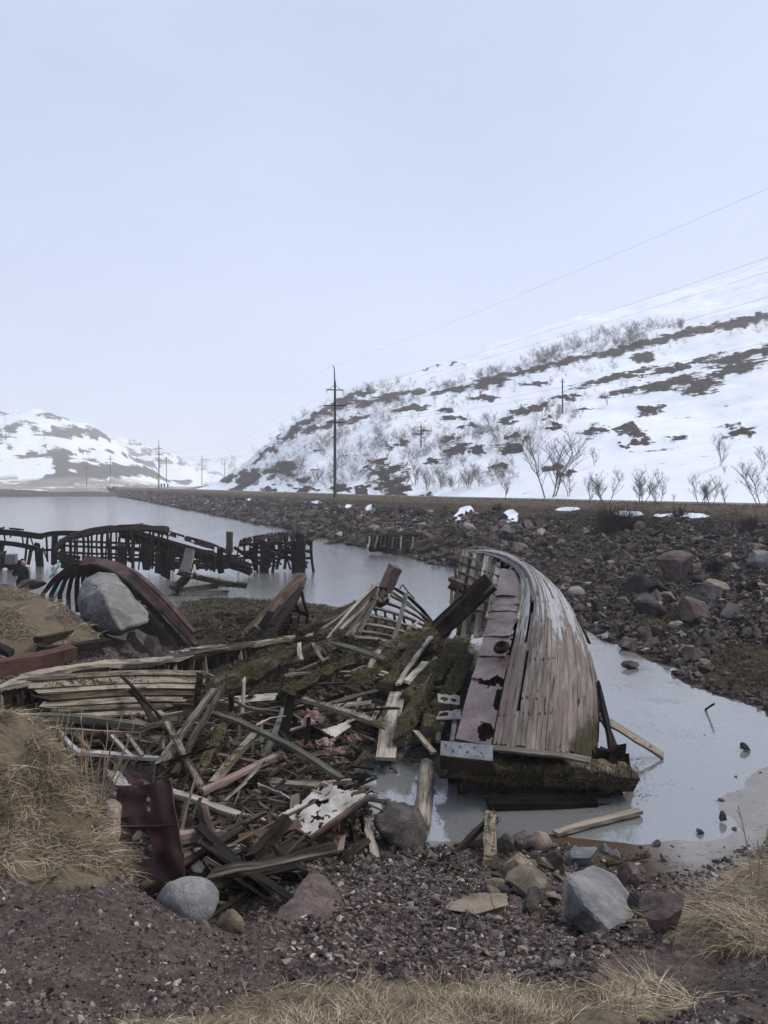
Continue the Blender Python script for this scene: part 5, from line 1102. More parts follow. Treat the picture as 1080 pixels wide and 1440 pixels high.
def pier():
    Y = 47.0; base = W(40, 795, 0); t = empty('pier_remains', base, 'ruined wooden pier beam on thin posts at the left edge', 'pier')
    strip('beam', [A(x, y, Y) for x, y in ((-30, 747), (0, 748), (20, 749.5), (40, 752), (58, 754.5))], .36, .34, 'dark', t, jit=.06); strip('beam', [A(x, y, Y) for x, y in ((56, 754), (72, 750.5), (90, 749.5), (112, 750))], .3, .30, 'dark', t, jit=.06)
    strip('lower_beam', [A(x, y, Y - 1) for x, y in ((-30, 764), (0, 763), (20, 765), (36, 768), (52, 772))], .25, .26, 'dark', t); strip('lower_beam', [A(x, y, Y) for x, y in ((50, 773), (64, 773.5), (80, 773))], .12, .14, 'dark', t)
    for x, y0, x1, y1, w in ((39, 754, 35, 790, .11), (45, 768, 40, 793, .16), (31, 752, 33, 768, .07), (52, 765, 55, 797, .24), (57, 772, 58, 796, .22), (65, 752, 67, 790, .09), (60, 770, 67, 788, .07), (76, 752, 75, 793, .2), (80, 752, 79, 792, .1), (6, 752, 8, 765, .07), (17, 751, 14, 756, .06), (2, 765, -2, 800, .3), (-8, 765, -10, 800, .3), (43, 756, 48, 770, .06)):
        timber('post', A(x, y0, Y), A(x1, y1, Y), w, w, 'dark', 0, t, segs=3)
    for x0, y0, x1, y1 in ((14, 743, 33, 745), (0, 743, 6, 742)): timber('bollard_rail', A(x0, y0, Y), A(x1, y1, Y), .1, .1, 'rustdark', 0, t)
    for k in range(5): timber('rubble_block', A(-6 + k * 6, 796 - k * .6, Y - 2), A(-2 + k * 6, 782 + k * 2.0, Y - 2), .5, .5, 'dark', 0, t, segs=2)
pier()
def block(px, py, Y, sx, sy, sz, mat, label, cat, rz=0.0, name='block'):
    bm = bmesh.new(); bmesh.ops.create_cube(bm, size=1); bmesh.ops.scale(bm, vec=(sx, sy, sz), verts=bm.verts); bmesh.ops.bevel(bm, geom=bm.edges[:], offset=min(sx, sz) * .06, segments=2, affect='EDGES')
    for v in bm.verts: v.co += Vector(rd.normal(0, .01, 3))
    me = bpy.data.meshes.new(name); bm.to_mesh(me); bm.free(); me.materials.append(M[mat]); return link(name, me, None, A(px, py, Y), (0, rd.uniform(-.1, .1), rz), label, cat)
block(16, 786, 44, .55, .6, .55, 'concrete', 'square concrete block in the water under the ruined pier', 'block', .2, 'concrete_block')
timber('slab_post', A(258, 808, 37), A(267, 773, 37.5), .46, .2, 'concrete', .2, None, 'leaning pale concrete slab sticking up behind the mossy islet', 'slab', rag=.2, segs=5)
for k, (x0, y0, x1, y1, w, m, lab) in enumerate(((246, 830, 262, 812, .4, 'mossy', 'mossy stump leaning against the pale slab on the islet'), (255, 806, 322, 822, .3, 'mossy', 'mossy beam on the islet below the pale slab'), (246, 831, 306, 824, .26, 'grey', 'grey beam lying on the mossy islet'), (262, 834, 318, 834, .2, 'grey', 'lowest grey beam of the mossy islet'), (243, 822, 252, 836, .3, 'grey', 'broken grey board end on the islet'), (300, 820, 345, 824, .25, 'mossy', 'mossy timber at the far tip of the islet'), (270, 812, 274, 796, .06, 'pale', 'thin white stick standing on the islet'), (278, 813, 268, 800, .06, 'pale', 'thin white stick leaning against the slab'))):
    a, b = A(x0, y0, 34.5), A(x1, y1, 35); timber('beam', a, b, w, .22, m, 0, None, lab, 'beam', 'beams on the mossy islet', segs=6, jit=.12)
# remains on the far bank
def bank_wreck():
    base = G(556, 775); t = empty('bank_wreck', base, 'dark piece of hull planking lying on the far rubble bank', 'boat wreck'); Y = base.y
    for k in range(7): strip('plank', [A(x, 753 + k * 3.6 - (x - 512) * .04 + rd.uniform(-.5, .5), Y - k * .25 + .3) for x in np.linspace(512 + k * 1.5, 592 - k * 5, 8)], .16, .16, 'dark' if k else 'brown', t, jit=.15, up=(0, -1, .2))
    for k in range(13): timber('frame', A(514 + k * 5.6, 755, Y - .2), A(512 + k * 5.6 + rd.uniform(-3, 2), 775 + rd.uniform(-6, 1), Y - 1.9), .12, .10, rd.choice(['dark', 'grey', 'dark']), 0, t, segs=3)
bank_wreck()
for x0, y0, x1, y1, w, m, lab in ((432, 769, 482, 744, .3, 'mossy', 'mossy log at the far bank left of the hull planking'), (448, 776, 520, 752, .5, 'mossy', 'broad mossy log at the far bank beside the hull planking'), (420, 762, 452, 756, .2, 'dark', 'dark log lying at the water edge of the far bank'), (540, 778, 600, 752, .35, 'brown', 'brown beam slanting up the far bank'), (560, 780, 628, 756, .4, 'mossy', 'mossy beam right of the brown slanting one on the far bank'), (590, 780, 640, 768, .3, 'mossy', 'lowest mossy beam on the far bank'), (500, 728, 540, 732, .15, 'grey', 'thin grey pole lying high on the far bank'), (505, 736, 560, 742, .35, 'brown', 'dark brown timber half buried in the far bank'), (556, 742, 600, 736, .3, 'brown', 'brown timber beside the half buried one'), (470, 742, 500, 736, .25, 'red', 'reddish timber high on the far bank')):
    a, b = G(x0, y0 - 1), G(x1, y1 - 1); timber('log', a + Vector((0, 0, .15)), b + Vector((0, 0, .2)), w, .22, m, 0, None, lab, 'log', 'logs on the far bank', segs=6, jit=.1)

# ------------------------------------------------------------------ the walker by the water
def person():
    Y = 30.0; ft = A(30, 850, Y); s = 1.0
    root = empty('person', ft, 'person in a dark hooded jacket standing beyond the left grass mound', 'person')
    # joints (metres, local; facing right and slightly away)
    J = {'pel': (0, 0, .95), 'wai': (.01, 0, 1.10), 'che': (.02, 0, 1.30), 'nec': (.04, 0, 1.47), 'hed': (.06, 0, 1.56), 'sl': (-.19, 0, 1.40), 'el': (-.33, .05, 1.18), 'wl': (-.14, -.14, 1.10), 'sr': (.20, 0, 1.40), 'er': (.25, .02, 1.13), 'wr': (.27, -.05, .88), 'hl': (-.09, 0, .90), 'kl': (-.10, -.03, .48), 'al': (-.10, .02, .08), 'tl': (-.06, -.14, .04), 'hr': (.10, 0, .90), 'kr': (.11, .04, .48), 'ar': (.10, .10, .08), 'tr': (.14, -.06, .04)}
    Ed = [('pel', 'wai'), ('wai', 'che'), ('che', 'nec'), ('nec', 'hed'), ('che', 'sl'), ('sl', 'el'), ('el', 'wl'), ('che', 'sr'), ('sr', 'er'), ('er', 'wr'), ('pel', 'hl'), ('hl', 'kl'), ('kl', 'al'), ('al', 'tl'), ('pel', 'hr'), ('hr', 'kr'), ('kr', 'ar'), ('ar', 'tr')]
    rad = {'pel': .17, 'wai': .17, 'che': .18, 'nec': .075, 'hed': .08, 'sl': .095, 'el': .075, 'wl': .055, 'sr': .095, 'er': .075, 'wr': .055, 'hl': .11, 'kl': .08, 'al': .055, 'tl': .045, 'hr': .11, 'kr': .08, 'ar': .055, 'tr': .045}
    ks = list(J); me = bpy.data.meshes.new('body'); me.from_pydata([J[k] for k in ks], [(ks.index(a), ks.index(b)) for a, b in Ed], [])
    o = bpy.data.objects.new('body', me); COL.objects.link(o); o.parent = root
    sk = o.modifiers.new('skin', 'SKIN'); sk.use_smooth_shade = True
    for i, k in enumerate(ks): r_ = rad[k]; me.skin_vertices[0].data[i].radius = (r_ * (1.05 if k in ('pel', 'wai', 'che') else 1), r_ * (.75 if k in ('pel', 'wai', 'che') else 1)); me.skin_vertices[0].data[i].use_root = (k == 'pel')
    sb = o.modifiers.new('subd', 'SUBSURF'); sb.levels = 2; sb.render_levels = 2; me.materials.append(M['cloth'])
    def ball(name, c, r, mat, sub=3, sc=(1, 1, 1), fn=None):
        bm = bmesh.new(); bmesh.ops.create_icosphere(bm, subdivisions=sub, radius=r)
        for v in bm.verts:
            v.co = Vector((v.co.x * sc[0], v.co.y * sc[1], v.co.z * sc[2]))
            if fn: v.co = fn(v.co)
            v.co += Vector(c)
        m_ = bpy.data.meshes.new(name); bm.to_mesh(m_); bm.free(); m_.materials.append(M[mat])
        for p in m_.polygons: p.use_smooth = True
        return link(name, m_, root)
    ball('head', (.085, -.03, 1.62), .105, 'skin', 3, (.85, .95, 1.12), lambda v: v + Vector((.022, -.02, 0)) if (v.x > .05 and abs(v.z) < .03 and abs(v.y + .04) < .04) else v)
    ball('hood', (.045, .015, 1.635), .142, 'cloth', 3, (.95, 1, 1.12), lambda v: Vector((v.x, max(v.y, -.06), v.z)) if v.x > 0 else v)
    ball('jacket_hem', (0, 0, .90), .2, 'cloth', 3, (1.05, .8, .7))
    for (x, y, z, dx) in ((-.12, -.16, 1.09, .05), (.275, -.07, .82, .0)):       # hands: palm with five fingers
        hd = ball('hand', (x, y, z), .045, 'skin', 2, (1, .7, 1.1))
        for f in range(5):
            a = Vector((x - .03 + f * .015, y - .015, z - .035)); V, t_, q_ = tube_mesh([a, a + Vector((dx * .4, -.012, -.03)), a + Vector((dx * .8, -.03, -.05 - .006 * (2 - abs(f - 2))))] if f else [Vector((x + .04, y, z + .01)), Vector((x + .06, y - .02, z - .015)), Vector((x + .062, y - .035, z - .035))], [.0095, .009, .007], 5)
            link('finger', mesh_np('finger', V, t_, M['skin'], True, quads=q_), hd)
person()
bm = bmesh.new(); bmesh.ops.create_icosphere(bm, subdivisions=3, radius=.17)
for v in bm.verts: v.co = Vector((v.co.x * .9 + .1 * math.sin(v.co.z * 9), v.co.y * .6, v.co.z * 1.2 + .12 * math.sin(v.co.x * 11)))
me = bpy.data.meshes.new('plastic_sheet'); bm.to_mesh(me); bm.free(); me.materials.append(M['cyan'])
link('plastic_sheet', me, None, A(77, 802, 27.2), (0, 0, .2), 'crumpled pale cyan plastic sheet caught behind the rusty ribs', 'plastic sheet')
bm = bmesh.new(); bmesh.ops.create_icosphere(bm, subdivisions=3, radius=.22)
for v in bm.verts: v.co = Vector((v.co.x * .9 + .1 * math.sin(v.co.z * 7), v.co.y * .5, v.co.z * 1.4 + .1 * math.sin(v.co.x * 13)))
me = bpy.data.meshes.new('plastic_sheet'); bm.to_mesh(me); bm.free(); me.materials.append(M['cyan'])
link('plastic_sheet', me, None, A(84, 828, 27.6), (0, 0, .5), 'lower pale cyan plastic sheet seen between the rusty ribs', 'plastic sheet')

# ------------------------------------------------------------------ power line
def pole(px, py0, py1, Y, label, arms=((549, 12), (571, 16), (594, 12))):
    b = A(px, py1, Y); top = A(px, py0, Y).z; H_ = top - b.z; t = empty('power_pole', b, label, 'power pole', 'big poles of the power line')
    V, t_, q_ = tube_mesh([Vector((0, 0, -.5)), Vector((0, 0, H_ * .45)), Vector((0, 0, H_ * .88))], [.24, .19, .15], 10); link('mast', mesh_np('mast', V, t_, M['pole'], True, quads=q_), t)
    V, t_, q_ = tube_mesh([Vector((0, -.1, H_ * .84)), Vector((-.05, -.1, H_ * .93)), Vector((-.12, -.1, H_ * .985)), Vector((-.3, -.1, H_))], [.11, .09, .07, .06], 7); link('top_spar', mesh_np('top_spar', V, t_, M['pole'], True, quads=q_), t)
    k = H_ / 182.0; tips = []
    for ay, hw in arms:
        z = (697 - ay) * k; w_ = hw * k * 1.0
        a = timber('crossarm', b + Vector((-w_, -.22, z)), b + Vector((w_, -.22, z - .05)), .16, .16, 'dark', 0, t, segs=2, rag=0)
        for sx in (-1, 1):
            p0 = Vector((sx * w_ * .96, -.22, z - .08)); V, t_, q_ = tube_mesh([p0, p0 - Vector((0, 0, .25)), p0 - Vector((0, 0, .5 if sx > 0 else .3)), p0 - Vector((0, 0, .8 if sx > 0 else .4))], [.03, .07, .06, .03], 6); link('insulator', mesh_np('insulator', V, t_, M['insulator'], True, quads=q_), t)
            tips.append(b + p0 - Vector((0, 0, .6)))
        if ay == arms[0][0]:
            for sx in (-1, 1): timber('arm_brace', b + Vector((sx * w_ * .6, -.2, z + .05)), b + Vector((0, -.2, z + .75)), .06, .06, 'dark', 0, t, segs=2, rag=0)
    return b, H_, tips
p1 = pole(471, 514, 697, 110, 'tall dark power pole with three crossarms behind the road')
p2 = pole(223.5, 618, 686.5, 300, 'far power pole standing over the bend of the bay')
p0_ = Vector((2 * p1[0].x - p2[0].x, 2 * p1[0].y - p2[0].y, p1[0].z + 7)) ; p0_ = p1[0] + (p1[0] - p2[0]) * .62; p0_.z = 4.6
def wire(a, b, sag, label):
    pts = [a.lerp(b, t) - Vector((0, 0, sag * 4 * t * (1 - t))) for t in np.linspace(0, 1, 24)]
    V, t_, q_ = tube_mesh([p - a for p in pts], .0065, 4); link('wire', mesh_np('wire', V, t_, M['wire'], True, quads=q_), None, a, None, label, 'wire', 'wires of the power line')
offs = [tp - p1[0] for tp in p1[2]] + [Vector((-.3, -.1, p1[1]))]
names = ['left upper', 'right upper', 'left middle', 'right middle', 'left lower', 'right lower', 'topmost']
for n_, of in zip(names, offs):
    far = p2[0] + of * 1.0
    wire(p0_ + of + Vector((0, 0, .5)), p1[0] + of, 1.6, n_ + ' wire running from the tall pole off to the right')
    wire(p1[0] + of, far, 3.0, n_ + ' wire running from the tall pole to the far pole')
for px, y0, y1, lab in ((791, 533, 582, 'thin wooden pole on the upper snow slope'), (592, 597, 630, 'small wooden pole low on the snow slope'), (853, 668, 690, None)):
    if lab is None: continue
    g = G(px, y1, 60); V, t_, q_ = tube_mesh([Vector((0, 0, -.5)), Vector((0, 0, (y1 - y0) * g.y / F))], [.14, .11], 7); t = empty('slope_pole', g, lab, 'pole', 'small poles on the slope'); link('mast', mesh_np('mast', V, t_, M['pole'], True, quads=q_), t)
    timber('crossarm', g + Vector((-.5, 0, (y1 - y0) * g.y / F - .6)), g + Vector((.5, 0, (y1 - y0) * g.y / F - .6)), .1, .1, 'dark', 0, t, segs=2)
for px, y0, y1, Y, lab in ((155, 640, 668, 520, 'farthest left pole before the snowy hills'), (234, 642, 668, 560, 'thin pole just right of the far power pole'), (284, 640, 672, 620, 'thin pole at the mouth of the valley'), (316, 648, 670, 640, 'thin pole below the end of the right hill'), (122, 655, 672, 500, 'small pole on the brown flat')):
    b = A(px, y1, Y); V, t_, q_ = tube_mesh([Vector((0, 0, -6)), Vector((0, 0, (y1 - y0) * Y / F))], [.3, .22], 6); t = empty('distant_pole', b, lab, 'pole', 'poles in the far valley'); link('mast', mesh_np('mast', V, t_, M['pole'], True, quads=q_), t)
    timber('crossarm', b + Vector((-2, 0, (y1 - y0) * Y / F * .8)), b + Vector((2, 0, (y1 - y0) * Y / F * .8)), .3, .3, 'dark', 0, t, segs=2)
# sign and walkers by the bend of the road, far away
b = A(222, 667, 290); t = empty('road_sign', (b.x, b.y, 3.4), 'small yellow road sign by the far power pole', 'sign'); V, t_, q_ = tube_mesh([Vector((0, 0, 0)), Vector((0, 0, 4.2))], .07, 5); link('post', mesh_np('post', V, t_, M['pole'], True, quads=q_), t)
plate('sign_face', bilin(Vector((b.x - .6, b.y - .1, 7.0)), Vector((b.x + .6, b.y - .1, 7.0)), Vector((b.x + .6, b.y - .1, 8.2)), Vector((b.x - .6, b.y - .1, 8.2))), 2, 2, .05, 'yellow', t)
for k, (px, c) in enumerate(((227, 'trousers'), (231, 'cloth'), (236, 'red'))):
    b = A(px, 686, 280); V, t_, q_ = tube_mesh([Vector((-.12, 0, 0)), Vector((-.1, 0, .5)), Vector((0, 0, .95)), Vector((0, 0, 1.25)), Vector((0, 0, 1.42)), Vector((0, 0, 1.5)), Vector((0, 0, 1.62)), Vector((0, 0, 1.74))], [.08, .11, .2, .22, .2, .07, .11, .06], 8)
    me = mesh_np('body', V, t_, M[c], True, quads=q_); o = empty('person', b, ['leftmost tiny figure by the far pole', 'middle tiny dark figure by the far pole', 'rightmost tiny reddish figure by the far pole'][k], 'person', 'walkers far down the road'); link('body', me, o)
    V, t_, q_ = tube_mesh([Vector((.12, .05, 0)), Vector((.1, 0, .5)), Vector((0, 0, .95))], [.08, .11, .17], 8); link('leg', mesh_np('leg', V, t_, M['trousers'], True, quads=q_), o)
    for sx in (-1, 1): V, t_, q_ = tube_mesh([Vector((sx * .2, 0, 1.4)), Vector((sx * .28, 0, 1.15)), Vector((sx * .26, -.08, .9))], [.07, .06, .04], 6); link('arm', mesh_np('arm', V, t_, M[c], True, quads=q_), o)
# ================================================================== stones
def rock_mesh(seed, sub=2, cuts=9, noise=.08, sc=(1, 1, 1), mat=None, smooth=False, round_=0.0):
    "a boulder: a ball cut by random planes into facets, edges worn by noise"
    r = np.random.default_rng(seed); bm = bmesh.new(); bmesh.ops.create_icosphere(bm, subdivisions=sub, radius=1)
    V = np.array([v.co[:] for v in bm.verts])
    for k in range(cuts):
        n = r.normal(0, 1, 3); n /= np.linalg.norm(n); d = r.uniform(.34, .66) + round_ * .33
        e = V @ n - d; m = e > 0; V[m] -= np.outer(e[m], n) * (1 - round_ * .4)
    o = r.uniform(0, 50); f = fbm(V[:, 0] * 1.7 + o, V[:, 1] * 1.7 + V[:, 2] * 2.1, 3, 3) * noise
    V = V * (1 + f)[:, None] * np.array(sc)
    for v, c in zip(bm.verts, V): v.co = c
    me = bpy.data.meshes.new('rock'); bm.to_mesh(me); bm.free()
    if mat: me.materials.append(mat)
    if smooth:
        for p in me.polygons: p.use_smooth = True
    return me
def rock(px, pyb, wpx, hpx, mat, label, seed, Y=None, sub=3, cuts=10, depth=.8, rz=0.0, sink=.2, name='rock', cat='rock', group=None, round_=0.0, z=None, noise=.09):
    g = G(px, pyb) if Y is None else A(px, pyb, Y)
    if z is not None: g = W(px, pyb, z)
    u = g.y / F; w = wpx * u; h = hpx * u
    me = rock_mesh(seed, sub, cuts, noise, (w / 2 * 1.35, w / 2 * 1.35 * depth, h / 2 * 1.4), M[mat], round_ > 0, round_)
    zz = np.array([v.co.z for v in me.vertices]); xx = np.array([v.co.x for v in me.vertices])
    s = Vector((w / max(np.ptp(xx), .01), w / max(np.ptp(xx), .01), h * (1 + sink) / max(np.ptp(zz), .01)))
    o = link(name, me, None, g + Vector((0, w * .3, h * .5 - h * sink * .5)), (0, 0, rz), label, cat, group); o.scale = s
    return o
def hull_rock(name, pts, mat, label, noise=.03, seed=0, cat='rock'):
    "a boulder from measured corner points, worn and roughened"
    P = [A(*p) for p in pts]; c = sum(P, Vector()) / len(P); bm = bmesh.new(); [bm.verts.new(p - c) for p in P]
    res = bmesh.ops.convex_hull(bm, input=bm.verts[:]); bmesh.ops.delete(bm, geom=[v for v in bm.verts if not v.link_faces], context='VERTS')
    bmesh.ops.recalc_face_normals(bm, faces=bm.faces[:]); sz_ = max((v.co.length for v in bm.verts))
    bmesh.ops.bevel(bm, geom=bm.edges[:], offset=sz_ * .022, segments=1, affect='EDGES'); bmesh.ops.triangulate(bm, faces=bm.faces[:])
    for k in range(4):
        lg = [e for e in bm.edges if e.calc_length() > sz_ * .11]
        if not lg: break
        bmesh.ops.subdivide_edges(bm, edges=lg, cuts=1); bmesh.ops.triangulate(bm, faces=bm.faces[:])
    V = np.array([v.co[:] for v in bm.verts]) / sz_; n = fbm(V[:, 0] * 3 + seed, V[:, 1] * 3 + V[:, 2] * 3.7, 4, seed)
    for v, k in zip(bm.verts, n): v.co += v.co.normalized() * float(k) * noise * sz_
    me = bpy.data.meshes.new(name); bm.to_mesh(me); bm.free(); me.materials.append(M[mat])
    return link(name, me, None, c, None, label, cat)
hull_rock('rock', [(797, 1232, 6.9), (832, 1216, 7.1), (868, 1232, 7.1), (885, 1258, 7.0), (899, 1290, 6.8), (901, 1312, 6.6), (872, 1330, 6.3), (845, 1328, 6.3), (794, 1294, 6.6), (792, 1245, 6.8), (803, 1238, 6.55), (820, 1276, 6.35), (846, 1300, 6.2), (862, 1320, 6.15), (850, 1250, 6.6), (880, 1300, 6.25), (850, 1300, 7.3), (880, 1300, 7.3), (810, 1290, 7.2)], 'rock_grey', 'big blue-grey boulder on the near shore', .03, 3)
hull_rock('rock', [(108, 844, 19.4), (118, 813, 19.8), (141, 803, 20), (163, 807, 20), (182, 838, 19.7), (208, 860, 19.3), (211, 874, 19), (186, 884, 18.8), (166, 894, 18.4), (128, 889, 18.7), (112, 872, 18.9), (113, 841, 18.9), (146, 834, 18.2), (152, 855, 17.9), (168, 886, 17.9), (150, 880, 20.6), (200, 880, 20.2), (120, 880, 20.2)], 'rock_boulder', 'large grey boulder in front of the rusty ribbed bow', .03, 5)
hull_rock('rock', [(380, 1296, 6.0), (428, 1236, 6.6), (446, 1228, 6.75), (455, 1232, 6.7), (482, 1262, 6.5), (486, 1284, 6.2), (470, 1302, 5.9), (430, 1306, 5.8), (400, 1304, 5.85), (440, 1290, 7.2), (480, 1284, 6.9), (436, 1240, 6.5)], 'rock_red', 'wedge-shaped pinkish rock below the wreckage heap', .04, 7)
rock(258, 1312, 92, 62, 'rock_grey', 'smooth rounded granite boulder at the foot of the rusty plate', 5, Y=4.9, sub=4, cuts=4, round_=1.0, noise=.03)
rock(282, 1340, 27, 42, 'rock_red', 'small rounded brown cobble against the smooth granite boulder', 6, Y=4.5, sub=3, cuts=4, round_=1.0, noise=.04)
rock(318, 1322, 42, 30, 'rock_tan', 'tan stone tucked behind the smooth granite boulder', 7, Y=5.1, round_=.5)
rock(562, 1206, 78, 62, 'rock_dark', 'dark seaweed-grown boulder at the edge of the pool', 9, z=.02, sub=4, round_=.4)
rock(958, 826, 56, 48, 'rock_red', 'dark red block with a pale ridged top on the right bank', 12, cuts=7)
rock(905, 838, 46, 38, 'rock_dark', 'dark grey block left of the red block on the bank', 13)
rock(1016, 835, 36, 18, 'rock_tan', 'flat orange-brown slab right of the red block', 14, depth=.7)
rock(1000, 850, 54, 24, 'rock_dark', 'broad grey slab under the orange-brown slab', 15)
rock(978, 872, 50, 30, 'rock_red', 'jagged slab lower on the right bank', 16); rock(920, 868, 46, 24, 'rock_dark', 'flat dark rock above the seaweed on the bank', 17)
rock(1068, 806, 34, 24, 'rock_grey', 'pale grey boulder at the right edge of the bank', 19); rock(952, 888, 22, 12, 'rock_pale', 'small white-topped stone beside the jagged slab', 20)
rock(812, 842, 24, 15, 'rock_pale', 'pale rounded stone on the bank behind the hull', 22, round_=.6); rock(712, 752, 14, 14, 'rock_pale', 'pale grey stone high on the far bank', 23)
rock(936, 1312, 66, 54, 'rock_red', 'brown angular rock right of the blue-grey boulder', 24); rock(893, 1256, 34, 34, 'rock_red', 'pinkish stone behind the blue-grey boulder', 25, z=.1); rock(905, 1295, 30, 30, 'rock_dark', 'dark stone wedged behind the blue-grey boulder', 26)
rock(735, 1246, 64, 46, 'rock_tan', 'flat tan slab next to the thick mossy timber', 31, depth=.9, cuts=5); rock(752, 1268, 60, 32, 'rock_tan', 'brown block under the flat tan slab', 32); rock(750, 1290, 32, 32, 'rock_dark', 'dark wet pointed stone below the brown block', 33)
rock(760, 1200, 36, 26, 'rock_tan', 'rounded tan stone behind the flat tan slab', 35, round_=.7); rock(733, 1196, 28, 24, 'rock_red', 'reddish stone beside the rounded tan one', 36); rock(712, 1206, 26, 26, 'rock_dark', 'dark stone by the top of the thick mossy timber', 37)
rock(786, 1230, 28, 28, 'rock_dark', 'tilted dark square stone right of the tan slab', 38, cuts=6); rock(818, 1222, 46, 26, 'rock_grey', 'pale grey stone behind the blue-grey boulder', 39); rock(770, 1228, 24, 18, 'rock_tan', 'small ochre stone between slab and square stone', 40)
rock(683, 1290, 92, 9, 'rock_tan', 'long pale ledge half buried in the near gravel', 41, depth=.4, sub=3, sink=.8); rock(700, 1228, 22, 18, 'rock_red', 'reddish cobble left of the flat tan slab', 42)
rock(312, 1174, 42, 27, 'rock_tan', 'tan rock lying on the reddish log', 43, Y=9.6); rock(276, 1172, 34, 26, 'rock_red', 'pinkish rock behind the short reddish log', 44, Y=9.7); rock(358, 1126, 22, 14, 'rock_tan', 'small tan cobble in the middle of the heap', 45, z=.6)
rock(192, 916, 34, 28, 'rock_dark', 'dark brown rock below the large grey boulder', 46, Y=18.2); rock(216, 926, 26, 30, 'rock_red', 'reddish rock right of the dark brown one under the boulder', 47, Y=17.6); rock(350, 900, 24, 14, 'rock_grey', 'flat stone below the leaning plank bundle', 48)
rock(546, 1132, 14, 9, 'rock_pale', 'small pale stone in the middle of the pool', 49, z=0); rock(1050, 1056, 13, 9, 'rock_dark', 'single dark stone on the tide flat', 50, z=.01); rock(1017, 1156, 10, 13, 'rock_red', 'small brick-red block on the tide flat', 51, z=.01)
rock(935, 1214, 14, 12, 'rock_tan', 'small brown stone at the edge of the tide flat', 52, z=.02); rock(925, 1192, 12, 9, 'rock_dark', 'little dark stone near the grey plank end', 53, z=.01); rock(888, 942, 28, 11, 'rock_dark', 'flat stone in the water behind the hull', 54, z=0)
rock(40, 828, 40, 14, 'rock_dark', 'dark mossy stone on the far grass mound', 55, Y=19.6, round_=.6); rock(1008, 1218, 14, 10, 'rock_dark', 'dark stone near the right grass mound', 56, z=.02); rock(985, 1172, 12, 6, 'rock_dark', 'flat dark chip on the tide flat', 57, z=.01)
hull_rock('rock', [(144, 1128, 6.5), (160, 1122, 6.5), (172, 1130, 6.5), (170, 1175, 6.2), (158, 1200, 6.1), (142, 1190, 6.1), (150, 1130, 6.2), (165, 1140, 6.15), (160, 1180, 5.95), (150, 1180, 6.9), (168, 1180, 6.8)], 'rock_tan', 'upright tan slab wedged between bank and rusty plate', .03, 11)
VIEW = (GPX > -60) & (GPX < 1140) & (GPY < 1500) & (GPY > 680)
def cells(mask, n, w=None, seed=1):
    r = np.random.default_rng(seed); m = (mask & VIEW)[:-1, :-1]; ii, jj = np.nonzero(m)
    p = None
    if w is not None: p = w[:-1, :-1][ii, jj]; p = p / p.sum()
    k = r.choice(len(ii), n, p=p); i = ii[k]; j = jj[k]; a = r.random(n); b = r.random(n)
    def L(Gd): return Gd[i, j] * (1 - a) * (1 - b) + Gd[i + 1, j] * a * (1 - b) + Gd[i + 1, j + 1] * a * b + Gd[i, j + 1] * (1 - a) * b
    e = .02
    nx = -(GZ[i, j + 1] - GZ[i, j]) / np.maximum(np.hypot(GX[i, j + 1] - GX[i, j], GY[i, j + 1] - GY[i, j]), 1e-3)
    return np.stack([L(GX), L(GY), L(GZ)], -1), i, j
def hull_pts(seed, n=9, flat=.6):
    r = np.random.default_rng(seed); P = r.normal(0, 1, (n, 3)); P /= np.linalg.norm(P, axis=1)[:, None]; P *= np.array((1, r.uniform(.6, .95), flat * r.uniform(.7, 1.2)))
    bm = bmesh.new(); [bm.verts.new(p) for p in P]; res = bmesh.ops.convex_hull(bm, input=bm.verts[:]); bmesh.ops.triangulate(bm, faces=bm.faces[:])
    bmesh.ops.recalc_face_normals(bm, faces=bm.faces[:])
    bm.verts.ensure_lookup_table(); bm.verts.index_update(); V = np.array([v.co[:] for v in bm.verts]); T = np.array([[v.index for v in f.verts] for f in bm.faces]); bm.free(); return V, T
SH = [hull_pts(300 + k, 8 + k % 4) for k in range(10)]
def gravel(name, pos, size, mat, label, seed, cols=None):
    r = np.random.default_rng(seed); n = len(pos); Vs = []; Ts = []; Cs = []; off = 0; which = r.integers(0, len(SH), n)
    for k, (V, T) in enumerate(SH):
        m = which == k; c = m.sum()
        if not c: continue
        q = r.normal(0, 1, (c, 4)) * np.array((1, .28, .28, 1.0)); q /= np.linalg.norm(q, axis=1)[:, None]; w_, x, y, z = q.T
        Rm = np.stack([1 - 2 * (y * y + z * z), 2 * (x * y - z * w_), 2 * (x * z + y * w_), 2 * (x * y + z * w_), 1 - 2 * (x * x + z * z), 2 * (y * z - x * w_), 2 * (x * z - y * w_), 2 * (y * z + x * w_), 1 - 2 * (x * x + y * y)], -1).reshape(c, 3, 3)
        P = np.einsum('nij,vj->nvi', Rm, V) * size[m][:, None, None] + pos[m][:, None, :]
        Vs.append(P.reshape(-1, 3)); Ts.append((T[None] + (np.arange(c) * len(V))[:, None, None]).reshape(-1, 3) + off); off += c * len(V)
        Cs.append(np.repeat(r.random(c), len(V)))
    me = mesh_np(name, np.vstack(Vs), np.vstack(Ts), mat); attr(me, 'tone', np.concatenate(Cs))
    return link(name, me, None, None, None, label, 'gravel', None, 'stuff')
def mat_gravel(name, stops, sc):
    N = NT(name); p = N.pos(); t = N.attr('tone'); n = N.noise(p, sc, 5, .65)
    c = N.ramp(t, stops); c = N.mix(N.sm(n, .45, .75), c, N.mix(.4, c, (.28, .24, .22))); c = N.mix(N.sm(n, .45, .3), c, (.02, .016, .016))
    N.bsdf(c, .85, N.bump(n, .6, .3 / sc), .05); return N.m
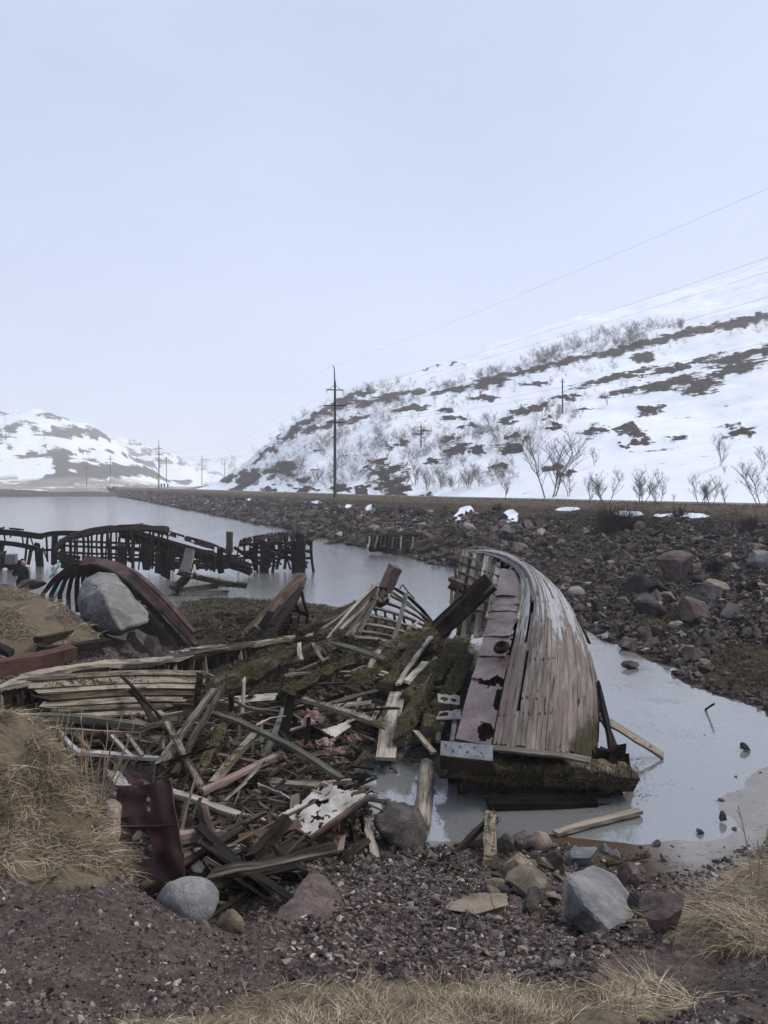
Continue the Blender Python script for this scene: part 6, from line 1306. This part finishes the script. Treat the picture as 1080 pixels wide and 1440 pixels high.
mg1 = mat_gravel('purple_shore_gravel', [(0, (.02, .015, .014)), (.4, (.07, .05, .045)), (.68, (.10, .082, .075)), (.88, (.17, .13, .113)), (.97, (.30, .255, .22)), (1, (.50, .46, .41))], 30)
mg2 = mat_gravel('bank_rubble', [(0, (.014, .011, .010)), (.45, (.05, .038, .033)), (.72, (.08, .065, .057)), (.92, (.14, .115, .10)), (1, (.32, .275, .24))], 4)
rs = np.random.default_rng(77)
# rubble of the embankment and the beach
bk = (GS > 1.5) & (GS < SHS * 1.02) & (GY > 12) & (GY < 400) & (GZ > .0)
wt = rub * np.clip((GS - 3.2) / 5, .02, 1) * np.where(moss > .6, .12, 1)
pos, i, j = cells(bk, 34000, wt ** 1.2 + 1e-6, 3); sz = np.exp(rs.normal(0, .65, len(pos))) * (.018 + .0019 * pos[:, 1])
gravel('rubble', pos + np.stack([0 * sz, 0 * sz, sz * .15], -1), np.clip(sz, .03, .8), mg2, 'dark purple-grey rubble covering the road embankment and beach', 4)
# purple gravel of the near shore
fg = (GY < 13) & (GZ > .06) & (grass < .45) & (GPX > 150)
wg = np.where(dirt > .5, .25, 1.0) * np.clip(1.3 - GZ * .2, .3, 1)
pos, i, j = cells(fg, 34000, wg, 5); sz = np.exp(rs.normal(0, .55, len(pos))) * np.where(dirt[i, j] > .5, .006, .0022 * pos[:, 1] + .002)
gravel('shore_gravel', pos + np.stack([0 * sz, 0 * sz, sz * .1], -1), np.clip(sz, .003, .07), mg1, 'purple-grey angular gravel of the near shore', 6)
pos, i, j = cells((GY < 5.5) & (GPX < 420) & (grass < .5), 9000, None, 7); sz = np.exp(rs.normal(0, .6, len(pos))) * .006
gravel('bank_grit', pos, np.clip(sz, .002, .03), mg1, 'fine grit in the bare soil of the left bank', 8)
# stones in the wreck heap
hp_ = (GPX > 180) & (GPX < 640) & (GPY > 880) & (GPY < 1230) & (GY > 8) & (GY < 26) & (GZ > .08)
pos, i, j = cells(hp_, 5000, None, 9); sz = np.exp(rs.normal(0, .5, len(pos))) * .04
gravel('heap_rubble', pos + np.stack([0 * sz, 0 * sz, sz * .3], -1), np.clip(sz, .02, .16), mat_gravel('heap_debris', [(0, (.012, .009, .007)), (.45, (.035, .027, .021)), (.75, (.075, .06, .047)), (.95, (.15, .125, .10)), (1, (.36, .31, .27))], 14), 'mixed stones and wood crumbs between the wreck planks', 10)
# stones one can tell apart
def loose(n, mask, w, smin, smax, mats, labs, group, seed, sub=1, lift=.12):
    pos, i, j = cells(mask, n, w, seed); r = np.random.default_rng(seed)
    pool_ = {m: [rock_mesh(seed * 10 + k, 2, 9, .06, (1, r.uniform(.6, .95), r.uniform(.45, .75)), M[m]) for k in range(5)] for m in mats}
    for k in range(n):
        m = mats[r.integers(len(mats))]; s = pos[k, 1] / F * np.exp(r.uniform(math.log(smin), math.log(smax))) / 2 * 1.25
        o = link('stone', pool_[m][r.integers(5)], None, Vector(pos[k]) + Vector((0, 0, s * lift)), (r.normal(0, .25), r.normal(0, .25), r.uniform(0, 6.3)), labs[m], 'stone', group + ' (' + m.split('_')[1] + ')'); o.scale = (s, s, s)
loose(170, bk & (GY < 120), wt + 1e-6, 8, 15, ['rock_dark', 'rock_red', 'rock_dark', 'rock_tan'], {'rock_dark': 'dark grey stone among the rubble of the road bank', 'rock_red': 'purple-red stone among the rubble of the road bank', 'rock_tan': 'tan stone among the rubble of the road bank', 'rock_pale': 'pale stone among the rubble of the road bank'}, 'stones on the road bank', 31)
shore_m = (GY > 6) & (GY < 11.5) & (GPX > 560) & (GPX < 960) & (GPY > 1150) & (GPY < 1350) & (GZ > .03)
loose(85, shore_m, None, 10, 28, ['rock_dark', 'rock_red', 'rock_tan', 'rock_grey'], {'rock_dark': 'dark loose stone on the near shore', 'rock_red': 'purple-red loose stone on the near shore', 'rock_tan': 'tan loose stone on the near shore', 'rock_grey': 'grey loose stone on the near shore'}, 'loose stones on the near shore', 32)
loose(30, (GY > 3) & (GY < 8) & (GPX > 360) & (GPX < 900) & (grass < .3), None, 9, 18, ['rock_dark', 'rock_red', 'rock_grey'], {'rock_dark': 'dark pebble in the purple gravel', 'rock_red': 'purple-red pebble in the purple gravel', 'rock_grey': 'grey pebble in the purple gravel'}, 'pebbles in the gravel', 33)
flat_m = (GPX > 870) & (GPX < 1080) & (GPY > 960) & (GPY < 1240) & (GY > 8.5)
loose(26, flat_m, None, 4, 11, ['rock_dark', 'rock_tan'], {'rock_dark': 'small dark stone lying on the wet tide flat', 'rock_tan': 'small tan stone lying on the wet tide flat'}, 'stones on the tide flat', 34)

slab_m = (GY > 6.5) & (GY < 10.5) & (GPX > 690) & (GPX < 830) & (GPY > 1170) & (GPY < 1300) & (GZ > .03)
loose(34, slab_m, None, 16, 40, ['rock_dark', 'rock_red', 'rock_tan'], {'rock_dark': 'dark flat stone in the cluster below the big hull', 'rock_red': 'red-brown flat stone in the cluster below the big hull', 'rock_tan': 'tan flat stone in the cluster below the big hull'}, 'flat stones below the big hull', 36, lift=.3)
# ================================================================== plants
def mat_blade(name, stops, rough=.85, trans=0.0):
    N = NT(name); t = N.attr('tone'); p = N.pos(); c = N.ramp(t, stops); c = N.mix(N.sm(N.noise(p, 3, 4), .4, .65), c, N.mix(.5, c, (.05, .036, .022)))
    N.bsdf(c, rough, None, .1); return N.m
def blades(name, pos, L, wd, mat, label, seed, cat='grass', lie=.5, slope=None, kind='stuff', segs=3, up0=(10, 70), comb=None):
    "thin curved strips that bow over to the ground"
    r = np.random.default_rng(seed); n = len(pos); az = r.uniform(0, 2 * np.pi, n)
    if comb is not None: az = comb + r.normal(0, 1.15, n)
    el = np.radians(r.uniform(*up0, n)); P = pos.copy(); pts = [P.copy()]; st = L / segs
    for k in range(segs):
        d = np.stack([np.cos(el) * np.cos(az), np.cos(el) * np.sin(az), np.sin(el)], -1); P = P + d * st[:, None]; pts.append(P.copy()); el = el - lie * r.uniform(.5, 1.2, n); az = az + r.normal(0, .25, n)
    side = np.stack([-np.sin(az), np.cos(az), r.normal(0, .4, n)], -1); V = []; w_ = np.broadcast_to(wd, (n,))
    for k, Q in enumerate(pts):
        f = (1 - k / segs) * .9 + .1 if k < segs else .0
        V.append(Q - side * (w_ * f / 2)[:, None]); V.append(Q + side * (w_ * f / 2)[:, None])
    V = np.stack(V, 1); m = V.shape[1]; b = (np.arange(n) * m)[:, None]; T = []
    for k in range(segs):
        T.append(b + np.array([2 * k, 2 * k + 1, 2 * k + 3])); 
        if k < segs - 1: T.append(b + np.array([2 * k, 2 * k + 3, 2 * k + 2]))
    me = mesh_np(name, V.reshape(-1, 3), np.vstack(T), mat); attr(me, 'tone', np.repeat(r.random(n), m))
    return link(name, me, None, None, None, label, cat, None, kind)
straw = mat_blade('dry_straw', [(0, (.04, .03, .02)), (.25, (.12, .088, .058)), (.5, (.25, .19, .125)), (.75, (.42, .33, .225)), (.92, (.58, .48, .345)), (1, (.70, .61, .48))])
rv = np.random.default_rng(99)
def clump(pos, sc): return fbm(pos[:, 0] * sc, pos[:, 1] * sc, 3, 91)
m1 = (GY < 8) & (GPX < 260) & (grass > .45) & (GPY < 1300)
pos, i, j = cells(m1, 26000, None, 41); keep = clump(pos, 2.2) + .5 * clump(pos, 7) > -.22; pos = pos[keep]
blades('bank_grass', pos, rv.uniform(.05, .26, len(pos)), rv.uniform(.002, .0055, len(pos)), straw, 'matted dry yellow grass on the left bank', 1, lie=.28, comb=-.9 + clump(pos, 1.3) * 2.2, up0=(-8, 30))
m2 = (GY < 4.2) & (grass > .4) & (GPY > 1330) & (GPX > 150) & (GPX < 900)
pos, i, j = cells(m2, 26000, grass ** 2, 42); keep = clump(pos, 3) + .5 * clump(pos, 9) > -.2; pos = pos[keep]
blades('near_grass', pos, rv.uniform(.03, .12, len(pos)), rv.uniform(.001, .0028, len(pos)), straw, 'short dry grass along the nearest edge', 2, lie=.35, up0=(-5, 45), comb=clump(pos, 2) * 4)
m3 = (GY < 7) & (GPX > 880) & (grass > .4) & (GPY < 1420)
pos, i, j = cells(m3, 16000, None, 43); keep = clump(pos, 2.2) + .5 * clump(pos, 7) > -.3; pos = pos[keep]
blades('mound_grass', pos, rv.uniform(.08, .30, len(pos)), rv.uniform(.0018, .0035, len(pos)), straw, 'long dry grass combed over the right mound', 3, lie=.28, comb=3.6 + clump(pos, 1.3) * 1.6, up0=(-8, 30))
m4 = (GY > 9) & (GY < 24) & (GPX < 240) & (grass > .45)
pos, i, j = cells(m4, 11000, None, 44); keep = clump(pos, 1.2) > -.1; pos = pos[keep]
blades('far_mound_grass', pos, rv.uniform(.15, .45, len(pos)), rv.uniform(.006, .012, len(pos)), straw, 'straw-coloured grass on the far left mound', 4, lie=.35, comb=-.8, up0=(-5, 35))
m5 = (GS > -1.3) & (GS < 4) & (GY > 25) & (GY < 140)
pos, i, j = cells(m5, 9000, np.where(snowb > .3, .02, 1) * np.clip(1.2 - GS * .25, .1, 1), 45)
blades('verge_grass', pos, rv.uniform(.15, .4, len(pos)) , .012 + pos[:, 1] * .0003, mat_blade('verge_straw', [(0, (.06, .045, .03)), (.5, (.14, .11, .075)), (1, (.28, .225, .155))]), 'dry grass fringe along the road edge', 5, lie=.5)
# seaweed and moss flakes
weedm = mat_blade('olive_seaweed', [(0, (.010, .008, .004)), (.4, (.036, .029, .013)), (.75, (.085, .068, .028)), (1, (.17, .135, .06))], .6)
mw = (GY > 9) & (GY < 48) & (moss > .35) & (GZ > .035)
pos, i, j = cells(mw, 42000, moss ** 2 + 1e-6, 46); keep = clump(pos, .9) + .4 * clump(pos, 4) > -.15; pos = pos[keep]
pos[:, 2] += np.clip(clump(pos, 1.6), 0, 1) * .22 * rv.random(len(pos))
blades('seaweed', pos, rv.uniform(.04, .10, len(pos)) * (1 + pos[:, 1] / 30), .012 + pos[:, 1] * .0008, weedm, 'brown-olive seaweed draped over stones and shore', 6, 'seaweed', .6, up0=(-10, 60), segs=2)
bpy.context.view_layer.update()
tuft = []                                                     # tufts on the mossy timbers
for o in list(bpy.data.objects):
    if o.type != 'MESH' or not o.data.materials or o.data.materials[0] not in (M['mossy'], M['halfmoss']): continue
    big = o.data.materials[0] == M['mossy']; mw_ = o.matrix_world; nm = mw_.to_3x3()
    for p in o.data.polygons:
        nn = (nm @ p.normal).normalized(); vs_ = [mw_ @ o.data.vertices[k].co for k in p.vertices]
        if nn.z < -.3 or len(vs_) < 4: continue
        ar = (vs_[1] - vs_[0]).length * (vs_[2] - vs_[1]).length; c = min(int(ar * (650 if big else 160) * (20 / (8 + vs_[0].y)) + rv.random()), 120)
        for k in range(c):
            a, b = rv.random(2); q = vs_[0].lerp(vs_[1], a).lerp(vs_[3].lerp(vs_[2], a), b)
            if vnoise(q.x * 2.1, q.y * 2.1 + q.z, 77) > (-.35 if big else .1): tuft.append((q.x + nn.x * .015, q.y + nn.y * .015, q.z + nn.z * .015))
tuft = np.array(tuft)
blades('timber_moss', tuft, rv.uniform(.03, .09, len(tuft)), .012 + tuft[:, 1] * .0006, weedm, 'shaggy moss and weed growing on the wreck timbers', 7, 'moss', .7, up0=(-20, 70), segs=2)
# weed hanging from the base beam of the big hull and lying in the water
bp = np.stack([rv.uniform(1.2, 3.95, 1500), rv.uniform(11.98, 12.1, 1500), rv.uniform(.28, .62, 1500)], -1)
blades('hanging_weed', bp, rv.uniform(.05, .16, 1500), .014, weedm, 'dark weed hanging from the beam under the big hull', 8, 'seaweed', .9, up0=(-60, 10), segs=3, comb=-1.57)
fl = []
for px, py, n in ((900, 1020, 40), (905, 1000, 30), (960, 1035, 50), (890, 1118, 90), (888, 1070, 90), (910, 1100, 40), (930, 985, 60), (950, 960, 60), (870, 965, 40), (900, 940, 80), (880, 1085, 90), (905, 1078, 30), (668, 1120, 60), (660, 1100, 50), (575, 1120, 40), (612, 1150, 60), (583, 1150, 60), (860, 1145, 30), (1000, 1200, 30), (960, 1225, 60), (940, 1240, 90)):
    c = W(px, py, .01); sp = .18 if n > 50 else .32
    zc = max(.008, gz(c.x, c.y) + .008)
    for k in range(n): fl.append((c.x + rv.normal(0, sp), c.y + rv.normal(0, sp * .7), zc))
fl = np.array(fl); blades('floating_weed', fl, rv.uniform(.015, .06, len(fl)), .012, weedm, 'scattered dark weed floating on the shallow water', 9, 'seaweed', .3, up0=(-3, 12), segs=2)
# the bare stalks on the left bank
def stalks(px, py, Y, n, h, spread, label, seed):
    r = np.random.default_rng(seed); b = A(px, py, Y); b.z = gz(b.x, b.y) ; t = empty('bare_shrub', b, label, 'shrub', 'bare shrubs on the near bank')
    for k in range(n):
        a = r.uniform(-1, 1); d = Vector((a * spread + .18, r.uniform(-.25, .35), 1)).normalized(); L = h * r.uniform(.55, 1.05); c = Vector((r.normal(0, .03), r.normal(0, .03), -.03)); pts = [c]
        for s in range(6): c = c + d * L / 6; d = (d + Vector((r.normal(0, .07), r.normal(0, .07), .06))).normalized(); pts.append(c)
        V, t_, q_ = tube_mesh(pts, np.linspace(.006, .0022, 7), 5); st = link('stalk', mesh_np('stalk', V, t_, M['stalk'], True, quads=q_), t)
        for s in range(3):
            p = pts[3 + s]; e = p + (d + Vector((r.normal(0, .5), r.normal(0, .4), .2))).normalized() * L * .13; V, t_, q_ = tube_mesh([p, p.lerp(e, .5) + Vector((0, 0, .01)), e], [.0028, .002, .0013], 4); link('side_twig', mesh_np('side_twig', V, t_, M['stalk'], True, quads=q_), st)
M['stalk'] = mat_flat('pale_dry_stalk', (.38, .28, .17), .8)
stalks(128, 1085, 5.3, 17, .80, .42, 'tall pale dry stalks fanning out on the left bank edge', 3)
stalks(76, 1050, 5.5, 9, .26, .7, 'low reddish twigs left of the tall dry stalks', 4)
stalks(1068, 1290, 5.0, 3, .55, .2, 'thin dark twig rising from the right grass mound', 5)
# dark bush on the embankment
def brush(px, py, wpx, hpx, n, label, seed, mat, name='bush', cat='bush', group=None, rad=.018):
    r = np.random.default_rng(seed); b = G(px, py); u = b.y / F; t = empty(name, b, label, cat, group); Vs = []; Ts = []; Qs = []; off = 0
    for k in range(n):
        d = Vector((r.normal(0, .8), r.normal(0, .5), r.uniform(.5, 1.2))).normalized(); c = Vector((r.normal(0, .22) * wpx * u, r.normal(0, .2), -.05)); L = hpx * u * r.uniform(.5, 1.1); pts = [c]
        for s in range(3): c = c + d * L / 3; d = (d + Vector((r.normal(0, .25), r.normal(0, .25), .1))).normalized(); pts.append(c)
        V, t_, q_ = tube_mesh(pts, np.linspace(rad, rad * .35, 4), 3); Vs.append(V); Ts.append(t_ + off); Qs.append(q_ + off); off += len(V)
    link('twigs', mesh_np('twigs', np.vstack(Vs), np.vstack(Ts), M[mat], True, quads=np.vstack(Qs)), t)
M['bushtwig'] = mat_flat('dark_red_twig', (.05, .03, .028), .9)
brush(870, 752, 60, 42, 700, 'dense dark red-brown bush on top of the embankment', 6, 'bushtwig'); brush(1055, 745, 30, 20, 120, 'small dark bush at the right end of the embankment', 7, 'bushtwig'); brush(955, 728, 30, 18, 120, 'low reddish bush beside the snow strip of the verge', 8, 'bushtwig')
# birches on the slope
def birch_mesh(seed, stems, spread):
    "trunks and twigs of a bare birch one metre tall"
    r = np.random.default_rng(seed); tr = [[], [], [], 0]; tw = [[], [], [], 0]
    def add(acc, pts, rad, k):
        V, t_, q_ = tube_mesh(pts, rad, k); acc[0].append(V); acc[1].append(t_ + acc[3]); acc[2].append(q_ + acc[3]); acc[3] += len(V)
    def grow(p, d, L, rad, lev):
        pts = [p]; n = 4
        for s in range(n): p = p + d * L / n; d = (d + Vector((r.normal(0, .12), r.normal(0, .12), .06))).normalized(); pts.append(p)
        add(tr if lev == 0 else tw, pts, np.linspace(rad, rad * .45, n + 1), 5 if lev == 0 else 3)
        if lev < 3:
            for k in range([12, 7, 4][lev]):
                f = r.uniform(.22 if lev == 0 else .15, 1.0); q = pts[min(int(f * n), n - 1)].lerp(pts[min(int(f * n) + 1, n)], f * n - int(f * n)) ; a = r.uniform(0, 6.28); o = Vector((math.cos(a), math.sin(a), r.uniform(.35, .9)))
                grow(q, (d * .55 + o * .75).normalized(), L * r.uniform(.32, .5), rad * .5, lev + 1)
    for s in range(stems):
        a = r.uniform(0, 6.28); grow(Vector((math.cos(a) * .06 * stems / 3, math.sin(a) * .06 * stems / 3, -.05)), Vector((math.cos(a) * spread, math.sin(a) * spread, 1)).normalized(), r.uniform(.6, .9), .011, 0)
    return [mesh_np('birch', np.vstack(x[0]), np.vstack(x[1]), M['bark' if k == 0 else 'twig'], True, quads=np.vstack(x[2])) for k, x in enumerate((tr, tw))]
BM = [birch_mesh(60, 1, .05), birch_mesh(61, 3, .35), birch_mesh(62, 4, .5), birch_mesh(63, 2, .2), birch_mesh(64, 1, .15)]
TREES = [(712, 702, 50, 0, 'slim single birch standing right behind the road'), (772, 700, 100, 1, 'tallest many-stemmed birch growing by a dark rock outcrop'), (800, 698, 50, 3, 'small birch right beside the tallest birch'), (852, 708, 56, 2, 'spreading birch right of the tallest one'), (828, 706, 40, 3, 'low birch between the tallest and the spreading one'), (900, 709, 60, 2, 'broad bare birch bush in the middle of the slope foot'), (925, 709, 44, 1, 'lower birch touching the broad bush'), (985, 710, 52, 2, 'spreading bare birch left of the right edge group'), (1000, 709, 36, 1, 'small birch beside the spreading one'), (1022, 710, 34, 3, 'short birch near the right edge'), (1072, 712, 74, 2, 'big birch bush cut by the right edge'), (1012, 655, 50, 3, 'lone birch higher on the clean snow'), (1018, 668, 20, 4, 'tiny sapling below the lone birch'), (835, 655, 28, 3, 'small birch above the spreading ones'), (660, 688, 40, 1, 'birch clump left of the slim birch'), (675, 684, 34, 3, 'birch in the left clump near a dark outcrop'), (640, 690, 30, 2, 'low birch far left of the clump'), (620, 685, 36, 1, 'grey birch behind the bank snow patch'), (585, 682, 44, 2, 'dense birch above the far outcrops'), (570, 690, 30, 3, 'low birch by the far dark outcrops'), (600, 690, 40, 1, 'birch right of the dense far birch'), (690, 600, 26, 1, 'birch on the mid slope left of the pole'), (765, 585, 34, 2, 'birch clump on the mid slope beside the pole'), (783, 592, 26, 3, 'small birch under the slope pole'), (855, 570, 20, 3, 'small birch over the dark ridge'), (875, 495, 26, 2, 'birch high on the upper ridge'), (540, 700, 26, 1, 'low birch near the road above the stern piece'), (480, 688, 24, 3, 'low birch beside the tall power pole'), (445, 680, 26, 1, 'low birch left of the tall power pole'), (948, 707, 20, 4, 'tiny sapling near the road in the snow'), (1075, 660, 36, 3, 'half-seen birch higher at the right edge')]
for px, py, h, v, lab in TREES:
    b = G(px, py, 40); s = h * b.y / F * (.95 if h > 80 else .8); t = empty('birch_tree', b, lab, 'tree', 'bare birches on the snow slope', (0, 0, rv.uniform(0, 6.28))); t.scale = (s * 1.1, s * 1.1, s)
    link('trunk', BM[v][0], t); link('crown', BM[v][1], t)
# far scrub: countless
def scrub():
    bands = [([(540, 600), (1080, 470), (1080, 440), (800, 500), (540, 570)], 150, 12), ([(560, 560), (640, 545), (760, 500), (840, 470), (960, 455), (960, 470), (760, 520), (600, 560)], 330, 15), ([(380, 680), (480, 600), (640, 600), (760, 620), (720, 690), (400, 695)], 420, 20), ([(430, 590), (540, 540), (620, 540), (540, 600), (440, 640)], 260, 14), ([(640, 600), (900, 540), (900, 560), (700, 640)], 80, 16), ([(360, 640), (430, 590), (470, 620), (380, 690)], 80, 14)]
    V = []; T = []; Q = []; off = 0; src = [(np.array([v.co[:] for v in m.vertices]), np.array([list(p.vertices) for p in m.polygons if len(p.vertices) == 4])) for b in (birch_mesh(81, 1, .3), birch_mesh(82, 1, .6)) for m in b[1:]]
    src = [(v, q[np.random.default_rng(5).random(len(q)) < .34]) for v, q in src]
    src2 = []
    for v, q in src: u = np.unique(q); rm = np.full(len(v), -1); rm[u] = np.arange(len(u)); src2.append((v[u], rm[q]))
    for poly, n, hh in bands:
        bx = [p[0] for p in poly]; by = [p[1] for p in poly]; k = 0
        m = np.zeros(GX.shape, bool); sel = hillm & (GPX > min(bx)) & (GPX < max(bx)) & (GPY > min(by)) & (GPY < max(by)); ii, jj = np.nonzero(sel); r = np.random.default_rng(int(hh * 7 + n))
        tries = 0
        while k < n and len(ii) and tries < n * 30:
            tries += 1; a = r.integers(len(ii)); i, j = ii[a], jj[a]
            if not inpoly((GPX[i, j], GPY[i, j]), poly) or vnoise(GX[i, j] / 9, GY[i, j] / 9, 33) < -.1: continue
            s = hh * r.uniform(.6, 1.3) * GY[i, j] / F; a_ = r.uniform(0, 6.28); v, q = src2[r.integers(len(src2))]; c, sn = math.cos(a_), math.sin(a_)
            V.append(np.stack([(v[:, 0] * c - v[:, 1] * sn) * s * 1.6 + GX[i, j], (v[:, 0] * sn + v[:, 1] * c) * s * 1.6 + GY[i, j], v[:, 2] * s + GZ[i, j]], -1)); Q.append(q + off); off += len(v); k += 1
    link('scrub', mesh_np('scrub', np.vstack(V), None, M['twig'], False, quads=np.vstack(Q)), None, None, None, 'thin grey birch scrub scattered over the snowy hillside', 'scrub', None, 'stuff')
scrub()
# ------------------------------------------------------------------ haze
def haze():
    N = NT('haze_air')
    v = N.n('VolumePrincipled', {'Color': (1.0, 1.0, 1.0, 1), 'Density': .00058, 'Anisotropy': 0.0})
    N.t.links.new(v.outputs[0], N.out.inputs[1])
    x0, x1, y0, y1, z0, z1 = -7000, 7000, -7000, 7000, -60, 175
    v_ = [(x, y, z) for z in (z0, z1) for (x, y) in ((x0, y0), (x1, y0), (x1, y1), (x0, y1))]
    q = [(3, 2, 1, 0), (4, 5, 6, 7), (0, 1, 5, 4), (1, 2, 6, 5), (2, 3, 7, 6), (3, 0, 4, 7)]
    o = link('haze', mesh_np('haze', v_, None, N.m, quads=np.array(q)), kind='stuff')
    set_props(o, 'pale snowy haze hanging over the bay and the hills', 'haze')
haze()
